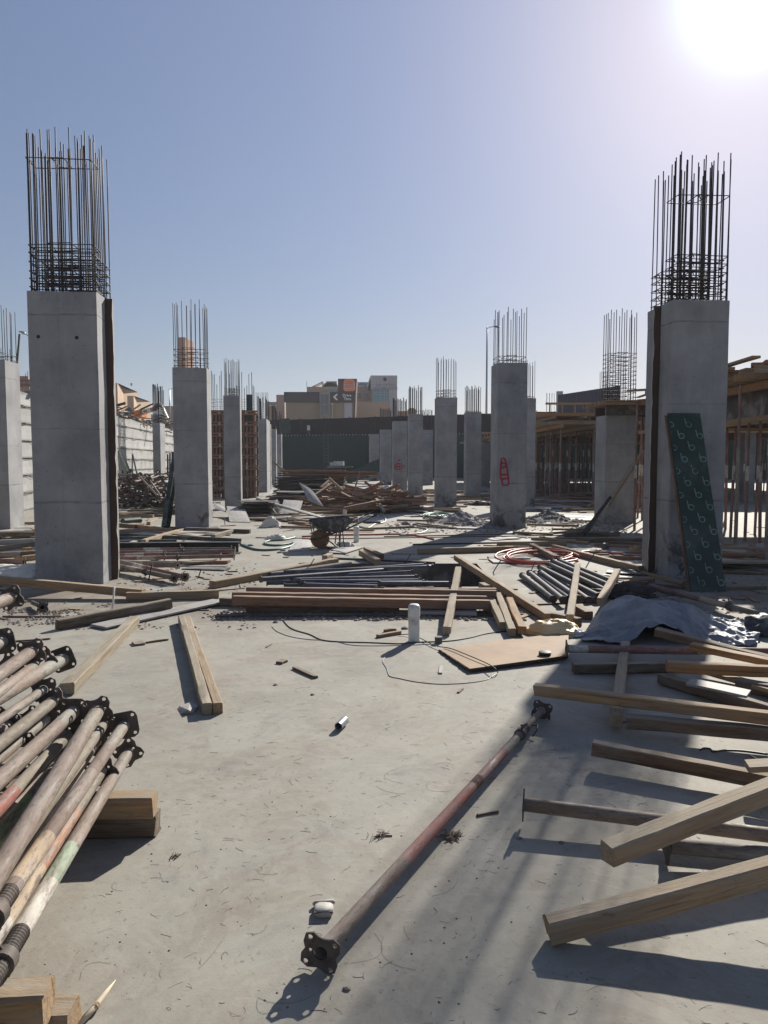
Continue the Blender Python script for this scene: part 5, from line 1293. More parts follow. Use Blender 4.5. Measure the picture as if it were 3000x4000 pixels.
# ---------------------------------------------------------------- the lone prop in front
prop('dusty red prop lying alone on the slab in front, drilled plate towards the camera', (1252, 3722), .066, (2100, 2795), .052, 2.68, .0255,
     [(0, .3, 'pink'), (.3, .62, 'rust'), (.62, 1.5, 'red'), (1.4, 1.9, 'dkred'), (1.9, 2.12, 'grey')], thread=(2.12, 2.32), split=2.32, plates=((0, 0, .22), (2.68, 0, 0)), rollp=R(12))
# right-hand props
prop('dark red and white prop lying level under the tarpaulin edge', (2214, 2534), .10, (3000, 2546), .10, 2.4, .033, [(.0, .17, 'white'), (.17, .80, 'dkred'), (.80, 1.05, 'red'), (1.05, 1.30, 'white'), (1.30, 2.4, 'dkred')], thread=None, split=None, plates=((0, 0, 0),), rollp=R(20))
prop('rough grey-brown prop lying under the grey-topped beam', (2045, 3141), .10, (3000, 3262), .075, 1.9, .031, [(0, 1.9, 'brown')], plates=((0, 2, 0),), rollp=R(40))
prop('black peeling prop at the right edge behind the nearest beam', (2604, 3302), .075, (3000, 3338), .06, 1.2, .031, [(0, 1.2, 'black')], plates=((0, 2, 0),), rollp=R(20))
prop('red prop lying on the dirt behind the tarpaulin', (2535, 2288), .10, (2990, 2405), .08, 2.5, .034, [(0, .9, 'dkred'), (.9, 1.3, 'cream'), (1.3, 2.5, 'olive')], thread=(1.28, 1.4), plates=((0, 0, 0),), rollp=R(30))
# left middle: props laid in rows past the column
q = random.Random(5)
rows = [((905, 2144), (400, 2148)), ((918, 2152), (400, 2158)), ((860, 2160), (400, 2170)), ((915, 2172), (400, 2184)), ((862, 2174), (400, 2179))]
for i, (e, w_) in enumerate(rows):
    prop(('topmost', 'second', 'third', 'lowest', 'fourth')[i] + ' of the dark red props laid in a row right of the nearest left column', e, .10 + .04 * (i % 2), w_, .09, 2.9, .03,
         [(0, .02, 'dkred'), (.02, .9, 'dkred' if i % 2 else 'black'), (.9, 1.25, 'dkred'), (1.25, 1.55, 'white'), (1.55, 2.9, 'dkred')], thread=(.85, .98), plates=((0, 0, .1),), rollp=R(40 * i), handle=False, group='props laid in a row at the left')
prop('rusty prop slanting towards the camera, nearer of two below the row', (680, 2258), .09, (469, 2212), .10, 2.2, .034, [(0, 1.0, 'rust'), (1.0, 1.3, 'white'), (1.3, 2.2, 'rust')], thread=(.7, .82), plates=((0, 0, 0),), rollp=R(30), group='props slanting at the left')
prop('rusty prop slanting towards the camera, farther of two below the row', (722, 2254), .09, (508, 2204), .12, 2.2, .034, [(0, .95, 'dkred'), (.95, 1.1, 'red'), (1.1, 1.4, 'white'), (1.4, 2.2, 'rust')], plates=((0, 0, 0),), rollp=R(10), group='props slanting at the left')
prop('stout prop stub with a round plate below the row of props', (694, 2208), .10, (537, 2200), .10, 1.0, .042, [(0, .6, 'rust'), (.6, 1.0, 'white')], plates=((0, 0, 0),), rollp=R(0), group='props slanting at the left')
prop('purple-brown prop left of the nearest left column, plate to the right', (97, 2194), .13, (-60, 2190), .13, 1.4, .04, [(0, 1.4, 'dkred')], plates=((0, 0, .5),), rollp=R(15))
prop('grey prop behind the purple-brown one at the left edge, plate to the right', (84, 2166), .20, (-60, 2166), .20, 1.4, .036, [(0, 1.4, 'grey')], plates=((0, 0, .5),), rollp=R(40))
P = [G(82, 2262, .0), G(84, 2225, .12)]
for (px, py, s, lab) in ((166, 2372, .085, 'drilled end plate standing on the dirt left of the white dowel'), ):
    a = G(px, py, .066); rt = thing('steel_prop', lab.replace('end plate standing', 'end plate of a buried prop standing'), 'steel prop', frame(a, a + Vector((-.6, .8, -.05))))
    prop_parts(rt, .5, .024, [(0, .5, 'black')], None, None, ((0, 0, .2),), 0)

# ---------------------------------------------------------------- prop stack at the left, in the foreground
FG = 'steel props in the stack at the left'
S = [ # end, z, pass-through, z, L, r, bands, thread, split, plate, roll, label
 ((246, 2575), .60, (0, 2722), .60, 2.4, .034, [(0, .26, 'greygreen'), (.26, 2.4, 'pink')], None, None, 1, 20, 'thick pinkish prop with grey-green end under the large rounded plate'),
 ((165, 2580), .63, (0, 2700), .63, 2.3, .026, [(0, .2, 'olive'), (.2, 2.3, 'pink')], None, None, 0, 35, 'slim pinkish prop left of the thick one with the rounded plate'),
 ((123, 2545), .70, (0, 2632), .70, 2.3, .032, [(0, 2.3, 'rust')], None, None, 0, 10, 'speckled brown prop, third from the top of the stack'),
 ((170, 2694), .50, (0, 2812), .50, 2.2, .022, [(0, .2, 'grey'), (.2, 2.2, 'pink')], None, None, 0, 0, 'thin grey-pink prop in the dark gap below the thick pinkish one'),
 ((206, 2740), .44, (0, 2905), .44, 2.2, .030, [(0, 2.2, 'olive')], None, None, 0, 25, 'olive-brown prop whose end plate hides the yellow beam'),
 ((180, 2808), .36, (0, 2960), .36, 2.2, .025, [(0, .3, 'greygreen'), (.3, 2.2, 'olive')], None, None, 0, 50, 'greenish prop deep in the middle of the stack'),
 ((287, 2781), .48, (0, 3045), .50, 2.3, .031, [(0, .2, 'greygreen'), (.2, 2.3, 'pink')], None, None, 1, 0, 'pinkish prop with pale scuffs under the square-topped plate'),
 ((381, 2776), .50, (0, 3395), .48, 2.6, .033, [(0, .3, 'olive'), (.3, 1.45, 'rust'), (1.45, 1.85, 'white'), (1.85, 2.6, 'rust')], None, None, 0, 15, 'long brown prop with a white band at its lower end'),
 ((402, 2830), .41, (190, 3130), .40, 2.4, .027, [(0, .2, 'grey'), (.2, 2.4, 'olive')], None, None, 0, 40, 'grey prop half hidden behind the long brown one'),
 ((375, 2898), .33, (200, 3160), .33, 2.4, .023, [(0, .2, 'rust'), (.2, 2.4, 'rust')], None, None, 0, 60, 'slim brown prop between the long brown and the red-flecked one'),
 ((486, 2833), .42, (20, 3510), .42, 2.2, .027, [(0, .3, 'grey'), (.3, .55, 'rust'), (.55, .8, 'pink'), (.8, 1.05, 'rust'), (1.05, 1.32, 'cream'), (1.32, 1.36, 'rust')], (1.36, 1.60), 1.60, 1, 8, 'pinkish-brown prop with cream band and threaded sleeve'),
 ((398, 3010), .26, (27, 3592), .26, 2.2, .025, [(0, .4, 'olive'), (.4, .82, 'orange'), (.82, 1.12, 'cream'), (1.12, 1.7, 'white'), (1.7, 2.2, 'rust')], None, None, 0, 30, 'orange prop with cream and white bands'),
 ((500, 2940), .225, (72, 3655), .235, 2.3, .028, [(0, .35, 'grey'), (.35, .92, 'pink'), (.92, 1.16, 'mint'), (1.16, 1.42, 'white')], (1.42, 1.72), 1.72, 0, 40, 'outermost prop with mint and white bands and a threaded sleeve on the timber blocks'),
 ((262, 2872), .38, (20, 3130), .38, 2.3, .028, [(0, .6, 'olive'), (.6, .95, 'red'), (.95, 2.3, 'rust')], None, None, 0, 70, 'reddish prop lying in the shadow of the long brown one'),
 ((250, 2960), .29, (0, 3268), .29, 2.3, .029, [(0, .45, 'greygreen'), (.45, 2.3, 'green')], None, None, 0, 20, 'bright green scuffed prop low in the stack'),
 ((105, 2922), .32, (0, 3005), .32, 2.2, .028, [(0, 2.2, 'pink')], None, None, 0, 33, 'pinkish prop low at the left edge of the stack'),
 ((10, 2505), .76, (-160, 2600), .76, 2.2, .030, [(0, 2.2, 'greygreen')], None, None, 1, 10, 'pale grey prop at the left edge, below the topmost one'),
 ((42, 2335), .93, (-120, 2400), .93, 2.2, .032, [(0, 2.2, 'pink')], None, None, 0, 20, 'topmost pinkish prop at the left edge with a notched plate'),
 ((40, 2600), .56, (-150, 2730), .56, 2.2, .030, [(0, 2.2, 'rust')], None, None, 0, 50, 'rusty prop at the left edge under the speckled brown one'),
]
for (e, z1, p2, z2, L, r, bands, th, sp, pl, ro, lab) in S:
    rt = prop(lab, e, z1, p2, z2, L, r, bands, th, sp, ((-.001, pl, q.uniform(-.1, .1)), (L, 2, 0)), R(ro), FG)
# hidden supports of the high ones: more props of the same stack farther left and below
for i in range(16):
    x = -1.62 - .075 * (i % 8); z = .07 + .075 * (i // 8) + .02 * (i % 2)
    rt = thing('steel_prop', 'prop at the bottom of the left-hand stack', 'steel prop', frame(Vector((x, 3.5 + q.uniform(-.1, .1), z)), Vector((x + q.uniform(-.05, .05), 1.6, z))), FG)
    prop_parts(rt, 2.3, .028, [(0, 1.2, q.choice(['olive', 'rust', 'pink'])), (1.2, 2.3, 'grey')], None, None, ((0, 2, 0),), q.uniform(0, 1))
for i in range(14):
    x = -1.75 - .07 * (i % 7); z = .24 + .08 * (i // 7)
    rt = thing('steel_prop', 'prop in the middle of the left-hand stack', 'steel prop', frame(Vector((x, 3.75 + q.uniform(-.1, .1), z)), Vector((x + q.uniform(-.05, .05), 1.6, z))), FG)
    prop_parts(rt, 2.3, .028, [(0, 1.2, q.choice(['olive', 'rust', 'pink'])), (1.2, 2.3, 'grey')], None, None, ((0, 2, 0),), q.uniform(0, 1))

# ---------------------------------------------------------------- pipes
q = random.Random(21)
PIPE = {}
def pipe(label, a, za, c, zc, r, mat, group, cap=True, L=None):
    P, Q = G(a[0], a[1], za), G(c[0], c[1], zc); Ln = L or (Q - P).length
    root = thing('steel_pipe', label, 'pipe', frame(P, Q), group)
    b = MB(); n = 12; vs = []
    for (x, rr) in ((0, r * .8), (0, r), (Ln, r), (Ln, r * .8)): vs += [(x, rr * math.cos(2 * math.pi * j / n), rr * math.sin(2 * math.pi * j / n)) for j in range(n)]
    fs = [(i * n + j, i * n + (j + 1) % n, (i + 1) * n + (j + 1) % n, (i + 1) * n + j) for i in range(3) for j in range(n)]
    fs += [(36 + j, 36 + (j + 1) % n, (j + 1) % n, j) for j in range(n)]
    b.add(vs, fs); b.build('tube', M[mat], root, angle=40)
    if cap:
        for xr in (-.004, Ln - .012): b = MB(); b.tube([(xr, 0, 0), (xr + .016, 0, 0)], r * 1.35, 12); b.build('end_ring', M['plate'], root, angle=40)
    return root
ORD = 'first second third fourth fifth sixth seventh eighth ninth tenth eleventh twelfth'.split()
BP = 'dark pipes over the pit'
lines = [((1055, 2245), (1660, 2207)), ((1110, 2236), (1672, 2216)), ((1018, 2263), (1688, 2213)), ((1105, 2262), (1612, 2236)), ((1138, 2266), (1625, 2255)), ((1173, 2272), (1655, 2276)), ((1042, 2276), (1640, 2268)), ((1110, 2290), (1670, 2282)), ((1188, 2286), (1700, 2300)), ((1140, 2295), (1620, 2304)), ((1285, 2278), (1800, 2289)), ((1480, 2280), (1795, 2280))]
for i, (a, c) in enumerate(lines):
    pipe(ORD[i] + ' from the back of the dark ringed pipes lying over the pit', a, .055 + .055 * (i % 3), c, .05 + .05 * (i % 2), .033, 'blue_pipe', BP)
pipe('dusty pipe lying farthest back, leading up to the pit', (1052, 2248), .04, (1368, 2202), .04, .045, 'grey_pipe', None, cap=False)
GP = 'grey pipes in the bundle right of the pit'
for i, (a, c) in enumerate((((2040, 2248), (2162, 2340)), ((2068, 2238), (2200, 2344)), ((2090, 2240), (2225, 2340)), ((2112, 2236), (2262, 2340)), ((2138, 2232), (2300, 2345)), ((2110, 2216), (2340, 2330)), ((2142, 2202), (2395, 2320)), ((2160, 2192), (2420, 2305)), ((2130, 2226), (2330, 2345)), ((2185, 2190), (2440, 2290)))):
    pipe(ORD[i] + ' from the left of the dusty grey pipes lying slantwise right of the pit', a, .05 + .045 * (i % 2), c, .04 + .04 * (i % 2), .035, 'grey_pipe', GP)
# bits of pipe
a, c = G(1322, 2838, .03), G(1352, 2808, .03)
o = thing('pipe_offcut', 'short galvanised pipe offcut lying alone in the middle of the slab', 'pipe', frame(a, c)); L = .115; n = 18; b = MB(); vs = []
for (x, rr) in ((.05, .022), (0, .022), (0, .0255), (L, .0255), (L, .022), (.06, .022)): vs += [(x, rr * math.cos(2 * math.pi * j / n), rr * math.sin(2 * math.pi * j / n)) for j in range(n)]
b.add(vs, [(i * n + j, i * n + (j + 1) % n, (i + 1) * n + (j + 1) % n, (i + 1) * n + j) for i in range(5) for j in range(n)]); b.build('tube', M['lamp_steel'], o, angle=40)
b = MB(); b.tube([(.045, 0, 0), (.05, 0, 0)], .0219, n); b.build('plug', M['black'], o)
# white pipe stubs
def stub(label, px, pyb, pyt, r):
    p = G(px, pyb); top = D(px, pyt, p.y).z
    o = thing('white_pipe_stub', label, 'pipe', Matrix.Translation(p))
    b = MB(); b.tube([(0, 0, -.02), (0, 0, top * .68)], r, 20); b.build('pipe_body', M['white_pipe'], o, angle=40)
    b = MB(); pts = [(0, 0, top * .68 + .001), (0, 0, top - .03), (0, 0, top - .012), (0, 0, top)]; b.tube(pts, [r * 1.07, r * 1.07, r * .97, r * .72], 20); b.build('cap', M['white_pipe'], o, angle=50)
stub('white capped pipe stub standing on the slab, nearest of three', 1617, 2504, 2360, .052)
stub('white capped pipe stub standing right of the wheelbarrow', 1392, 2118, 2056, .055)
stub('grey-white capped pipe stub beyond the wheelbarrow at the foot of the heap', 1347, 2012, 1990, .06)
stub('far white pipe stub behind the timber heap', 1351, 1900, 1881, .07)
# dowel bars
for i, (b0, t0, r, m, lab) in enumerate((((437, 2385), (446, 2292), .011, 'white_pipe', 'whitish iron dowel standing up left of the thick short timber'), ((1195, 2232), (1228, 2182), .008, 'rebar', 'slanting black iron dowel left of the pit'), ((1578, 2203), (1606, 2162), .008, 'rebar', 'slanting black iron dowel at the far rim of the pit'), ((1922, 2236), (1957, 2188), .008, 'rebar', 'slanting black iron dowel right of the pit'), ((2072, 2232), (2090, 2193), .008, 'rebar', 'bent black iron dowel beside the grey pipes'), ((2282, 2222), (2330, 2148), .008, 'rebar', 'slanting black iron dowel near the green bottle'), ((578, 2270), (594, 2203), .009, 'rebar', 'black iron dowel standing among the slanting props'), ((772, 2258), (786, 2222), .009, 'rebar', 'curved black iron dowel right of the slanting props'), ((880, 2050), (872, 2020), .01, 'rebar_rust', 'short rusty dowel before the curled plywood sheet'), ((1122, 2042), (1122, 2018), .012, 'rebar_rust', 'short rusty dowel left of the three timbers'))):
    p = G(*b0); Y = p.y; t = D(t0[0], t0[1], Y)
    mb = MB(); mb.tube([Vector((0, 0, -.03)), (t - p) * .5 + Vector((.004, 0, 0)), t - p], r, 6); o = mb.build('iron_dowel', M[m], smooth=True); o.location = p; tag(o, lab, 'iron bar')

# ---------------------------------------------------------------- wheelbarrow
wp = G(1250, 2141); wr = .178
wb = thing('wheelbarrow', 'cement-stained wheelbarrow with a rust-orange disc wheel', 'wheelbarrow', TR(wp.x, wp.y, 0, R(14)))
b = MB(); n = 28
b.tube([(0, -.035, wr), (0, -.028, wr), (0, .028, wr), (0, .035, wr)], [wr * .9, wr, wr, wr * .9], n); wheel = b.build('wheel', M['wheel'], wb, angle=30)
b = MB()
for rr in (.66, .4): b.tube([(rr * wr * math.cos(2 * math.pi * i / 20), -.037, wr + rr * wr * math.sin(2 * math.pi * i / 20)) for i in range(20)], .006, 4, closed=True)
b.tube([(0, -.06, wr), (0, .06, wr)], .022, 8); b.build('hub', M['wheel'], wheel)
tops = [(-.20, -.27, .50), (-.10, -.31, .54), (.52, -.30, .585), (.62, -.24, .57), (.62, .24, .57), (.52, .30, .585), (-.10, .31, .54), (-.20, .27, .50)]
bots = [(-.02, -.15, .335), (.02, -.18, .33), (.36, -.18, .30), (.42, -.14, .31), (.42, .14, .31), (.36, .18, .30), (.02, .18, .33), (-.02, .15, .335)]
b = MB(); V = [Vector(p) for p in tops + bots]; cen = Vector((.22, 0, .5)); inn = [p + (Vector((cen.x, 0, p.z)) - p).normalized() * .006 + Vector((0, 0, .0)) for p in V[:8]] + [p + (Vector((cen.x, 0, p.z)) - p).normalized() * .01 + Vector((0, 0, .008)) for p in V[8:]]
b.add(V + inn, [(i, (i + 1) % 8, 8 + (i + 1) % 8, 8 + i) for i in range(8)] + [tuple(range(8, 16))] + [(16 + (i + 1) % 8, 16 + i, 24 + i, 24 + (i + 1) % 8) for i in range(8)] + [tuple(range(31, 23, -1))] + [(i, 16 + i, 16 + (i + 1) % 8, (i + 1) % 8) for i in range(8)])
tray = b.build('tray', M['tray'], wb)
b = MB(); b.tube([Vector(p) + Vector((0, 0, .003)) for p in tops], .011, 6, closed=True); b.build('rim', M['tray'], tray)
for s in (-1, 1):
    b = MB(); b.tube([(-.18, s * .075, wr - .0), (0, s * .07, wr + .02), (.22, s * .14, wr + .11), (.46, s * .21, .36), (.95, s * .29, .60)], .016, 7); h = b.build('handle', M['dark_steel'], wb, smooth=True)
    b = MB(); b.tube([(.95, s * .29, .60), (1.06, s * .30, .652)], .021, 8); b.build('grip', M['tray'], h)
    b = MB(); b.tube([(.36, s * .19, .31), (.345, s * .23, .15), (.33, s * .25, .0)], .013, 6); b.tube([(.33, s * .25, 0.012), (.10, s * .12, .19)], .010, 6); b.tube([(.40, s * .2, .33), (.43, s * .25, .0)], .010, 6); b.build('leg', M['dark_steel'], wb)
    b = MB(); b.tube([(-.17, s * .22, .49), (-.12, s * .1, wr + .06)], .010, 6); b.build('front_strut', M['dark_steel'], wb)
b = MB(); b.tube([(-.18, -.075, wr), (-.20, 0, wr), (-.18, .075, wr)], .016, 7); b.build('nose_bar', M['dark_steel'], wb)
b = MB(); b.box(.52, .56, -.26, .26, .40, .42); b.build('crossbar', M['dark_steel'], wb)

# ---------------------------------------------------------------- green printed panel, dark channel and timber
zt = D(2662, 1614, 10.2).z
bl_, tl = G(2768, 2312), Vector((4.09, 10.24, zt))
Fm = frame(bl_, tl); L = (tl - bl_).length
pn = thing('printed_panel', 'green film-faced panel printed with pale letter b marks, leaning on the right twin column', 'formwork panel', Fm)
side = 1 if (Fm.to_3x3() @ Vector((0, 0, 1))).y < 0 else -1
b = MB(); b.box(0, L, -.225, .225, -.009, .009); b.build('panel_face', M['green_film'], pn)
def ringmark(cx, cy, r):
    """flat letter b: an open ring and a stem; local x runs up the panel"""
    b = MB(); zf = side * .0105; n = 18; c1 = .70
    vs = []
    for i in range(n):
        a = 2 * math.pi * i / n; vs += [(cx + r * math.cos(a), cy + r * math.sin(a), zf), (cx + r * c1 * math.cos(a), cy + r * c1 * math.sin(a), zf)]
    ok = lambda i: abs(vs[2 * i][1]) < .223
    b.add(vs, [(2 * i, 2 * ((i + 1) % n), 2 * ((i + 1) % n) + 1, 2 * i + 1) for i in range(n) if ok(i) and ok((i + 1) % n)])
    ys = 1 if (Fm.to_3x3() @ Vector((0, 1, 0))).x < 0 else -1
    y0 = cy + ys * r * .86
    if abs(y0) < .21: b.add([(cx + r * .2, y0 - .007, zf * 1.03), (cx + r * 2.1, y0 - .007 + ys * .008, zf * 1.03), (cx + r * 2.1, y0 + .007 + ys * .008, zf * 1.03), (cx + r * .2, y0 + .007, zf * 1.03)], [(0, 1, 2, 3)])
    b.build('printed_letter', M['green_print'], pn)
ysg = 1 if (Fm.to_3x3() @ Vector((0, 1, 0))).x < 0 else -1
row = 0; x = L - .17
while x > .05:
    for u_ in ((.06, .60) if row % 2 == 0 else (.33, .89)): ringmark(x, ysg * (.5 - u_) * .45, .043)
    x -= .168; row += 1
sd = beam_mesh(L * .99, .40, .02, 71, 6, 'wood_brown')
o = tag(link('backing_board', sd, None, Fm @ Matrix.Translation((0, ysg * .055, -side * .024)) ), 'thin tan board leaning behind the green printed panel, its edge showing at the left', 'board')
p0, p1 = G(2272, 2104, .02), D(2380, 1962, 16.9)
ch = thing('dark_channel', 'dark trough-like board leaning up to the right, left of the right twin column', 'board', frame(p0, p1, R(-58)))
Lc = (p1 - p0).length; b = MB(); b.box(0, Lc, -.15, .15, -.012, .012); b.build('web', M['dark_steel'], ch)
for s in (-1, 1): b = MB(); b.box(0, Lc, s * .15 - .012, s * .15 + .012, .0125, .06); b.build('flange', M['dark_steel'], ch)
p0, p1 = D(2374, 1972, 17.1), D(2512, 1762, 18.2)
_bs[0] += 1; tag(link('timber_beam', beam_mesh((p1 - p0).length, .09, .07, _bs[0], 6, 'wood_tan'), None, frame(p0, p1)), 'tan timber leaning from the dark board up to the right twin column', 'timber')

# ---------------------------------------------------------------- long dark channel and loose steel at the left
a, c = G(942, 2138, .10), G(380, 2142, .10)
ch = thing('steel_channel', 'long dark steel box channel lying in front of the second left column', 'steel channel', frame(a, c)); Lc = (a - c).length
b = MB(); b.box(0.06, Lc, -.10, -.09, -.1, .1); b.box(0, Lc, -.089, .2, -.1, -.09); b.box(0.05, Lc, -.089, .06, .09, .1); b.build('channel_body', M['dark_steel'], ch)
for i, (a, c, w_, h_, m, lab) in enumerate((((940, 2110), (430, 2088), .06, .07, 'green_steel', 'long green-black steel bar slanting in front of the second left column'), ((860, 2076), (430, 2070), .1, .03, 'green_steel', 'flat green steel strip left of the second left column foot'), ((700, 2098), (420, 2102), .1, .06, 'green_steel', 'green steel section lying below the leaning channel, upper one'), ((690, 2112), (420, 2118), .1, .06, 'green_steel', 'green steel section lying below the leaning channel, lower one'))): gb(lab, a, c, w_, h_, m, cat='steel bar', name='steel_bar')
for i, (a, c, m, lab) in enumerate((((560, 2116), (724, 2068), 'wood_pale', 'pale timber lying slantwise before the foot of the second left column'), ((832, 2096), (918, 2072), 'wood_pale', 'pale timber lying right of the second left column foot'), ((470, 2140), (528, 2120), 'wood_pale', 'pale timber end lying on the left end of the dark box channel'), ((470, 2036), (540, 2026), 'wood_tan', 'tan timber left of the leaning channel, left one'), ((520, 2004), (640, 2008), 'wood_red', 'reddish timber behind the leaning channel, middle one'), ((590, 1998), (690, 2000), 'wood_red', 'reddish timber behind the leaning channel, right one'), ((596, 1972), (690, 1980), 'wood_pale', 'pale timber lying on the front of the prop heap'), ((470, 2014), (600, 2016), 'wood_tan', 'tan timber lying low in front of the prop heap'), ((520, 2052), (672, 2074), 'wood_tan', 'greenish plank sloping before the leaning channel'), ((470, 2050), (530, 2056), 'wood_brown', 'brown timber by the green roll'), ((580, 2045), (606, 2030), 'wood_pale', 'short pale block left of the leaning channel'))): gb(lab, a, c, .1, .09, m)
a, c = G(480, 2044, .06), G(546, 2038, .06); b = MB(); L = (c - a).length; b.tube([(0, 0, 0), (L, 0, 0)], .09, 12); o = b.build('green_roll', M['green_film'], angle=40); o.matrix_basis = frame(a + Vector((0, 0, .04)), c + Vector((0, 0, .04))); tag(o, 'small green roll lying left of the leaning channel', 'roll')
for i, (a, c, m, lab) in enumerate((((-40, 2148), (140, 2122), 'wood_tan', 'yellow-brown timber at the left edge, upper one'), ((20, 2108), (140, 2096), 'wood_brown', 'brown timber at the left edge under the sunlit column'), ((-40, 2120), (140, 2112), 'ply_pale', 'pale strip lying at the left edge'), ((-40, 2170), (145, 2160), 'wood_brown', 'brown timber at the left edge, third one down'), ((60, 2184), (145, 2176), 'wood_tan', 'tan timber behind the two prop plates at the left'), ((-40, 2215), (145, 2210), 'wood_red', 'red-brown timber behind the white cloth'), ((88, 2150), (122, 2147), 'wood_orange', 'short orange block behind the two prop plates'))): gb(lab, a, c, .1, .09, m)
# ---------------------------------------------------------------- tarpaulin, bags, cloth
def grid_mesh(name, nx, ny, fn, mat, label, cat, th=0):
    b = MB(); vs = []; keep = []
    for i in range(nx + 1):
        for j in range(ny + 1):
            vs.append(fn(i / nx, j / ny))
    fs = [(i * (ny + 1) + j, (i + 1) * (ny + 1) + j, (i + 1) * (ny + 1) + j + 1, i * (ny + 1) + j + 1) for i in range(nx) for j in range(ny)]
    c = vs[0].copy(); b.add([v - c for v in vs], fs); o = b.build(name, M[mat], smooth=True); o.location = c
    return tag(o, label, cat)
def ridged(p, k): return 1 - abs(noise.noise(p)) * 2 * k
def tarp(u, v):
    # u left to right, v front to back
    fl, fr_ = G(2268, 2508), G(2960, 2530); bl2, br = G(2330, 2410), G(2985, 2445)
    fr = fl.lerp(fr_, u); bk_ = bl2.lerp(br, u); p = fr.lerp(bk_, v)
    hump = .20 * math.exp(-((u - .2) / .2) ** 2) + .19 * math.exp(-((u - .48) / .24) ** 2)
    ss = lambda a, c, x: (lambda t: t * t * (3 - 2 * t))(max(0, min(1, (x - a) / (c - a))))
    op = ss(.24, .38, u) * ss(.72, .56, u); prof = min(1, v * 2.4) * (1 - op) + min(1, .50 + v * 1.3) * op
    prof *= min(1, (1 - v) * 2.6 + .12)
    edge = min(1, u * 14 + .0)
    z = hump * prof * edge + .014
    k = Vector((p.x * 2.4, p.y * 2.0, 3.3))
    f = noise.noise(Vector((p.x * 3.2 + p.y * 1.9, (p.y - p.x) * 1.0, 8)))
    f2 = abs(noise.noise(Vector(((p.x + p.y) * 5.2, (p.y - p.x * .7) * 2.2, 5))))
    z += (.055 * f + .05 * f2) * (.35 + .65 * min(1, z * 5)) + .01 * noise.noise(k * 5)
    cr = 0
    for s_, a_ in ((3.0, .020), (6.5, .013), (13, .006)):
        cr += a_ * (1 - 3.2 * abs(noise.noise(Vector((p.x * s_ + p.y * s_ * .6, p.y * s_ * .8 - p.x * s_ * .35, s_)))))
    z += cr * (1.6 if u > .55 else 1.0)
    p.x += .03 * noise.noise(k * 1.7 + Vector((9, 0, 0))); p.y += .05 * noise.noise(k * 1.3) + (-.10 * math.exp(-((u - .2) / .15) ** 2) if v < .3 else 0)
    return Vector((p.x, p.y, max(.012, z)))
grid_mesh('tarpaulin', 190, 100, tarp, 'tarp', 'crumpled grey-blue tarpaulin thrown over timber at the right', 'tarpaulin')
o = blob(crumple(.25, .15, .13, 4, .28, 1.5), 56, 22, M['plastic_yellow'], 'plastic_bag'); o.location = G(2166, 2474); o.rotation_euler.z = -.12; tag(o, 'pale yellow plastic bag slumped left of the tarpaulin', 'plastic bag')
o = blob(crumple(.10, .08, .05, 14, .6, 3), 40, 14, M['plastic_clear'], 'clear_wrap'); o.location = G(2245, 2482); tag(o, 'scrap of clear plastic wrap between the yellow bag and the tarpaulin', 'plastic wrap')
o = blob(crumple(.62, .36, .21, 6, .34, 1.7), 90, 30, M['plastic_clear'], 'white_cloth'); o.location = G(30, 2268); tag(o, 'crumpled white cloth sheet at the left edge by the nearest left column', 'cloth')
o = blob(crumple(.2, .15, .24, 9, .4, 2.0), 60, 24, M['plastic_clear'], 'plastic_bag'); o.location = G(1060, 2058); tag(o, 'crumpled white plastic bag on the slab left of the three timbers', 'plastic bag')
o = blob(crumple(.55, .3, .32, 12, .4, 3), 60, 20, M['plastic_clear'], 'plastic_sheet'); o.location = G(1500, 1925); tag(o, 'bundle of white plastic sheet at the foot of the red grid column', 'plastic sheet')
o = blob(crumple(.15, .1, .1, 17, .5, 3), 40, 16, M['plastic_clear'], 'plastic_sheet'); o.location = G(1345, 2140) + Vector((0, 0, .01)); tag(o, 'white plastic scrap behind the thin sheet by the wheelbarrow', 'plastic sheet')
o = blob(crumple(.2, .11, .08, 18, .4, 3), 40, 16, M['plastic_clear'], 'plastic_bottle'); o.location = G(1078, 2106); tag(o, 'flattened white plastic canister left of the dusted board', 'plastic canister')
o = blob(crumple(.24, .2, .16, 20, .3, 2.5), 40, 16, M['tray'], 'dark_bag'); o.location = G(2990, 2472); tag(o, 'dark bag at the right edge on the tarpaulin', 'bag')
o = blob(crumple(.30, .18, .13, 22, .6, 4), 50, 18, M['plate'], 'dark_bundle'); o.location = G(2440, 2330); tag(o, 'bundle of dark scrap and brackets behind the tarpaulin', 'scrap bundle')
o = blob(crumple(.12, .09, .12, 24, .35, 2.5), 36, 16, M['ply_orange'], 'paper_bag'); o.location = G(2480, 2160); tag(o, 'tan paper bag lying left of the right twin column', 'paper bag')
o = blob(crumple(.12, .05, .06, 25, .1, 2), 24, 10, M['mint_glass'] if 'mint_glass' in M else M['green_film'], 'green_bottle'); o.location = G(2325, 2157); tag(o, 'small green bottle lying near the red hose', 'bottle')
a, c = G(2356, 2134, .06), G(2390, 2128, .06); b = MB(); b.tube([(0, 0, 0), (.16, 0, 0)], .06, 14); o = b.build('pipe_fitting', M['blue_pipe'], angle=40); o.matrix_basis = frame(a, c); tag(o, 'dark pipe fitting lying left of the tan paper bag', 'pipe')
o = blob(crumple(.55, .4, .14, 30, .5, 4), 50, 14, M['plate'], 'black_scrap'); o.location = G(1890, 1973); tag(o, 'heap of black scrap just left of the red bottle column', 'scrap heap')
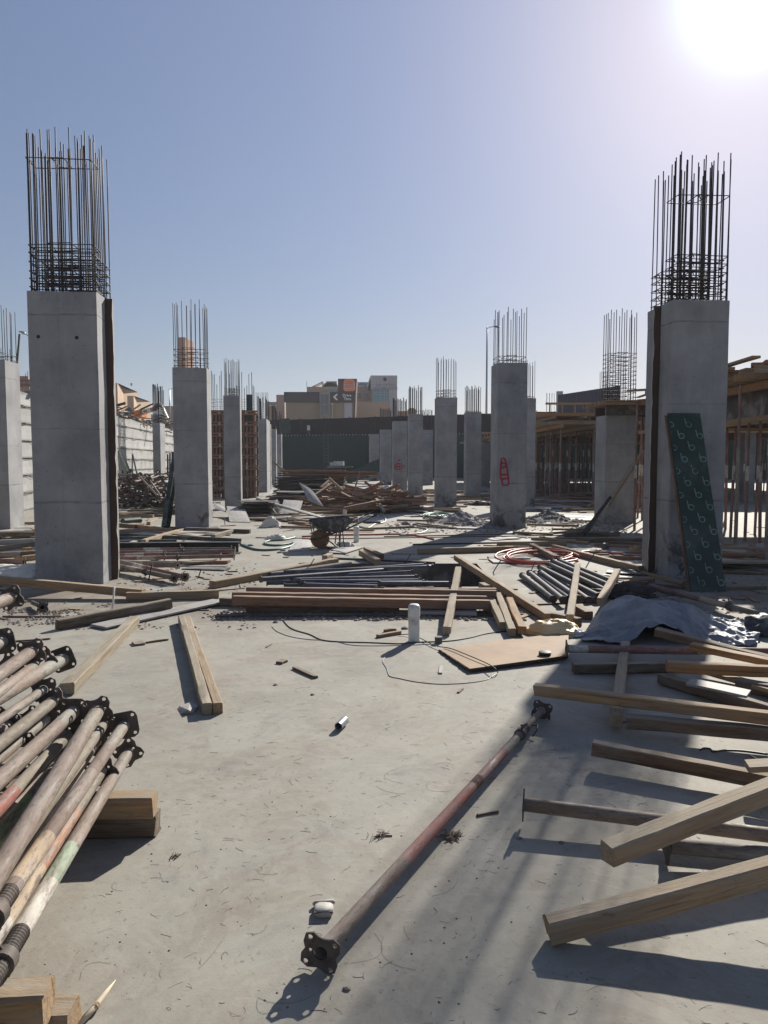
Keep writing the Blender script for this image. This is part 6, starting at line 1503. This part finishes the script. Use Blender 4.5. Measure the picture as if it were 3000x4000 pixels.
# paper cup, crushed, front
cp = thing('crushed_cup', 'crushed dirty white cup lying on the slab beside the lone prop', 'cup', Matrix.Translation(G(1265, 3560)) @ Matrix.Rotation(R(4), 4, 'Z'))
b = MB(); n = 20
def sup(x, a, c, e=.55): return math.copysign(abs(math.cos(x)) ** e, math.cos(x)) * a, math.copysign(abs(math.sin(x)) ** e, math.sin(x)) * c
vs = []
for (k, z) in ((.86, .0), (1, .01), (1, .020), (.8, .027)):
    for i in range(n):
        x, y = sup(2 * math.pi * i / n, .036 * k, .032 * k); vs.append((x, y - .012, z + .003 * noise.noise(Vector((x * 90, y * 90, 1)))))
b.add(vs, [(j * n + i, j * n + (i + 1) % n, (j + 1) * n + (i + 1) % n, (j + 1) * n + i) for j in range(3) for i in range(n)] + [tuple(3 * n + i for i in range(n))]); b.build('cup_body', M['dirty_card'], cp, angle=50)
b = MB(); b.tube([(-.042, .028, .012), (-.034, .030, .012), (.034, .034, .014), (.042, .033, .014)], [.003, .011, .011, .003], 8); b.build('folded_rim', M['ply_pale'], cp, smooth=True)
b = MB(); b.box(-.033, .033, -.042, -.030, .018, .0235); b.build('stain', M['plate'], cp)
# orange plywood sheet with rotten edge
quad = [G(1716, 2536, .02), G(1836, 2612, .035), G(2216, 2560, .045), G(2222, 2470, .03), G(1960, 2500, .02)]
ps = thing('plywood_sheet', 'bare orange plywood sheet with a rotten front edge on the slab', 'plywood sheet', Matrix.Translation(quad[0]))
b = MB(); V = [p - quad[0] for p in quad]; b.add(V, [(0, 1, 2, 3, 4)]); b.build('top_face', M['ply_orange'], ps)
b = MB(); q = random.Random(3)
def redge(a, c, n=22):
    for s in range(3):
        P = []
        for i in range(n + 1):
            p = a.lerp(c, i / n); nn = (c - a).cross(Vector((0, 0, 1))).normalized(); P.append(p + nn * (q.uniform(.0, .012) - .006 * s) - Vector((0, 0, .007 + s * .009)))
        b.tube(P, [q.uniform(.004, .0075) for _ in P], 5)
redge(V[0], V[1]); redge(V[1], V[2]); redge(V[0], V[4], 12); redge(V[4], V[3], 12); b.build('rotten_edge', M['ply_edge'], ps)
b = MB(); b.tube([(0, 0, 0), (0, 0, .035), (0, 0, .04)], [.05, .052, .04], 16); o = b.build('black_puck', M['black'], angle=40); o.location = G(2128, 2562, .035); tag(o, 'round black rubber puck lying on the orange plywood sheet', 'puck')
b = MB(); b.tube([(0, 0, 0), (0, 0, .06)], .035, 14); o = b.build('metal_bush', M['grey_pipe'], angle=40); o.location = G(1713, 2512); tag(o, 'small grey metal bush beside the white pipe stub', 'bush')
# cracked piece, folded card by the pair of timbers
b = MB(); pts = [G(*p, z) for p, z in (((692, 2772), .0), ((700, 2758), .012), ((742, 2742), .022), ((775, 2757), .018), ((755, 2786), .004), ((703, 2790), .0))]; c = G(735, 2772, .034); b.add([p - c for p in pts] + [Vector((0, 0, 0))], [(i, (i + 1) % 6, 6) for i in range(6)]); o = b.build('folded_card', M['ply_pale']); o.location = c; tag(o, 'folded piece of stiff card beside the pair of timbers', 'card')
# wood bits on the slab
for i, (a, c, w_, h_, m, lab) in enumerate((((1148, 2607), (1234, 2645), .035, .02, 'wood_brown', 'short brown stick lying alone on the slab'), ((1475, 2485), (1562, 2470), .045, .03, 'wood_red', 'short reddish lath left of the white pipe stub, nearer one'), ((1502, 2464), (1545, 2460), .045, .03, 'wood_red', 'short reddish lath left of the white pipe stub, farther one'), ((1862, 3185), (1945, 3170), .012, .012, 'wood_brown', 'thin brown stick near the lone prop, right of it'), ((570, 2510), (655, 2498), .02, .015, 'wood_brown', 'thin brown stick behind the pair of timbers'), ((10, 2508), (195, 2495), .015, .015, 'wood_brown', 'long thin stick behind the prop stack'), ((1040, 2528), (1062, 2514), .012, .01, 'wood_pale', 'pale splinter of wood on the slab centre left'), ((1726, 2600), (1720, 2630), .03, .012, 'ply_pale', 'whitish chip left of the orange plywood sheet'), ((1090, 2590), (1112, 2580), .06, .02, 'wood_brown', 'flat bark chip on the slab'), ((521, 2515), (560, 2510), .12, .02, 'wood_brown', 'flat brown clod beside the thin stick'), ((1790, 2705), (1806, 2690), .02, .01, 'wood_brown', 'small dark chip right of the slab centre'))): gb(lab, a, c, w_, h_, m, cat='stick', name='stick')
# ---------------------------------------------------------------- hoses, cables, wires
def line(label, pts, r, mat, cat, name, z=None, closed=False, zs=None):
    P = [G(px, py, (r if zs is None else zs[i])) for i, (px, py) in enumerate(pts)]
    # smooth the line
    Q = []
    for i in range(len(P) - 1):
        p0, p1, p2, p3 = P[max(0, i - 1)], P[i], P[i + 1], P[min(len(P) - 1, i + 2)]
        for k in range(6):
            t = k / 6; Q.append(.5 * ((2 * p1) + (p2 - p0) * t + (2 * p0 - 5 * p1 + 4 * p2 - p3) * t * t + (3 * p1 - p0 - 3 * p2 + p3) * t ** 3))
    Q.append(P[-1]); c = Q[0].copy(); b = MB(); b.tube([p - c for p in Q], r, 7); o = b.build(name, M[mat], smooth=True); o.location = c
    return tag(o, label, cat)
rh = []
for k in range(4):
    for i in range(12):
        a = 2 * math.pi * i / 12 + .4; rx = (150, 128, 110, 140)[k]; ry = (30, 26, 20, 24)[k]
        rh.append((2085 + (0, 22, -8, 40)[k] + rx * math.cos(a), 2172 + (0, -4, 6, 3)[k] + ry * math.sin(a)))
rh += [(2250, 2160), (2330, 2152), (2420, 2165), (2520, 2172)]
line('coil of red hose lying between the pit and the right twin column', rh, .018, 'hose_red', 'hose', 'hose_coil', zs=[.03 + .018 * ((i // 6) % 4) for i in range(len(rh))])
gh = []
for k in range(4):
    for i in range(10):
        a = 2 * math.pi * i / 10 + k; gh.append((1708 + (0, 10, -12, 6)[k] + (55, 44, 38, 50)[k] * math.cos(a), 2012 + (0, 2, -2, 1)[k] + (10, 8, 7, 9)[k] * math.sin(a)))
line('coil of green hose by the mortar-splashed column', gh, .022, 'hose_green', 'hose', 'hose_coil', zs=[.03 + .03 * ((i // 5) % 4) for i in range(len(gh))])
line('pale hose snaking past the end of the timber heap', [(1485, 1955), (1475, 1975), (1490, 1990), (1487, 2005), (1505, 2025), (1500, 2040), (1465, 2047), (1440, 2062), (1410, 2058), (1380, 2052)], .022, 'hose_grey', 'hose', 'hose')
line('second pale hose right of the short pale timber', [(1525, 1958), (1532, 1976), (1552, 1988), (1580, 1995), (1640, 2012), (1660, 2025)], .02, 'hose_grey', 'hose', 'hose')
line('thin red hose running level behind the white pipes', [(1180, 2096), (1290, 2090), (1450, 2088), (1560, 2086), (1640, 2094), (1694, 2106)], .018, 'hose_red', 'hose', 'hose')
line('green-grey hose looping left of the wheelbarrow', [(930, 2122), (1000, 2146), (1080, 2146), (1130, 2135), (1145, 2122), (1080, 2130), (1035, 2124), (1050, 2112), (1110, 2108), (1155, 2098)], .02, 'hose_green', 'hose', 'hose')
line('brownish hose curling before the grey rubble heap', [(1590, 2058), (1650, 2062), (1668, 2070), (1640, 2082), (1560, 2090)], .018, 'hose_grey', 'hose', 'hose')
line('black wire trailing across the slab from left to the white stub', [(1092, 2400), (1120, 2440), (1150, 2460), (1210, 2478), (1260, 2500), (1340, 2507), (1450, 2510), (1560, 2514), (1640, 2508), (1750, 2504), (1830, 2492), (1900, 2475), (1980, 2465)], .005, 'wire', 'wire', 'wire')
line('grey thin wire beside the black one', [(1062, 2446), (1080, 2465), (1130, 2485), (1200, 2497), (1300, 2504), (1390, 2521), (1560, 2521), (1700, 2515)], .003, 'letter_grey', 'wire', 'wire')
line('black wire looping from the white stub over the plywood sheet', [(1560, 2480), (1600, 2478), (1640, 2492), (1700, 2522), (1760, 2533), (1830, 2560), (1900, 2590), (1935, 2612), (1945, 2628)], .0045, 'wire', 'wire', 'wire', zs=[.01, .02, .02, .02, .035, .045, .05, .05, .01])
line('grey wire loop lying on the slab in front of the white stub', [(1520, 2552), (1495, 2580), (1510, 2610), (1522, 2640), (1560, 2650), (1630, 2664), (1720, 2672), (1820, 2668), (1900, 2655), (1940, 2630)], .003, 'letter_grey', 'wire', 'wire')
line('wire lying on the slab below the brown split beam', [(2400, 2830), (2440, 2820), (2470, 2840)], .003, 'wire', 'wire', 'wire')
line('olive wire curling right of the weathered beam', [(2735, 2930), (2748, 2922), (2775, 2925), (2785, 2937), (2830, 2930), (2900, 2932), (3000, 2945)], .004, 'wire', 'wire', 'wire')
for i, (a, c, lab) in enumerate((((830, 2408), (2030, 2404), 'long rusty bar lying along the slab joint in front of the timber row'), ((10, 2408), (240, 2408), 'rusty bar lying in the gravel at the left'), ((2000, 2366), (2330, 2350), 'thin bar lying under the grey pipes'), ((1500, 2096), (2010, 2086), 'long thin bar lying before the red bottle column, nearer one'), ((1180, 2106), (2240, 2090), 'long thin bar lying before the red bottle column, farther one'), ((1000, 2100), (1230, 2104), 'thin bar lying left of the wheelbarrow'), ((1960, 2098), (2290, 2104), 'thin bar lying left of the leaning dark board'))):
    gb(lab, a, c, .02, .02, 'rebar_rust', cat='steel bar', name='steel_bar')

# ---------------------------------------------------------------- thin dusty air
b = MB(); b.box(-1600, 1600, -1600, 1600, -1.6, 24); o = b.build('haze', []); tag(o, kind='stuff')
m = bpy.data.materials.new('dusty_air'); m.use_nodes = True; t = m.node_tree; t.nodes.clear()
pv = t.nodes.new('ShaderNodeVolumePrincipled'); mo = t.nodes.new('ShaderNodeOutputMaterial')
pv.inputs['Color'].default_value = (.86, .89, .97, 1); pv.inputs['Density'].default_value = HAZE; pv.inputs['Anisotropy'].default_value = 0.0
t.links.new(pv.outputs[0], mo.inputs['Volume']); o.data.materials.append(m)
# ---------------------------------------------------------------- rubble heaps
def heap(label, px, py, rx, ry, h, n, seed, mat='rubble'):
    q = random.Random(seed); c = G(px, py); b = MB(); nx = 26
    for j in range(9):
        pass
    vs = []; N_ = 26; K = 8
    for j in range(K + 1):
        for i in range(N_):
            a = 2 * math.pi * i / N_; k = j / K; z = h * (1 - k) ** 1.15 * (1 + .3 * noise.noise(Vector((math.cos(a) * 2, math.sin(a) * 2, k * 3 + seed))))
            kk = k * (1 + .2 * noise.noise(Vector((math.cos(a), math.sin(a), seed * 2.2)))); vs.append(Vector((rx * kk * math.cos(a), ry * kk * math.sin(a), max(0, z) + .03 * noise.noise(Vector((k * 9, a * 5, seed))) * (1 - k))))
    b.add(vs, [(j * N_ + i, (j + 1) * N_ + i, (j + 1) * N_ + (i + 1) % N_, j * N_ + (i + 1) % N_) for j in range(K) for i in range(N_)])
    for _ in range(n):
        a = q.uniform(0, 6.28); k = q.random() ** .6 * 1.25; z = h * max(0, 1 - k) ** 1.15
        rock_into(b, Vector((rx * k * math.cos(a), ry * k * math.sin(a), max(0, z - .02))), q.choice((.02, .03, .03, .05, .08)) * (1.2 - .3 * k), q)
    o = b.build('rubble_heap', M[mat]); o.location = c
    return tag(o, label, 'rubble heap')
heap('grey rubble heap left of the red bottle column', 1800, 2040, .75, .7, .30, 420, 1)
heap('smaller grey rubble mound in front of that heap', 1835, 2052, .35, .3, .11, 120, 2)
heap('grey rubble heap right of the red bottle column', 2140, 2036, .85, .7, .30, 420, 3)
heap('rubble skirt round the foot of the red bottle column', 1925, 2058, .5, .45, .14, 160, 4)
heap('dark gravel spread at the foot of the sunlit left column', 120, 1985, 1.0, .8, .25, 200, 5)
q = random.Random(66)
for i, (px, py, s) in enumerate(((1528, 2058, .09), (1556, 2056, .08), (1586, 2050, .2), (1622, 2052, .12), (1502, 2062, .07), (1976, 2076, .1), (1450, 2064, .07), (2320, 2055, .13), (2340, 2040, .1), (1092, 2160, .07), (1106, 2152, .07), (1012, 2150, .06), (1223, 2172, .05), (900, 2136, .12), (925, 2134, .1), (955, 2133, .1), (980, 2132, .08), (1078, 2432, .045), (1474, 2424, .05), (1582, 2456, .05), (1076, 2676, .025), (1220, 2715, .022))):
    b = MB(); rock_into(b, Vector((0, 0, 0)), s * .8, q); o = b.build('stone', M['rubble']); o.location = G(px, py); tag(o, 'grey lump of rubble lying loose on the slab', 'stone', 'loose lumps of rubble on the slab')
for i, (px, py) in enumerate(((1355, 3865), (2030, 3277), (2192, 3293))):
    b = MB(); rock_into(b, Vector((0, 0, 0)), .014, q); o = b.build('stone', M['pebble']); o.location = G(px, py); tag(o, ('small stone below the plate of the lone prop', 'small black stone left of the grey-topped beam', 'tiny black stone nearest the grey-topped beam end')[i], 'stone')

# ---------------------------------------------------------------- planks strewn over the far floor
q = random.Random(123)
fm_ = [beam_mesh(L, w_, h_, 1200 + i, 3, m) for i, (L, w_, h_, m) in enumerate([(2.4, .1, .08, 'wood_tan'), (1.8, .1, .06, 'wood_red'), (1.4, .2, .03, 'wood_pale'), (2.2, .12, .05, 'wood_red'), (1.0, .5, .02, 'ply_pale'), (1.6, .7, .02, 'ply_pale'), (2.0, .09, .09, 'wood_brown'), (1.3, .6, .02, 'ply_dark')])]
def strew(n, pxr, pyr, label, group, zmax=.05, ang=.45):
    nm = label.split(' strewn')[0].split('loose ')[-1].replace(' ', '_'); nm = {'plank': 'timber_plank', 'sheet': 'loose_sheet'}.get(nm, nm)
    for i in range(n):
        p = G(q.uniform(*pxr), q.uniform(*pyr), 0); me = q.choice(fm_); hh = max(v.co.z for v in me.vertices)
        o = link(nm, me, None, Matrix.Translation((p.x, p.y, hh + .002 + q.random() ** 2 * zmax)) @ Matrix.Rotation(q.gauss(0, ang), 4, 'Z') @ Matrix.Rotation(q.gauss(0, .012), 4, 'Y') @ Matrix.Translation((-.9, 0, 0)))
        tag(o, label, nm.split('_')[-1], group)
strew(70, (2090, 2500), (1922, 2006), 'loose plank strewn on the floor beneath the far deck', 'planks strewn beneath the far deck', .12)
strew(46, (1560, 1930), (1918, 1962), 'loose plank strewn between the far columns in the middle', 'planks strewn between the far columns')
strew(26, (1500, 1720), (1962, 2000), 'loose plank strewn right of the timber heap', 'planks strewn right of the timber heap', .03)
strew(26, (2830, 3040), (2120, 2230), 'loose plank strewn at the right edge under the deck', 'planks strewn under the right-hand deck', .12)
strew(22, (0, 150), (2060, 2110), 'loose plank strewn at the foot of the sunlit left column', 'planks strewn at the left edge', .08)
strew(16, (460, 640), (2000, 2060), 'loose plank strewn in front of the prop heap', 'planks strewn before the prop heap', .08)
strew(10, (450, 900), (2060, 2100), 'loose plank strewn round the second left column', 'planks strewn round the second left column', .02)
strew(14, (1000, 1260), (2010, 2050), 'loose sheet strewn before the plywood stacks', 'sheets strewn before the plywood stacks', .03)
fm_ = [beam_mesh(L, w_, h_, 1300 + i, 3, m) for i, (L, w_, h_, m) in enumerate([(.9, .07, .05, 'wood_red'), (.6, .09, .03, 'wood_pale'), (1.1, .05, .04, 'wood_brown'), (.5, .3, .015, 'ply_pale'), (.7, .25, .015, 'ply_dark'), (1.3, .06, .05, 'wood_tan')])]
strew(40, (900, 2420), (2015, 2085), 'short board strewn beyond the wheelbarrow across the middle of the slab', 'short boards strewn across the middle', .015, .6)
strew(16, (470, 1000), (2110, 2240), 'short board strewn among the props at the left', 'short boards strewn among the left props', .015, .6)
strew(14, (1960, 2520), (2090, 2230), 'short board strewn round the red hose', 'short boards strewn round the red hose', .015, .6)
strew(18, (2500, 3000), (2180, 2330), 'short board strewn round the foot of the right twin column', 'short boards strewn at the right twin column', .015, .6)
# ---------------------------------------------------------------- fine litter: nobody could count it
q = random.Random(321)
def litter_pt(pxr, pyr): return G(q.uniform(*pxr), q.uniform(*pyr))
b = MB()
for i in range(1350):
    p = litter_pt((-200, 3200), (2430, 4050)) if q.random() < .6 else Vector((q.gauss(q.choice((-.5, .3, -.9, .9)), .35), q.gauss(q.choice((2.6, 3.4, 4.3, 5.2)), .3), 0))
    if p.y > 7.5 or p.y < 1.2 or (p.y < 2.9 and q.random() < .55): continue
    L = q.choice((.008, .012, .018, .025, .035, .05)); a = q.gauss(0, .8) if q.random() < .65 else q.uniform(0, 3.14); cv = q.uniform(-.14, .14)
    r = q.choice((.0004, .0005, .0007))
    P = [p + Vector((math.cos(a) * L * t - math.sin(a) * cv * L * 4 * t * (1 - t), math.sin(a) * L * t + math.cos(a) * cv * L * 4 * t * (1 - t), r + (.004 * t if q.random() < .3 else 0))) for t in (0, .25, .5, .75, 1)]
    b.tube(P, r, 3, mi=1 if q.random() < .08 else 0, caps=False)
for i in range(38):
    p = litter_pt((300, 3000), (2480, 3950)); L = q.uniform(.08, .2); a = q.uniform(0, 3.14); cv = q.uniform(-.6, .6)
    P = [p + Vector((math.cos(a) * L * t - math.sin(a) * cv * L * 4 * t * (1 - t), math.sin(a) * L * t + math.cos(a) * cv * L * 4 * t * (1 - t), .0015)) for t in (0, .2, .4, .6, .8, 1)]
    b.tube(P, .0004, 4, mi=0, caps=False)
tag(b.build('straw_litter', [M['straw'], M['straw_pale']]), 'scattered straw, nails and wire ends on the slab', 'litter', kind='stuff')
b = MB()
for i in range(3600):
    z = q.random()
    if z < .30:
        p = litter_pt((-100, 1000), (2350, 2460)); s = q.choice((.004, .006, .009, .012, .02))
        if noise.noise(p * 3.5) < .0: continue
    elif z < .48: p = litter_pt((850, 2050), (2388, 2425)); s = q.choice((.006, .01, .015, .03))
    elif z < .58: p = litter_pt((-100, 3200), (2450, 3950)); s = q.choice((.0015, .002, .003, .005))
    elif z < .80: p = litter_pt((1500, 2450), (2040, 2085)); s = q.choice((.012, .02, .035))
    elif z < .9: p = litter_pt((450, 1000), (2195, 2330)); s = q.choice((.008, .012, .02))
    else: p = litter_pt((2450, 3100), (2230, 2420)); s = q.choice((.008, .014, .022))
    if PX0 < p.x < PX1 and PY0 < p.y < PY1: continue
    rock_into(b, p, s, q)
for i in range(2600):     # crumbs crowded along the timber row
    p = litter_pt((840, 2040), (2386, 2412)) if q.random() < .6 else litter_pt((30, 330), (2380, 2440))
    if noise.noise(p * 4) < -.05: continue
    rock_into(b, p, q.choice((.004, .006, .009, .014, .022)), q)
tag(b.build('gravel_litter', M['pebble']), 'small stones and crumbs of concrete strewn over the slab', 'litter', kind='stuff')
b = MB()
for i in range(620):      # scraps of wood, ply and strapping
    p = litter_pt((-60, 3100), (2020, 2420)) if q.random() < .75 else litter_pt((-60, 3100), (1950, 2060))
    if PX0 - .2 < p.x < PX1 + .2 and PY0 - .1 < p.y < PY1 + .1: continue
    if noise.noise(p * .6) < -.12 and q.random() < .8: continue
    L = q.choice((.05, .1, .15, .25, .4)); w_ = q.choice((.008, .015, .03, .06)); F = Matrix.Translation(p) @ Matrix.Rotation(q.gauss(0, .7), 4, 'Z') @ Matrix.Rotation(q.gauss(0, .03), 4, 'Y')
    b.box(-L / 2, L / 2, -w_ / 2, w_ / 2, .001, .006 + .012 * q.random(), q.choice((0, 0, 1, 2, 3)), F)
tag(b.build('scrap_litter', [M['wood_brown'], M['wood_pale'], M['ply_dark'], M['wood_red']]), 'small scraps of wood, plywood and strapping strewn over the middle of the slab', 'litter', kind='stuff')
b = MB()
for (px, py, n, s) in ((1765, 3270, 26, .05), (1490, 3265, 12, .04), (690, 3345, 8, .02)):
    c = G(px, py)
    for i in range(n):
        a = q.gauss(.9, .5); L = q.uniform(.5, 1.1) * s * 1.8; p = c + Vector((q.gauss(0, s * .35), q.gauss(0, s * .25), q.uniform(.002, .012)))
        d = Vector((math.cos(a), math.sin(a), q.uniform(-.1, .15))) * L; b.tube([p - d / 2, p + d / 2], q.choice((.0012, .002, .0032)), 4)
o = b.build('bark_fibres', M['wood_brown']); tag(o, 'tufts of brown bark fibre by the lone prop', 'bark', kind='stuff')
